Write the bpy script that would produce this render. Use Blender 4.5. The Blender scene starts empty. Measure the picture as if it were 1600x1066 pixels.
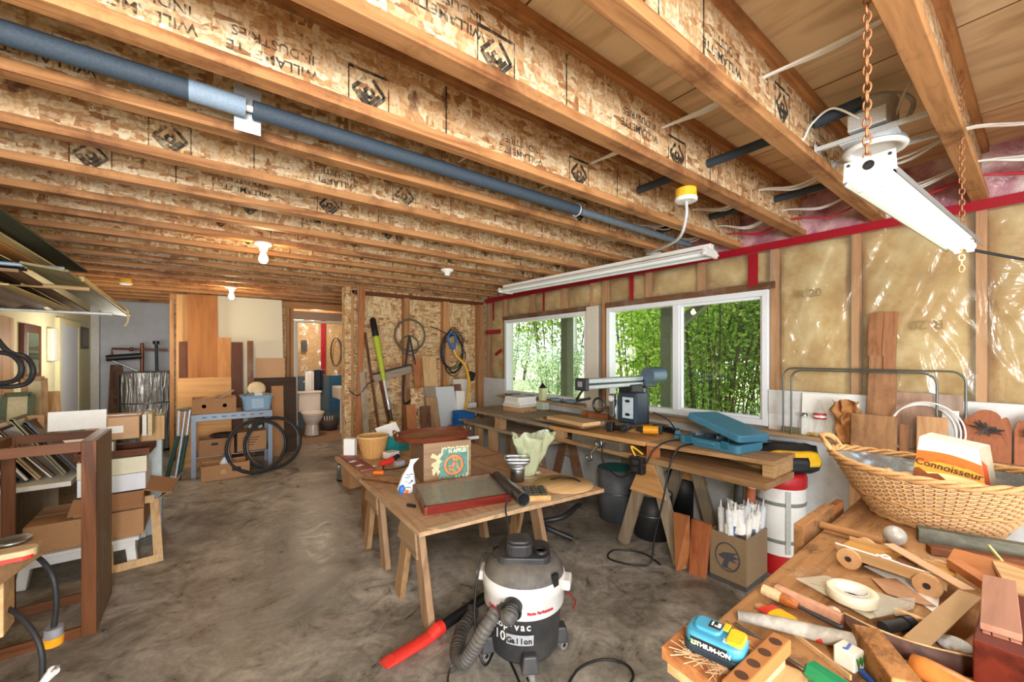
import bpy, math, random
import numpy as np
from mathutils import Vector, Matrix, Euler
random.seed(7); RNG = np.random.default_rng(7)
SC = bpy.context.scene; COL = SC.collection
R = math.radians

# ------------------------------------------------------------ camera, world, big lights, exposure
CAM_H, FOC, HEAD = 1.42, 635.0, R(37.2)
cam = bpy.data.objects.new('camera', bpy.data.cameras.new('camera')); COL.objects.link(cam)
cam.location = (0, 0, CAM_H); cam.rotation_euler = (R(90), 0, -HEAD)
cam.data.sensor_width = 36.0; cam.data.lens = 36.0 * FOC / 1600.0
cam.data.shift_y = 23.0 / 1600.0; cam.data.clip_start = 0.02; cam.data.clip_end = 200
SC.camera = cam
SC.view_settings.view_transform = 'Standard'; SC.view_settings.look = 'None'
SC.view_settings.gamma = 1.0; SC.view_settings.exposure = 0.8; SC.view_settings.use_curve_mapping = False
w = bpy.data.worlds.new('sky'); SC.world = w; w.use_nodes = True
wn = w.node_tree; bg = wn.nodes['Background']
bg.inputs['Color'].default_value = (0.86, 0.93, 1.0, 1); bg.inputs['Strength'].default_value = 1.35
SC.cycles.max_bounces = 6; SC.cycles.diffuse_bounces = 4; SC.cycles.glossy_bounces = 3
SC.cycles.transmission_bounces = 4; SC.cycles.transparent_max_bounces = 12; SC.cycles.caustics_reflective = False
SC.cycles.caustics_refractive = False; SC.cycles.sample_clamp_indirect = 4.0

def lamp(name, kind, loc, energy, color=(1, 1, 1), size=None, rot=None, target=None, size_y=None, parent=None):
    l = bpy.data.lights.new(name, kind); l.energy = energy; l.color = color
    if kind == 'AREA':
        l.shape = 'RECTANGLE'; l.size = size; l.size_y = size_y or size
    elif kind == 'POINT': l.shadow_soft_size = size or 0.03
    elif kind == 'SUN': l.angle = size or 0.01
    o = bpy.data.objects.new(name, l); COL.objects.link(o); o.location = loc
    if target is not None:
        o.rotation_euler = (Vector(target) - Vector(loc)).to_track_quat('-Z', 'Y').to_euler()
    elif rot is not None: o.rotation_euler = rot
    if parent: o.parent = parent
    return o
lamp('sun', 'SUN', (8, 6, 12), 3.6, (1.0, 0.95, 0.84), 0.02, target=(5.5, 4.2, 0))
lamp('photo_flash', 'AREA', (-0.3, -0.45, 1.76), 26, (1.0, 0.98, 0.96), 0.3, target=(1.3, 4.0, 2.0))
lamp('alcove_fill_light', 'POINT', (-0.75, 6.3, 1.5), 14, (1.0, 0.96, 0.84), 0.15)  # added point lamp, stands in for an unseen window on the left
# added area lamp behind the camera, in place of unseen daylight
lamp('rear_fill_light', 'AREA', (-0.5, -2.3, 1.25), 128, (0.97, 0.98, 1.0), 2.2, target=(1.2, 3.5, 1.55), size_y=1.5)

# ------------------------------------------------------------ survey helpers: where a sight line meets a real plane
_s, _c = math.sin(HEAD), math.cos(HEAD)
def _ray(px, py):
    r = (px - 800.0) / FOC
    return Vector((_s + _c * r, _c - _s * r, (556.0 - py) / FOC))
def at_z(px, py, z):
    d = _ray(px, py); return Vector((0, 0, CAM_H)) + d * ((z - CAM_H) / d.z)
def at_x(px, py, x):
    d = _ray(px, py); return Vector((0, 0, CAM_H)) + d * (x / d.x)
def at_y(px, py, y):
    d = _ray(px, py); return Vector((0, 0, CAM_H)) + d * (y / d.y)

# ------------------------------------------------------------ mesh builder
class MB:
    def __init__(s): s.v = []; s.f = []; s.sm = []
    def add(s, vs, fs, smooth=False, mtx=None):
        b = len(s.v)
        for p in vs:
            p = Vector(p); s.v.append(mtx @ p if mtx else p)
        for f in fs: s.f.append(tuple(i + b for i in f)); s.sm.append(smooth)
        return s
    def box(s, c, size, rot=None, taper=1.0):
        x, y, z = size[0] / 2, size[1] / 2, size[2] / 2; k = taper
        vs = [(-x, -y, -z), (x, -y, -z), (x, y, -z), (-x, y, -z), (-x*k, -y*k, z), (x*k, -y*k, z), (x*k, y*k, z), (-x*k, y*k, z)]
        fs = [(0, 3, 2, 1), (4, 5, 6, 7), (0, 1, 5, 4), (1, 2, 6, 5), (2, 3, 7, 6), (3, 0, 4, 7)]
        m = Matrix.Translation(Vector(c))
        if rot is not None: m = m @ Euler([R(a) for a in rot]).to_matrix().to_4x4()
        return s.add(vs, fs, False, m)
    def bb(s, x0, x1, y0, y1, z0, z1):
        return s.box(((x0+x1)/2, (y0+y1)/2, (z0+z1)/2), (abs(x1-x0), abs(y1-y0), abs(z1-z0)))
    def bar(s, a, b, wdt, thk, side=(0, 0, 1)):
        """board from a to b; width lies along `side`, thickness across it"""
        a, b = Vector(a), Vector(b); d = (b - a); L = d.length; d.normalize()
        sd = Vector(side); sd = sd - d * sd.dot(d)
        if sd.length < 1e-6: sd = d.orthogonal()
        sd.normalize(); n = d.cross(sd)
        m = Matrix((d, sd, n)).transposed().to_4x4(); m.translation = (a + b) / 2
        x, y, z = L / 2, wdt / 2, thk / 2
        vs = [(-x, -y, -z), (x, -y, -z), (x, y, -z), (-x, y, -z), (-x, -y, z), (x, -y, z), (x, y, z), (-x, y, z)]
        fs = [(0, 3, 2, 1), (4, 5, 6, 7), (0, 1, 5, 4), (1, 2, 6, 5), (2, 3, 7, 6), (3, 0, 4, 7)]
        return s.add(vs, fs, False, m)
    def tube(s, pts, r, n=8, closed=False, caps=True, flat=1.0):
        pts = [Vector(p) for p in pts]; N = len(pts)
        rs = r if isinstance(r, (list, tuple)) else [r] * N
        vs = []; up = None
        for i in range(N):
            if closed: t = pts[(i + 1) % N] - pts[i - 1]
            else: t = pts[min(i + 1, N - 1)] - pts[max(i - 1, 0)]
            if t.length < 1e-9: t = Vector((0, 0, 1))
            t.normalize()
            if up is None:
                up = t.orthogonal() if abs(t.z) > .9 else Vector((0, 0, 1)) - t * t.z
            u = up - t * up.dot(t)
            if u.length < 1e-6: u = t.orthogonal()
            u.normalize(); up = u; v = t.cross(u)
            for k in range(n):
                a = 2 * math.pi * k / n
                vs.append(pts[i] + (u * math.cos(a) * flat + v * math.sin(a)) * rs[i])
        fs = []
        for i in range(N if closed else N - 1):
            j = (i + 1) % N
            for k in range(n):
                l = (k + 1) % n; fs.append((i*n+k, i*n+l, j*n+l, j*n+k))
        s.add(vs, fs, True)
        if caps and not closed:
            s.add(vs[:n], [tuple(range(n))[::-1]]); s.add(vs[-n:], [tuple(range(n))])
        return s
    def cyl(s, a, b, r, r2=None, n=16, caps=True):
        a, b = Vector(a), Vector(b); return s.tube([a, b], [r, r if r2 is None else r2], n, caps=caps)
    def lathe(s, prof, n=24, c=(0, 0, 0), mtx=None, sx=1, sy=1):
        vs = []
        for (r, z) in prof:
            for k in range(n):
                a = 2 * math.pi * k / n; vs.append((c[0] + r * sx * math.cos(a), c[1] + r * sy * math.sin(a), c[2] + z))
        fs = []
        for i in range(len(prof) - 1):
            for k in range(n):
                l = (k + 1) % n; fs.append((i*n+k, i*n+l, (i+1)*n+l, (i+1)*n+k))
        s.add(vs, fs, True, mtx)
        m = len(prof) - 1
        if prof[0][0] > 1e-5: s.add(vs[:n], [tuple(range(n))[::-1]], False, mtx)
        if prof[m][0] > 1e-5: s.add(vs[m*n:], [tuple(range(n))], False, mtx)
        return s
    def prism(s, poly, z0, z1):
        n = len(poly)
        ar = sum(poly[i][0]*poly[(i+1) % n][1] - poly[(i+1) % n][0]*poly[i][1] for i in range(n))
        if ar < 0: poly = poly[::-1]
        vs = [(p[0], p[1], z0) for p in poly] + [(p[0], p[1], z1) for p in poly]
        fs = [tuple(range(n))[::-1], tuple(range(n, 2*n))] + [(i, (i+1) % n, n+(i+1) % n, n+i) for i in range(n)]
        return s.add(vs, fs)
    def plate(s, pts, thk, nrm):
        """thick plate from a planar outline in 3-D; grows by thk along nrm"""
        pts = [Vector(p) for p in pts]; n = len(pts); nr = Vector(nrm).normalized()
        c = Vector((0, 0, 0))
        for i in range(n): c += pts[i].cross(pts[(i+1) % n])
        if c.dot(nr) < 0: pts = pts[::-1]
        vs = pts + [p + nr * thk for p in pts]
        fs = [tuple(range(n))[::-1], tuple(range(n, 2*n))] + [(i, (i+1) % n, n+(i+1) % n, n+i) for i in range(n)]
        return s.add(vs, fs)
    def ball(s, c, r, sc=(1, 1, 1), n=16, m=10, mtx=None):
        prof = [(max(1e-6, r * math.sin(math.pi * i / m)), -r * math.cos(math.pi * i / m)) for i in range(m + 1)]
        mm = Matrix.Translation(Vector(c)) @ (mtx or Matrix()) @ Matrix.Diagonal((sc[0], sc[1], sc[2], 1))
        return s.lathe(prof, n, mtx=mm)
    def sheet(s, fn, nu, nv, smooth=True):
        vs = [fn(i / nu, j / nv) for j in range(nv + 1) for i in range(nu + 1)]
        fs = [(j*(nu+1)+i, j*(nu+1)+i+1, (j+1)*(nu+1)+i+1, (j+1)*(nu+1)+i) for j in range(nv) for i in range(nu)]
        return s.add(vs, fs, smooth)
    def move(s, mtx):
        s.v = [mtx @ p for p in s.v]; return s
    def obj(s, name, m, parent=None, bev=0.0, world=False, label=None, cat=None, group=None, kind=None, solid=0.0, sub=0):
        off = Vector((0, 0, 0))
        if parent is None and s.v and kind is None:
            xs = [p.x for p in s.v]; ys = [p.y for p in s.v]
            off = Vector(((min(xs)+max(xs))/2, (min(ys)+max(ys))/2, min(p.z for p in s.v)))
        if parent is not None and world:
            inv = thing_matrix(parent).inverted(); vs = [inv @ p for p in s.v]
        else: vs = [p - off for p in s.v]
        me = bpy.data.meshes.new(name); me.from_pydata([tuple(p) for p in vs], [], s.f); me.update()
        me.polygons.foreach_set('use_smooth', s.sm)
        me.materials.append(m)
        o = bpy.data.objects.new(name, me); COL.objects.link(o)
        if parent is not None: o.parent = parent
        else: o.location = off
        if bev:
            b = o.modifiers.new('edges', 'BEVEL'); b.width = bev; b.segments = 2; b.limit_method = 'ANGLE'; b.angle_limit = R(40)
        if solid:
            q = o.modifiers.new('shell', 'SOLIDIFY'); q.thickness = solid; q.offset = 0
        if sub:
            q = o.modifiers.new('smooth', 'SUBSURF'); q.levels = sub; q.render_levels = sub
        tag(o, label, cat, group, kind)
        return o
def tag(o, label=None, cat=None, group=None, kind=None):
    if label: o['label'] = label
    if cat: o['category'] = cat
    if group: o['group'] = group
    if kind: o['kind'] = kind
    return o
def thing_matrix(o):
    m = Matrix.Translation(o.location) @ o.rotation_euler.to_matrix().to_4x4()
    return (thing_matrix(o.parent) @ m) if o.parent else m
def thing(name, label, cat, loc=(0, 0, 0), rz=0.0, group=None):
    o = bpy.data.objects.new(name, None); COL.objects.link(o); o.empty_display_size = .1
    o.location = loc; o.rotation_euler = (0, 0, R(rz)); return tag(o, label, cat, group)
def text(body, size, p, xd, yd, m, parent=None, name='lettering', ext=0.0006, align='CENTER', world=True, squash=1.0, bold=0.0):
    cu = bpy.data.curves.new(name, 'FONT'); cu.body = body; cu.size = size; cu.extrude = ext
    cu.align_x = align; cu.align_y = 'CENTER'; cu.offset = bold; cu.resolution_u = 3
    cu.materials.append(m)
    o = bpy.data.objects.new(name, cu); COL.objects.link(o)
    xd = Vector(xd).normalized(); yd = Vector(yd); yd = (yd - xd * yd.dot(xd)).normalized(); n = xd.cross(yd)
    mm = Matrix((xd * squash, yd, n)).transposed().to_4x4(); mm.translation = Vector(p) + n * 0.0008
    if parent is not None:
        o.parent = parent
        if world: mm = thing_matrix(parent).inverted() @ mm
    o.matrix_local = mm
    return o
def catmull(pts, k=8, closed=False):
    pts = [Vector(p) for p in pts]; n = len(pts); out = []
    for i in range(n if closed else n - 1):
        if closed: a, b, c, d = pts[i-1], pts[i], pts[(i+1) % n], pts[(i+2) % n]
        else: a, b, c, d = pts[max(i-1, 0)], pts[i], pts[i+1], pts[min(i+2, n-1)]
        for j in range(k):
            t = j / k
            out.append(.5 * ((2*b) + (c-a)*t + (2*a-5*b+4*c-d)*t*t + (3*b-a-3*c+d)*t**3))
    if not closed: out.append(pts[-1])
    return out
def ring(c, r, n=40, u=(1, 0, 0), v=(0, 0, 1), r2=None):
    c, u, v = Vector(c), Vector(u).normalized(), Vector(v).normalized(); r2 = r2 or r
    return [c + u * r * math.cos(2*math.pi*i/n) + v * r2 * math.sin(2*math.pi*i/n) for i in range(n)]
def rounded(w_, h_, r, k=5):
    out = []
    for (cx, cy, a0) in ((w_/2-r, h_/2-r, 0), (-w_/2+r, h_/2-r, 90), (-w_/2+r, -h_/2+r, 180), (w_/2-r, -h_/2+r, 270)):
        for i in range(k + 1):
            a = R(a0 + 90 * i / k); out.append((cx + r*math.cos(a), cy + r*math.sin(a)))
    return out

# ------------------------------------------------------------ materials
def lin(h):
    h = h.lstrip('#'); c = [int(h[i:i+2], 16) / 255 for i in (0, 2, 4)]
    return tuple((x / 12.92 if x <= .04045 else ((x + .055) / 1.055) ** 2.4) for x in c) + (1,)
class NT:
    def __init__(s, name):
        s.m = bpy.data.materials.new(name); s.m.use_nodes = True; s.t = s.m.node_tree
        s.b = s.t.nodes['Principled BSDF']; s.out = s.t.nodes['Material Output']
    def n(s, typ, **kw):
        q = s.t.nodes.new(typ)
        for k, v in kw.items():
            if k.startswith('i_'):
                key = k[2:].replace('_', ' ')
                q.inputs[int(key) if key.isdigit() else key].default_value = v
            else: setattr(q, k, v)
        return q
    def l(s, a, b): s.t.links.new(a, b)
    def ramp(s, fac, stops, interp='LINEAR'):
        q = s.n('ShaderNodeValToRGB'); q.color_ramp.interpolation = interp
        e = q.color_ramp.elements
        while len(e) < len(stops): e.new(0.5)
        for i, (p, c) in enumerate(stops): e[i].position = p; e[i].color = c if not isinstance(c, str) else lin(c)
        s.l(fac, q.inputs['Fac']); return q
    def coords(s, scale=(1, 1, 1), rot=(0, 0, 0), rand=True):
        tc = s.n('ShaderNodeTexCoord'); mp = s.n('ShaderNodeMapping')
        mp.inputs['Scale'].default_value = scale; mp.inputs['Rotation'].default_value = rot
        if rand:
            oi = s.n('ShaderNodeObjectInfo'); ml = s.n('ShaderNodeMath', operation='MULTIPLY', i_1=37.0)
            s.l(oi.outputs['Random'], ml.inputs[0]); ad = s.n('ShaderNodeVectorMath', operation='ADD')
            s.l(tc.outputs['Object'], ad.inputs[0]); s.l(ml.outputs[0], ad.inputs[1]); s.l(ad.outputs[0], mp.inputs['Vector'])
        else: s.l(tc.outputs['Object'], mp.inputs['Vector'])
        return mp.outputs['Vector']
    def mix(s, a, b, fac, blend='MIX'):
        q = s.n('ShaderNodeMix', data_type='RGBA', blend_type=blend)
        for v, i in ((fac, 0), (a, 6), (b, 7)):
            if hasattr(v, 'is_linked'): s.l(v, q.inputs[i])
            else: q.inputs[i].default_value = lin(v) if isinstance(v, str) else v
        return q.outputs[2]
    def bump(s, h, strength=.3, dist=.01):
        q = s.n('ShaderNodeBump'); q.inputs['Strength'].default_value = strength; q.inputs['Distance'].default_value = dist
        s.l(h, q.inputs['Height']); s.l(q.outputs[0], s.b.inputs['Normal']); return q
_cache = {}
def mat(col, rough=.55, metal=0.0, var=.12, scale=9.0, bump=0.0, dirt=None, alpha=1.0, trans=0.0, coat=0.0):
    key = ('m', col, rough, metal, var, scale, bump, dirt, alpha, trans, coat)
    if key in _cache: return _cache[key]
    q = NT('plain_' + col.strip('#')); c = lin(col)
    v = q.coords((scale,) * 3); no = q.n('ShaderNodeTexNoise', i_Detail=5.0, i_Roughness=.6); q.l(v, no.inputs['Vector'])
    lo = tuple(x * (1 - var) for x in c[:3]) + (1,); hi = tuple(min(1, x * (1 + var)) for x in c[:3]) + (1,)
    rp = q.ramp(no.outputs['Fac'], [(.3, lo), (.7, hi)]); o = rp.outputs['Color']
    if dirt:
        n2 = q.n('ShaderNodeTexNoise', i_Scale=2.3, i_Detail=8.0, i_Roughness=.7); q.l(q.coords((2, 2, 2)), n2.inputs['Vector'])
        r2 = q.ramp(n2.outputs['Fac'], [(.45, (0, 0, 0, 1)), (.68, (1, 1, 1, 1))]); o = q.mix(o, dirt, r2.outputs['Color'])
    q.l(o, q.b.inputs['Base Color']); q.b.inputs['Roughness'].default_value = rough; q.b.inputs['Metallic'].default_value = metal
    q.b.inputs['Alpha'].default_value = alpha; q.b.inputs['Transmission Weight'].default_value = trans
    q.b.inputs['Coat Weight'].default_value = coat
    if bump: q.bump(no.outputs['Fac'], bump, .004)
    _cache[key] = q.m; return q.m
def soft(h, f=.06):
    c = lin(h); g = .3*c[0] + .55*c[1] + .15*c[2]; return tuple(x*(1-f) + g*f for x in c[:3]) + (1,)
def wood(a, b, axis='X', rough=.6, scale=14.0, stain=None, seam=0):
    key = ('w', a, b, axis, rough, scale, stain, seam)
    if key in _cache: return _cache[key]
    q = NT('wood_' + axis + a.strip('#')); a, b = soft(a), soft(b)
    st = {'X': (.07, 1, 1), 'Y': (1, .07, 1), 'Z': (1, 1, .07)}[axis]
    v = q.coords(tuple(x * scale for x in st))
    no = q.n('ShaderNodeTexNoise', i_Scale=1.0, i_Detail=6.0, i_Roughness=.62, i_Distortion=.9); q.l(v, no.inputs['Vector'])
    n2 = q.n('ShaderNodeTexNoise', i_Scale=4.0, i_Detail=3.0); q.l(v, n2.inputs['Vector'])
    o = q.ramp(no.outputs['Fac'], [(.28, b), (.5, a), (.72, a)]).outputs['Color']
    f = q.ramp(n2.outputs['Fac'], [(.35, (.72, .72, .72, 1)), (.6, (1, 1, 1, 1))]).outputs['Color']
    o = q.mix(o, f, .55, 'MULTIPLY')
    oi = q.n('ShaderNodeObjectInfo'); mr = q.n('ShaderNodeMapRange', i_3=.82, i_4=1.14); q.l(oi.outputs['Random'], mr.inputs[0])
    o = q.mix(o, mr.outputs[0], 1.0, 'MULTIPLY')
    if stain:
        n3 = q.n('ShaderNodeTexNoise', i_Scale=3.2, i_Detail=7.0, i_Roughness=.7); q.l(q.coords(), n3.inputs['Vector'])
        o = q.mix(o, stain, q.ramp(n3.outputs['Fac'], [(.5, (0, 0, 0, 1)), (.68, (.85, .85, .85, 1))]).outputs['Color'])
    q.l(o, q.b.inputs['Base Color']); q.b.inputs['Roughness'].default_value = rough; q.b.inputs['Specular IOR Level'].default_value = .22
    q.bump(n2.outputs['Fac'], .15, .003)
    _cache[key] = q.m; return q.m
def osb(name, tones, axis='Y', scale=11.0):
    q = NT(name); tot = None; hgt = None
    for i, (ang, st, f) in enumerate(((28, (1, .30, 1), 1), (-38, (.27, 1, 1), .5), (75, (1, .24, 1), .45), (-70, (.33, 1, 1), .4))):
        rot = {'Y': (0, R(ang), 0), 'Z': (0, 0, R(ang)), 'X': (R(ang), 0, 0)}[axis]
        sc = {'Y': (st[0], 1, st[1]), 'Z': (st[0], st[1], 1), 'X': (1, st[0], st[1])}[axis]
        v = q.coords(tuple(x * scale * (1 + .35 * i) for x in sc), rot)
        nz = q.n('ShaderNodeTexNoise', i_Scale=4.0, i_Detail=2.0); q.l(v, nz.inputs['Vector'])
        ad = q.n('ShaderNodeVectorMath', operation='MULTIPLY_ADD'); ad.inputs[1].default_value = (.22,) * 3
        q.l(nz.outputs['Color'], ad.inputs[0]); q.l(v, ad.inputs[2])
        vo = q.n('ShaderNodeTexVoronoi', i_Scale=2.0); q.l(ad.outputs[0], vo.inputs['Vector'])
        sp = q.n('ShaderNodeSeparateColor'); q.l(vo.outputs['Color'], sp.inputs[0])
        rp = q.ramp(sp.outputs[0], [(0, tones[0]), (.16, tones[1]), (.5, tones[2]), (.82, tones[3]), (1, tones[4])]).outputs['Color']
        if tot is None: tot = rp; hgt = vo.outputs['Distance']
        else:
            st_ = q.ramp(sp.outputs[1], [(.58, (0, 0, 0, 1)), (.62, (1, 1, 1, 1))]).outputs['Color']
            tot = q.mix(tot, rp, st_)
    fn = q.n('ShaderNodeTexNoise', i_Scale=70.0, i_Detail=4.0); q.l(q.coords(), fn.inputs['Vector'])
    tot = q.mix(tot, q.ramp(fn.outputs['Fac'], [(.36, (.62, .55, .48, 1)), (.52, (1, 1, 1, 1))]).outputs['Color'], .75, 'MULTIPLY')
    dn = q.n('ShaderNodeTexNoise', i_Scale=7.0, i_Detail=3.0); q.l(q.coords((1, 1, .45)), dn.inputs['Vector'])
    tot = q.mix(tot, '#5a3024', q.ramp(dn.outputs['Fac'], [(.69, (0, 0, 0, 1)), (.73, (.75, .75, .75, 1))]).outputs['Color'])
    q.l(tot, q.b.inputs['Base Color']); q.b.inputs['Roughness'].default_value = .7
    q.bump(hgt, .25, .004); return q.m
def emit(name, col, strength):
    q = NT(name); q.b.inputs['Base Color'].default_value = (.9, .9, .9, 1)
    q.b.inputs['Emission Color'].default_value = lin(col); q.b.inputs['Emission Strength'].default_value = strength; return q.m
def film(name, col, alpha, rough=.12, bumpscale=6.0, bump=.4, gloss=.0):
    q = NT(name)
    no = q.n('ShaderNodeTexNoise', i_Scale=bumpscale, i_Detail=4.0, i_Distortion=1.2); q.l(q.coords((1, 1, .45)), no.inputs['Vector'])
    bp = q.bump(no.outputs['Fac'], bump, .05)
    q.b.inputs['Base Color'].default_value = lin(col); q.b.inputs['Roughness'].default_value = rough
    if not gloss:
        q.b.inputs['Alpha'].default_value = alpha; q.b.inputs['Specular IOR Level'].default_value = .9; return q.m
    tr = q.n('ShaderNodeBsdfTransparent'); df = q.n('ShaderNodeBsdfDiffuse'); gl = q.n('ShaderNodeBsdfGlossy'); gl.inputs['Roughness'].default_value = rough
    df.inputs[0].default_value = lin(col); q.l(bp.outputs[0], df.inputs['Normal']); q.l(bp.outputs[0], gl.inputs['Normal'])
    m1 = q.n('ShaderNodeMixShader'); m1.inputs[0].default_value = alpha; q.l(tr.outputs[0], m1.inputs[1]); q.l(df.outputs[0], m1.inputs[2])
    m2 = q.n('ShaderNodeMixShader'); m2.inputs[0].default_value = gloss; q.l(m1.outputs[0], m2.inputs[1]); q.l(gl.outputs[0], m2.inputs[2])
    q.l(m2.outputs[0], q.out.inputs['Surface']); return q.m
def glass(name, col='#ffffff', rough=0.0, alpha=.12):
    q = NT(name); q.b.inputs['Base Color'].default_value = lin(col); q.b.inputs['Roughness'].default_value = rough
    q.b.inputs['Alpha'].default_value = alpha; q.b.inputs['Specular IOR Level'].default_value = .6; return q.m

def worn(name, a, b, dark, pale, axis):
    q = NT(name); st = {'X': (.09, 1, 1), 'Y': (1, .09, 1)}[axis]
    no = q.n('ShaderNodeTexNoise', i_Scale=1.0, i_Detail=8.0, i_Roughness=.7, i_Distortion=1.0); q.l(q.coords(tuple(x*16 for x in st)), no.inputs['Vector'])
    o = q.ramp(no.outputs['Fac'], [(.3, b), (.52, a), (.7, a)]).outputs['Color']
    for sc, col, lo, hi, k in ((5.0, dark, .52, .66, .8), (9.0, pale, .56, .70, .55), (26.0, dark, .60, .68, .7)):
        n_ = q.n('ShaderNodeTexNoise', i_Scale=sc, i_Detail=9.0, i_Roughness=.75, i_Distortion=.6); q.l(q.coords((1, 1.6, 1)), n_.inputs['Vector'])
        o = q.mix(o, col, q.ramp(n_.outputs['Fac'], [(lo, (0, 0, 0, 1)), (hi, (k, k, k, 1))]).outputs['Color'])
    q.l(o, q.b.inputs['Base Color']); q.b.inputs['Roughness'].default_value = .7; q.b.inputs['Specular IOR Level'].default_value = .2
    q.bump(no.outputs['Fac'], .4, .004); return q.m
OSB_T = ('#99683f', '#c29566', '#d9b88c', '#ebd8b6', '#b07d50')
OSB_Y = osb('strand_board', OSB_T, 'Y', 15.0)
LVL = {a: wood('#bd8550', '#87502a', a, scale=22.0, stain='#633a24') for a in 'XYZ'}
STUDW = {a: wood('#c08a56', '#955c32', a) for a in 'XYZ'}
FIR = {a: wood('#bd9468', '#93693f', a) for a in 'XYZ'}
PINE = {a: wood('#d6ae78', '#b98a54', a) for a in 'XYZ'}
GREYWOOD = {a: wood('#ab9880', '#80705c', a, stain='#8f8678') for a in 'XYZ'}
CEDAR = {a: wood('#b97442', '#8d4c28', a) for a in 'XYZ'}
PLYWD = {a: wood('#cf9a5e', '#b07840', a, scale=7.0) for a in 'XYZ'}
DARKW = {a: wood('#6e3c1e', '#42210d', a, rough=.5) for a in 'XYZ'}
BROWNW = {a: wood('#80563a', '#573620', a, stain='#8d8070') for a in 'XYZ'}
KRAFT = mat('#b5875c', .8, var=.06); KRAFT2 = mat('#a87b55', .8, var=.06); KRAFT_PALE = mat('#c9a27c', .8, var=.05)
WHITE = mat('#e9e8e4', .5, var=.03); OFFW = mat('#dcd8cc', .6, var=.05); PAPER = mat('#f1f0ea', .75, var=.03)
BLACK = mat('#1c1c1e', .45, var=.2); RUBBER = mat('#242426', .6, var=.2); FOAM = mat('#34404c', .75, var=.25, scale=30)
STEEL = mat('#a9adb0', .35, 1.0, .1); ZINC = mat('#d3d8dc', .4, .45, .12, 25.0); DARKSTEEL = mat('#4c5054', .4, .8)
RED = mat('#b81c22', .4, var=.1); REDP = mat('#d8362c', .4, var=.08); YEL = mat('#eebb22', .45, var=.08)
def ink(name, col, lo, hi):
    q = NT(name); q.b.inputs['Base Color'].default_value = lin(col); q.b.inputs['Roughness'].default_value = .85
    no = q.n('ShaderNodeTexNoise', i_Scale=26.0, i_Detail=5.0, i_Roughness=.7); q.l(q.coords(), no.inputs['Vector'])
    q.l(q.ramp(no.outputs['Fac'], [(lo, (.05,)*3 + (1,)), (hi, (.85,)*3 + (1,))]).outputs['Color'], q.b.inputs['Alpha']); return q.m
INK = ink('stencil_ink', '#4a4038', .42, .66); INKB = ink('stamp_ink', '#37352f', .36, .6); BLACKINK = mat('#3a3632', .8); TEAL = mat('#2b8a8c', .5, var=.1)
# ------------------------------------------------------------ THE SETTING
from mathutils import noise as mnoise
XR, YF, YD, YB, XL, ZC = 3.30, 5.04, 7.10, 8.80, -1.35, 2.25
def struct(mb, name, m, parent=None, **k): return mb.obj(name, m, parent, kind='structure', **k)
# floor: worn, sealed concrete
q = NT('concrete'); v = q.coords((1, 1, 1), rand=False)
n1 = q.n('ShaderNodeTexNoise', i_Scale=1.3, i_Detail=9.0, i_Roughness=.68, i_Distortion=.8); q.l(v, n1.inputs['Vector'])
n2 = q.n('ShaderNodeTexNoise', i_Scale=5.5, i_Detail=8.0, i_Roughness=.72, i_Distortion=1.2); q.l(v, n2.inputs['Vector'])
n3 = q.n('ShaderNodeTexNoise', i_Scale=38.0, i_Detail=4.0); q.l(v, n3.inputs['Vector'])
o = q.ramp(n1.outputs['Fac'], [(.28, '#544e47'), (.42, '#857e74'), (.56, '#a8a196'), (.70, '#cbc5ba')]).outputs['Color']
o = q.mix(o, q.ramp(n2.outputs['Fac'], [(.34, (.32, .3, .27, 1)), (.5, (.85, .84, .82, 1)), (.66, (1.25, 1.22, 1.18, 1))]).outputs['Color'], .85, 'MULTIPLY')
o = q.mix(o, q.ramp(n3.outputs['Fac'], [(.38, (.75, .75, .75, 1)), (.55, (1, 1, 1, 1))]).outputs['Color'], .5, 'MULTIPLY')
q.l(o, q.b.inputs['Base Color']); q.l(q.ramp(n2.outputs['Fac'], [(.35, (.26,) * 3 + (1,)), (.65, (.55,) * 3 + (1,))]).outputs['Color'], q.b.inputs['Roughness'])
q.bump(n3.outputs['Fac'], .12, .003)
struct(MB().bb(XL - .1, XR + .2, -3.2, YB + .2, -.12, 0), 'floor', q.m)
WALLGREY = mat('#c9c9cc', .8, var=.05, scale=2); DRY = mat('#dfe0e0', .75, var=.03, scale=3, dirt='#c5c3be'); YELLOWWALL = mat('#e2dcb4', .8, var=.04, scale=3)  # the yellow wall colour carries warm window light
struct(MB().bb(XL - .1, XL, -2.6, YB, 0, 2.54), 'wall_left', YELLOWWALL)
struct(MB().bb(XL - .1, XR + .2, YB, YB + .1, 0, 2.54), 'wall_back', WALLGREY)
# subfloor overhead: plywood sheets of two tones
q = NT('subfloor'); v = q.coords((1, 1, 1), rand=False)
bk = q.n('ShaderNodeTexBrick', offset=.5); q.l(v, bk.inputs['Vector'])
for k_, val in (('Scale', 1.0), ('Mortar Size', .004), ('Brick Width', .82), ('Row Height', .61), ('Bias', 0.0)): bk.inputs[k_].default_value = val
bk.inputs['Color1'].default_value = lin('#f2ddb8'); bk.inputs['Color2'].default_value = lin('#dfae78'); bk.inputs['Mortar'].default_value = lin('#6b3f20')
mp = q.n('ShaderNodeMapping'); mp.inputs['Scale'].default_value = (9, 1.6, 1); q.l(v, mp.inputs['Vector'])
n1 = q.n('ShaderNodeTexNoise', i_Scale=1.0, i_Detail=6.0, i_Distortion=1.2); q.l(mp.outputs[0], n1.inputs['Vector'])
vo = q.n('ShaderNodeTexVoronoi', i_Scale=2.1); q.l(v, vo.inputs['Vector'])
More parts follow.
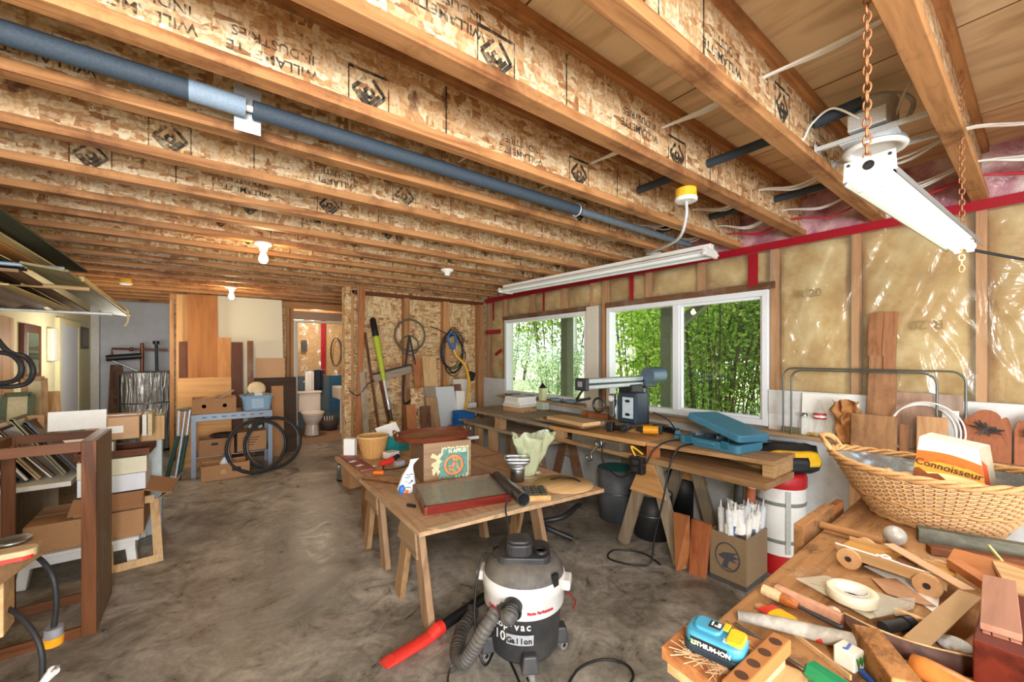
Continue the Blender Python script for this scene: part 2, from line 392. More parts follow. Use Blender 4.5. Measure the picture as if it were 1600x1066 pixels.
o = q.mix(bk.outputs['Color'], q.ramp(n1.outputs['Fac'], [(.32, (.62, .52, .42, 1)), (.55, (1, 1, 1, 1))]).outputs['Color'], .8, 'MULTIPLY')
o = q.mix(o, '#7a4524', q.ramp(vo.outputs['Distance'], [(.03, (.8,) * 3 + (1,)), (.07, (0, 0, 0, 1))]).outputs['Color'])
q.l(o, q.b.inputs['Base Color']); q.b.inputs['Roughness'].default_value = .6
struct(MB().bb(XL - .1, XR + .2, -2.6, YB + .1, 2.54, 2.57), 'ceiling', q.m)

# I-joists with printed webs
def mark(mb, c, s=.062):
    """printed diamond of nested chevrons on a web that faces -Y"""
    x, y, z = c
    for j, k in enumerate((1.0, .66, .32)):
        for sx in (-1, 1):
            mb.bar((x, y, z - s*k), (x + sx*s*k*.9, y, z), .013, .0012, (0, 1, 0) if False else (sx*.7, 0, -.7))
            if j != 1: mb.bar((x + sx*s*k*.9, y, z), (x + sx*s*.2*k, y, z + s*k*.8), .013, .0012, (sx*.7, 0, .7))
    for sx in (-1, 1): mb.bar((x + sx*s*1.12, y, z - s*1.1), (x + sx*s*1.12, y, z + s*1.2), .004, .0012, (1, 0, 0))
    mb.bar((x - s*1.1, y, z + s*1.15), (x + s*1.1, y, z + s*1.15), .01, .0012, (0, 0, 1))
def joist_y(k): return .25 + .41 * k - .032
pr = random.Random(3)
MARKS = {2: ([(776, 92), (1058, 252)], [(700, 8), (1000, 195)]), 3: ([(577, 158), (905, 282)], [(215, 28), (430, 100), (815, 245)]),
         5: ([(266, 232), (632, 318)], [(520, 290)]), 6: ([(142, 263), (515, 338)], [(385, 318)]), 4: ([(905, 330)], [(60, 90)])}
JNAMES = []
for k in range(-5, 21):
    y = joist_y(k); x0, x1 = XL, XR + .02
    j = struct(MB().bb(x0, x1, y - .005, y + .005, ZC + .035, 2.505), 'ceiling_joist_beam', OSB_Y)
    struct(MB().bb(x0, x1, y - .032, y + .032, ZC, ZC + .038), 'bottom_flange', LVL['X'], j, bev=.003)
    struct(MB().bb(x0, x1, y - .032, y + .032, 2.502, 2.54), 'top_flange', LVL['X'], j)
    if 1 <= k <= 14:
        yy = y - .0056
        mk, tx = MARKS.get(k, (None, None))
        if mk is None:
            a = pr.uniform(-.2, .6); xs = [a + .9 * i for i in range(4)]; txx = [x_ + .42 for x_ in xs]
            ms = [(x_, yy, 2.385) for x_ in xs if x_ < 3.1]; ts = [(x_, yy, 2.385) for x_ in txx if x_ < 2.9]
        else:
            ms = [tuple(at_y(px, py, yy)) for px, py in mk]; ts = [tuple(at_y(px, py, yy)) for px, py in tx]
        ms = [(a_, b_, min(2.415, max(2.345, c_))) for a_, b_, c_ in ms]; ts = [(a_, b_, min(2.41, max(2.355, c_))) for a_, b_, c_ in ts]
        mb = MB()
        for c in ms: mark(mb, c)
        for c in ms: mb.bb(c[0] + .3, c[0] + .306, yy - .0006, yy + .0006, 2.30, 2.49)
        struct(mb, 'printed_diamond', INKB, j)
        for c in ts[:3]:
            text('INDUSTRIES', .042, (c[0], yy, c[2] + .024), (-1, 0, 0), (0, 0, -1), INK, j, 'printed_lettering', bold=.0002)
            text('WILLAMETTE', .042, (c[0], yy, c[2] - .024), (-1, 0, 0), (0, 0, -1), INK, j, 'printed_lettering', bold=.0006)

# right wall: sheathing with two window openings, white board below, fibreglass and film between studs
WIN = [(3.015, 4.53, .90, 1.907), (1.24, 2.75, .90, 1.911)]
def with_openings(mb, x0, x1, y0, y1, z0, z1, ops):
    ys = sorted([y0, y1] + [a for o_ in ops for a in o_[:2]])
    for a, b in zip(ys, ys[1:]):
        o_ = [q_ for q_ in ops if q_[0] <= (a + b) / 2 <= q_[1]]
        if o_:
            if o_[0][2] > z0: mb.bb(x0, x1, a, b, z0, min(z1, o_[0][2]))
            if o_[0][3] < z1: mb.bb(x0, x1, a, b, max(z0, o_[0][3]), z1)
        else: mb.bb(x0, x1, a, b, z0, z1)
    return mb
struct(with_openings(MB(), 3.43, 3.46, -2.6, YB, 0, 2.6, WIN), 'wall_right', OFFW)
mb = MB(); mb.bb(3.30, 3.315, 1.24, 4.53, 0, .885); mb.bb(3.30, 3.315, 4.53, YF, 0, 1.10); mb.bb(3.30, 3.315, -2.6, 1.235, 0, 1.172)
struct(mb, 'wall_right_lower', DRY)
struct(MB().bb(3.295, 3.315, .82, 1.235, 1.0, 1.172).bb(3.296, 3.3, .5, .51, .9, 1.17), 'trim_1', DRY)
INSUL = NT('fibreglass'); v = INSUL.coords((5, 5, 5)); n1 = INSUL.n('ShaderNodeTexNoise', i_Scale=1.0, i_Detail=8.0, i_Roughness=.6); INSUL.l(v, n1.inputs['Vector'])
INSUL.l(INSUL.ramp(n1.outputs['Fac'], [(.3, '#a67f45'), (.5, '#c4a468'), (.7, '#d9c692')]).outputs['Color'], INSUL.b.inputs['Base Color'])
INSUL.b.inputs['Roughness'].default_value = .9; INSUL.bump(n1.outputs['Fac'], .6, .03); INSUL = INSUL.m
STUDS = [-.81, -.29, .215, .745, 1.215, 2.80, 3.0 - .03, 4.57, 4.98]
def insul_sheet(y0, y1, z0, z1):
    def fn(u, v_):
        y = y0 + (y1 - y0) * u; z = z0 + (z1 - z0) * v_
        p = math.sin(math.pi * u) ** .35 * math.sin(math.pi * v_) ** .3
        return (3.405 - .075 * p + .014 * mnoise.noise((y * 5, z * 5, 1.0)), y, z)
    return fn
mb = MB()
for a, b in ((-2.6, -.83), (-.79, -.31), (-.27, .195), (.235, .725), (.765, 1.195)): mb.sheet(insul_sheet(a, b, 1.12, 2.22), 20, 30)
mb.sheet(insul_sheet(4.59, 4.96, 1.05, 2.22), 10, 24)
for a, b in ((1.26, 1.76), (1.78, 2.27), (2.29, 2.78), (2.82, 3.4), (3.43, 3.98), (4.0, 4.55)): mb.sheet(insul_sheet(a, b, 1.97, 2.22), 12, 8)
struct(mb, 'wall_right_insulation', INSUL)
for i, y in enumerate(STUDS):
    z0 = .0 if y in (2.80, 2.97) else 1.0
    struct(MB().bb(3.325, 3.425, y - .019, y + .019, z0, 2.21), 'wall_right_stud_trim', STUDW['Z'])
for y in (1.77, 2.28, 3.415, 3.99): struct(MB().bb(3.325, 3.425, y - .019, y + .019, 1.96, 2.21), 'wall_right_stud_trim', STUDW['Z'])
struct(MB().bb(3.31, 3.425, 1.2, 2.77, 1.913, 1.965).bb(3.31, 3.425, 2.98, 4.58, 1.913, 1.96), 'wall_right_header_trim', BROWNW['Y'])
struct(MB().bb(3.30, 3.43, -2.6, YF, 2.205, 2.25), 'wall_right_plate_trim', FIR['Y'])
# poly film, wrinkled, stapled to the studs
def film_pt(y0, y1, z0, z1, amp=1.0):
    def fn(u, v_):
        y = y0 + (y1 - y0) * u; z = z0 + (z1 - z0) * v_; d = 0
        for s_ in STUDS[:5]:
            t = abs(y - s_); d = max(d, math.exp(-(t / .06) ** 2))
        k = (1 - d)
        f = .5 * mnoise.noise((y * 9 + z * 3.2, z * 1.3, 4.0)) + .3 * mnoise.noise((y * 22 + z * 9, z * 3, 7.0))
        f += .55 * max(0, math.sin((y * 1.0 - z * .55) * 38 + 3 * mnoise.noise((y * 3, z * 3, 2)))) ** 4 * max(0, mnoise.noise((y * 2.2, z * 2.0, 9)) + .25)
        return (3.318 - (.004 + .026 * f * amp) * k - .002 * d, y, z)
    return fn
FILM = film('poly_film', '#efe8d2', .10, .17, 5.0, .35, .075)
mb = MB().sheet(film_pt(-1.6, 1.235, 1.165, 2.22), 230, 90); mb.sheet(film_pt(4.55, 5.03, 1.09, 2.22, .6), 40, 60); mb.sheet(film_pt(1.2, 4.56, 1.955, 2.22, .5), 200, 20)
struct(mb, 'vapour_film_wall_panel', FILM)
text('R 20', .075, (3.300, .985, 1.845), (0, -1, 0), (0, 0, 1), mat('#94805a', .9), None, 'wall_print_trim')['kind'] = 'structure'
text('R 20', .075, (3.300, .42, 1.60), (0, 1, 0), (0, 0, -1), mat('#94805a', .9), None, 'wall_print_trim')['kind'] = 'structure'
# rim space above the plate, wrapped in clear film over pink batts
PINKF = NT('rim_batt'); v = PINKF.coords((6, 6, 6)); n1 = PINKF.n('ShaderNodeTexNoise', i_Scale=1.2, i_Detail=6.0); PINKF.l(v, n1.inputs['Vector'])
PINKF.l(PINKF.ramp(n1.outputs['Fac'], [(.35, '#a5657a'), (.55, '#d3a6ac'), (.7, '#efe3e2')]).outputs['Color'], PINKF.b.inputs['Base Color'])
PINKF.b.inputs['Roughness'].default_value = .22; PINKF.bump(n1.outputs['Fac'], .8, .05)
struct(MB().sheet(lambda u, v_: (3.345 + .03 * mnoise.noise((u * 40, v_ * 4, 3)), -2.5 + 7.5 * u, 2.25 + .29 * v_), 200, 12), 'wall_right_rim', PINKF.m)

# red sheathing tape
REDT = mat('#9c1024', .35, var=.18, scale=20)
def tape(label, y0, y1, z0, z1, x=3.296):
    MB().bb(x - .0015, x, y0, y1, z0, z1).obj('red_tape_strip', REDT, label=label, cat='tape', group='red sheathing tape on the wall film')
tape('long red tape band running under the joist ends along the window wall', -1.2, 5.0, 2.195, 2.25, 3.2985)
tape('short vertical red tape strip above the left end of the far window', 3.685, 3.72, 1.965, 2.19)
tape('red tape strip above the left half of the sliding window', 2.405, 2.455, 1.955, 2.19)
tape('red tape strip above the right half of the sliding window', 1.305, 1.375, 1.945, 2.19)
tape('vertical red tape strip in the corner by the strand board wall', 4.76, 4.80, 1.92, 2.19)
tape('horizontal red tape strip at mid height in the corner bay', 4.60, 4.98, 1.73, 1.79)
MB().bar((3.297, 4.58, 1.50), (3.297, 4.74, 1.43), .05, .002, (0, 0, 1)).obj('red_tape_strip', REDT, label='small slanted red tape patch low in the corner bay', cat='tape', group='red sheathing tape on the wall film')
MB().bar((3.29, 4.95, 2.2), (3.29, 4.6, 2.215), .05, .002, (0, 0, 1)).obj('red_tape_strip', REDT, label='red tape flap at the top of the corner bay', cat='tape', group='red sheathing tape on the wall film')

# windows
VINYL = mat('#e8ecf2', .35, var=.02); PANE = film('window_glass', '#eef4f2', .004, .0, 1.0, .0, .035)
def window(n, y0, y1, z0, z1, mull=None, fr=.045):
    wd = thing('window_%d' % n, None, None, (3.34, (y0 + y1) / 2, z0)); wd['kind'] = 'structure'
    m_ = MB()
    for a in ((y0, y0 + fr, z0, z1), (y1 - fr, y1, z0, z1), (y0 + fr, y1 - fr, z0, z0 + fr), (y0 + fr, y1 - fr, z1 - fr, z1)): m_.bb(3.305, 3.40, *a)
    m_.obj('frame', VINYL, wd, bev=.004, world=True)
    if mull:
        MB().bb(3.32, 3.39, mull - .03, mull + .03, z0 + fr, z1 - fr).obj('mullion', VINYL, wd, bev=.003, world=True)
        a, b = y0 + fr, mull - .03; m_ = MB()
        for c in ((a, a + .02, z0 + fr, z1 - fr), (b - .02, b, z0 + fr, z1 - fr), (a + .02, b - .02, z0 + fr, z0 + fr + .02), (a + .02, b - .02, z1 - fr - .02, z1 - fr)): m_.bb(3.33, 3.37, *c)
        m_.obj('sash', VINYL, wd, bev=.003, world=True)
    MB().bb(3.36, 3.365, y0 + fr, y1 - fr, z0 + fr, z1 - fr).obj('pane', PANE, wd, world=True)
window(1, *WIN[0]); window(2, *WIN[1], mull=1.985)
struct(MB().bb(3.20, 3.31, -.6, 2.78, .862, .885), 'window_sill_1', FIR['Y']); struct(MB().bb(3.20, 3.31, 2.99, 4.56, .862, .885), 'window_sill_2', FIR['Y'])
struct(MB().bb(3.285, 3.30, 2.845, 3.005, .84, 1.945), 'trim_2', OFFW)

# far strand board wall with its studs
OSBW = osb('wall_strand_board', ('#94683f', '#c09260', '#d6b27e', '#e6d2aa', '#b58352'), 'Y', 11.0)
struct(MB().bb(1.36, XR + .1, YF + .09, YF + .105, 0, 2.25), 'wall_far', OSBW)
for px0, px1 in ((631.6, 640.2), (693, 702.5), (747.5, 756)):
    a = at_y(px0, 500, YF).x; b = at_y(px1, 500, YF).x
    struct(MB().bb(a, b, YF, YF + .09, 0, 2.17), 'wall_far_stud_trim', STUDW['Z'])
struct(MB().bb(1.42, XR, YF, YF + .09, 2.17, 2.21), 'wall_far_plate_trim', DARKW['X'])
struct(MB().bb(1.40, 1.44, YF, YF + .09, 0, 2.21), 'wall_far_stud_trim', STUDW['Z'])
struct(MB().bb(1.33, 1.40, YF - .02, YF + .11, 0, 2.24), 'wall_far_end_trim', OSBW)
# bathroom wall with its doorway
dx0, dx1 = at_y(462, 595, YD).x, at_y(536.5, 595, YD).x
zt = at_y(500, 505, YD).z
DOORW = wood('#b9824a', '#8d5a2c', 'Z'); TANP = mat('#a98d78', .8, var=.04)
mb = MB().bb(-.36, dx0 - .12, YD + .03, YD + .1, 0, 2.25); mb.bb(dx1 + .16, XR, YD + .03, YD + .1, 0, 2.25); struct(mb, 'wall_door', OSBW)
for x_ in (-.36, dx0 - .13, dx0 - .075, dx1 + .03, dx1 + .14, dx1 + .33): struct(MB().bb(x_, x_ + .045, YD - .01, YD + .09, 0, 2.21), 'wall_door_stud_trim', STUDW['Z'])
struct(MB().bb(-.36, XR, YD - .02, YD + .09, 2.16, 2.25), 'wall_door_plate_trim', STUDW['X'])
struct(MB().bb(dx0 - .03, dx1 + .03, YD, YD + .08, zt + .05, 2.12), 'wall_door_header_panel', TANP)
mb = MB(); mb.bb(dx0 - .03, dx0, YD - .015, YD + .1, 0, zt + .03); mb.bb(dx1, dx1 + .03, YD - .015, YD + .1, 0, zt + .03); mb.bb(dx0, dx1, YD - .015, YD + .1, zt, zt + .03)
struct(mb, 'door_frame_1', OFFW)
d = struct(MB().bb(dx0, dx0 + .035, YD + .05, YD + .78, .01, zt - .005), 'door_1', OFFW)
struct(MB().bb(dx0 + .035, dx0 + .045, YD + .06, YD + .075, 1.55, 1.66).bb(dx0 + .035, dx0 + .045, YD + .06, YD + .075, .3, .4), 'door_hinge', STEEL, d)
struct(MB().bb(-.36, -.32, YD + .1, YB, 0, 2.25), 'wall_side_partition', WALLGREY)
# left end: white door, wall corner post
struct(MB().bb(XL, XL + .03, 6.95, 7.75, 0, 1.78), 'door_2', mat('#dfe6f2', .5, var=.02))
struct(MB().bb(XL, XL + .035, 6.86, 6.95, 0, 1.86).bb(XL, XL + .035, 7.75, 7.84, 0, 1.86).bb(XL, XL + .035, 6.95, 7.75, 1.78, 1.86), 'door_frame_2', YELLOWWALL)
struct(MB().bb(XL, XL + .09, 8.68, 8.8, 0, 2.2), 'trim_3', mat('#d9d6cf', .6))
# ------------------------------------------------------------ OUTDOORS, seen through the two windows
def leaf_mat(name, cols, trans=.5):
    q = NT(name); g = q.n('ShaderNodeNewGeometry'); c = q.ramp(g.outputs['Random Per Island'], [(i / (len(cols) - 1), x) for i, x in enumerate(cols)]).outputs['Color']
    df = q.n('ShaderNodeBsdfDiffuse'); tr = q.n('ShaderNodeBsdfTranslucent'); mx = q.n('ShaderNodeMixShader'); mx.inputs[0].default_value = trans
    q.l(c, df.inputs[0]); q.l(c, tr.inputs[0]); q.l(df.outputs[0], mx.inputs[1]); q.l(tr.outputs[0], mx.inputs[2]); q.l(mx.outputs[0], q.out.inputs['Surface']); return q.m
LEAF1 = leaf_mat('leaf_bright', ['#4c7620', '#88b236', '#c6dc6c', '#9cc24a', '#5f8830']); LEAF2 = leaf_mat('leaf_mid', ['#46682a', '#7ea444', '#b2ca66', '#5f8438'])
LEAF3 = leaf_mat('leaf_pale', ['#8fae7c', '#c6dcb4', '#eef5e4', '#a8c496', '#64855a']); BARK = mat('#4a4034', .9, var=.3, scale=14); BIRCH = mat('#d9d6cf', .8, var=.25, scale=9)  # leaf_pale tones have overexposed daylight put into the colour
def leaves(name, m, pts, size, parent):
    n = len(pts); pts = np.asarray(pts)
    d = RNG.normal(size=(n, 3)); d[:, 2] -= .35; d /= np.linalg.norm(d, axis=1)[:, None]
    s = np.cross(d, RNG.normal(size=(n, 3))); s /= np.linalg.norm(s, axis=1)[:, None]; nn = np.cross(d, s)
    L = size * RNG.uniform(.6, 1.3, n)[:, None]
    vs = np.stack([pts, pts + d*L*.5 + s*L*.26 + nn*L*.07, pts + d*L, pts + d*L*.5 - s*L*.26 + nn*L*.07], 1).reshape(-1, 3)
    i = np.arange(n) * 4; fs = np.stack([i, i+1, i+2, i, i+2, i+3], 1).reshape(-1, 3)
    loc = np.array(parent.location); me = bpy.data.meshes.new(name); me.from_pydata((vs - loc).tolist(), [], fs.tolist()); me.materials.append(m)
    o = bpy.data.objects.new(name, me); COL.objects.link(o); o.parent = parent; o['kind'] = 'stuff'; return o
def shrub(name, label, cat, x, y, h, rx, ry, n, size, m, stems=14, z0=.0, low=.12, group=None, top=1.0, stem_r=.012, bark=BARK):
    t = thing(name, label, cat, (x, y, z0), group=group); mb = MB(); tips = []
    for i in range(stems):
        a = RNG.uniform(0, 6.283); rr = RNG.uniform(.15, 1) ** .7; b = Vector((x + rx*.45*rr*math.cos(a), y + ry*.45*rr*math.sin(a), z0))
        e = Vector((x + rx*rr*math.cos(a), y + ry*rr*math.sin(a), z0 + h * RNG.uniform(.7, 1)))
        mid = (b + e) / 2 + Vector((RNG.normal()*.1, RNG.normal()*.1, .15 * h)); c = catmull([b, mid, e], 5)
        mb.tube(c, [stem_r * (1 - .6 * k / len(c)) for k in range(len(c))], 5); tips.append(c)
    mb.obj('stems', bark, t, world=True)
    pts = []
    for k in range(n):
        c = tips[k % stems]; f = RNG.uniform(low, 1) ** .8; p = c[int(f * (len(c) - 1))]
        sp = .10 + .2 * f; pts.append((p.x + RNG.normal()*rx*sp, p.y + RNG.normal()*ry*sp, max(z0 + .02, p.z + RNG.normal()*h*.08)))
    leaves('foliage', m, pts, size, t); return t
# lawn
q = NT('lawn'); v = q.coords((1, 1, 1), rand=False); n1 = q.n('ShaderNodeTexNoise', i_Scale=3.0, i_Detail=8.0); q.l(v, n1.inputs['Vector'])
q.l(q.ramp(n1.outputs['Fac'], [(.35, '#8fa566'), (.55, '#c6cf9e'), (.7, '#e6e6c8')]).outputs['Color'], q.b.inputs['Base Color']); q.b.inputs['Roughness'].default_value = .9
struct(MB().bb(3.46, 60, -30, 70, -.1, .02), 'lawn_ground', q.m)
DECKW = mat('#68705f', .8, var=.15, scale=6)
for px, X_, lab in ((886, 4.5, 'weathered deck post outside the far window'), (1045, 4.5, 'weathered deck post behind the sliding window meeting rail')):
    p = at_x(px, 556, X_); MB().bb(X_ - .07, X_ + .07, p.y - .07, p.y + .07, 0, 2.35).obj('deck_post', DECKW, label=lab, cat='post', group='deck posts outside', bev=.006)
MB().bb(4.42, 4.58, -1.5, 9, 2.03, 2.42).obj('deck_beam', DECKW, label='long timber deck beam carried by the posts outside the windows', cat='beam', kind='thing')
p = at_x(1045, 556, 4.5)
MB().bar((4.5, p.y - .10, 1.76), (4.5, p.y - .50, 2.06), .09, .09, (1, 0, 0)).obj('deck_brace', DECKW, label='slanted timber brace between deck post and beam outside the sliding window', cat='brace')
struct(MB().bb(3.46, 4.9, -1.5, 9, 2.42, 2.46), 'roof_deck', DECKW)
# dense shrubs right outside the sliding window, looser greenery and trees beyond
shrub('leafy_shrub', 'dense bright green shrub pressed against the right half of the sliding window', 'shrub', 5.6, 2.75, 2.8, .55, .85, 7500, .075, LEAF2, 34, stem_r=.012)
shrub('leafy_shrub', 'tall twiggy green shrub at the right edge of the sliding window', 'shrub', 6.0, 2.05, 3.0, .6, .6, 5500, .075, LEAF2, 32, stem_r=.008)
shrub('leafy_shrub', 'sunlit yellow green shrub behind the left half of the sliding window', 'shrub', 7.3, 5.2, 3.6, .9, 1.0, 7000, .10, LEAF1, 16)
shrub('leafy_shrub', 'mid green shrub filling the gap behind the sliding window post', 'shrub', 8.3, 4.5, 3.6, 1.0, .9, 6500, .10, LEAF1, 20)
shrub('leafy_shrub', 'shrub coloured overexposed pale low in the far window', 'shrub', 9.0, 9.6, 1.75, 1.2, 1.3, 3800, .10, LEAF3, 16)
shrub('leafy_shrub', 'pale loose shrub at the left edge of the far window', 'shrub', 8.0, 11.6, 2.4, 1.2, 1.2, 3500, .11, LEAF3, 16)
for i, (x, y, h, rx, n, m, lab, bk, sr) in enumerate([
        (13, 13.5, 7.5, 2.4, 7000, LEAF2, 'green tree behind the pale shrubs of the far window', BARK, .035),
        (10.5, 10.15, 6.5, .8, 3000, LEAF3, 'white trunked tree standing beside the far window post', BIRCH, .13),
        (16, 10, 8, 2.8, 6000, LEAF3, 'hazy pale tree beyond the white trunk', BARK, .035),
        (12.5, 8.6, 8, 1.8, 7000, LEAF1, 'bright tree rising behind the left pane of the sliding window', BARK, .035),
        (10.5, 5.6, 7, 1.8, 7500, LEAF2, 'shaded tree behind the shrubs of the right pane', BARK, .035),
        (14, 19, 8, 3.0, 6000, LEAF2, 'tree farthest along at the left edge of the far window', BARK, .035)]):
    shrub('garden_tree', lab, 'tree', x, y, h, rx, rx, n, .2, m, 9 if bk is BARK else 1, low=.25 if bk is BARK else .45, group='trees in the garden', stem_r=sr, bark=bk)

shrub('leafy_shrub', 'dark green hedge clump filling the distance behind the sliding window', 'shrub', 10.0, 3.6, 4.2, 1.2, 1.1, 5000, .13, LEAF1, 18, low=.2)
shrub('leafy_shrub', 'light green clump between the two windows in the distance', 'shrub', 11.5, 7.2, 4.0, 1.3, 1.3, 5500, .14, LEAF1, 16, low=.03)
# ------------------------------------------------------------ OVERHEAD: pipes, cables, boxes, lamps
CABLE = mat('#eceae6', .45, var=.03); CABLE_RED = mat('#c02838', .45, var=.05)
def joist_gap_pipe(x, z, y0, y1, r, lab):
    MB().cyl((x, y0, z), (x, y1, z), r, n=14).obj('insulated_pipe', FOAM, label=lab, cat='pipe', group='foam sleeved pipes through the joists')
joist_gap_pipe(2.02, 2.385, .66, 1.62, .021, 'short black foam sleeved pipe passing through the webs near the recessed lamp')
joist_gap_pipe(2.85, 2.40, .66, 1.95, .021, 'black foam sleeved pipe passing through the webs by the window wall')
t = thing('insulated_pipe_run', 'long grey foam covered pipe hung under the joists across the whole ceiling', 'pipe', (0, 1.655, 2.27))
ya, za = 1.655, 2.268
xa = at_y(295, 142, ya).x; xb = at_y(383, 168, ya).x; xc = at_y(395, 172, ya).x; xd = at_y(905, 332, ya).x
MB().cyl((-.8, ya, za), (xa, ya, za), .031, n=16).obj('foam_sleeve', FOAM, t, world=True)
MB().cyl((xa, ya, za), (xb, ya, za), .033, n=16).obj('foam_sleeve', mat('#7e8fa0', .7, var=.15, scale=30), t, world=True, label='pale grey foam sleeve')
MB().cyl((xb, ya, za), (xc, ya, za), .011, n=12).obj('copper_pipe', mat('#d9d4c6', .5), t, world=True)
MB().cyl((xc, ya, za), (xd, ya, za), .030, n=16).obj('foam_sleeve', FOAM, t, world=True)
MB().cyl((xd, ya, za), (2.95, ya, za), .022, n=14).obj('foam_sleeve', mat('#5b6670', .6, var=.2), t, world=True)
MB().bb(xb - .03, xb + .05, ya + .034, ya + .038, 2.2, 2.36).obj('strap_plate', ZINC, t, world=True, bev=.002)
for x_ in (xd - .02, xa - .6): MB().tube(ring((x_, ya, za), .035, 20, (0, 1, 0), (0, 0, 1)), .004, 6, closed=True).obj('hanger_strap', ZINC, t, world=True)

def cable_bundle(x, z, ya, yb, n, m, lab, sag=.05, spread=.03, grp='wires run through the joist webs', name='cable_bundle', r=.0052):
    mb = MB()
    for i in range(n):
        pts = []; ph = random.uniform(-1, 1); y = ya
        while y < yb - .01:
            pts.append((x + random.uniform(-.2, .2) * spread, y, z)); pts.append((x + ph * spread, y + .205, z - sag * random.uniform(.5, 1.0))); y += .41
        mb.tube(catmull(pts, 6), r, 6)
    mb.obj(name, m, label=lab, cat='cable', group=grp)
J = joist_y
cable_bundle(1.62, 2.43, J(0), J(6), 5, CABLE, 'thick bundle of white cables crossing the nearest joist bays', .014, .022)
cable_bundle(1.06, 2.43, J(3), J(8), 3, CABLE, 'pair of white cables crossing the joist bays beside the long grey pipe', .015, .012)
cable_bundle(2.62, 2.40, J(-2), J(7), 4, CABLE, 'loose white cables looping through the joists near the window wall', .07, .05)
cable_bundle(2.98, 2.36, J(-2), J(5), 4, CABLE, 'white cables sagging over the lit lamp close to the window wall', .06, .04)
cable_bundle(3.12, 2.33, J(-2), J(4), 3, CABLE_RED, 'red cables bunched above the red tape by the window wall', .05, .05)
cable_bundle(2.3, 2.40, J(6), J(11), 2, CABLE, 'thin white cables among the farther joists', .05, .04)

def ceiling_box(p, lab, col='#e8b62a', wire=None):
    t = thing('junction_box', lab, 'junction box', p, group='round ceiling junction boxes')
    MB().lathe([(.048, 0), (.05, -.03), (.05, -.045)], 20).obj('box_body', mat(col, .45), t)
    MB().lathe([(.053, -.045), (.053, -.058), (.045, -.062)], 20).obj('cover', WHITE, t)
    return t
bx = ceiling_box(tuple(at_z(1072, 296, 2.25).to_tuple()[:2]) + (2.25,), 'yellow ceiling box with a grey cord dropping from it above the unlit lamp')
bp = bx.location.copy()
ceiling_box(tuple(at_z(197, 436, 2.25).to_tuple()[:2]) + (2.25,), 'yellow ceiling box among the far joists near the overhead boards')
CORDG = mat('#b9bcc0', .5, var=.03)
MB().tube(catmull([bp + Vector((0, 0, -.055)), bp + Vector((.0, .0, -.14)), bp + Vector((.06, .08, -.22)), bp + Vector((.25, .35, -.2)), bp + Vector((.55, .6, -.12)), (2.72, 1.75, 2.19)], 8), .008, 8).obj('lamp_cord', CORDG, label='grey cord looping from the yellow box to the unlit tube lamp', cat='cord')

def bulb_lamp(p, lab, lit=True, power=30):
    t = thing('bulb_lamp', lab, 'lamp', p, group='bare bulb lampholders under the joists')
    MB().lathe([(.06, 0), (.062, -.012), (.03, -.03), (.026, -.055), (.022, -.06)], 20).obj('lampholder', WHITE, t)
    if lit:
        MB().lathe([(.0, -.150), (.018, -.146), (.029, -.128), (.03, -.113), (.024, -.09), (.014, -.07), (.013, -.055)][::-1], 18).obj('bulb', emit('bulb_glow', '#ffd9a0', 18), t)
        lamp('bulb_light', 'POINT', (0, 0, -.12), power, (1, .72, .42), .035, parent=t)
snap = lambda y: min((joist_y(k) for k in range(-1, 21)), key=lambda v_: abs(v_ - y))
b1 = at_z(409, 385, 2.25); b2 = at_z(361, 450, 2.25)
bulb_lamp((b1.x, snap(b1.y), 2.25), 'white lampholder with a glowing bulb, nearer of the two lit ones', True, 28)
bulb_lamp((b2.x, snap(b2.y), 2.25), 'glowing bulb close to the leaning panels at the far end', True, 34)
b3 = at_z(686, 426, 2.25); bulb_lamp((b3.x, snap(b3.y), 2.25), 'white lampholder without a bulb before the strand board wall', False)

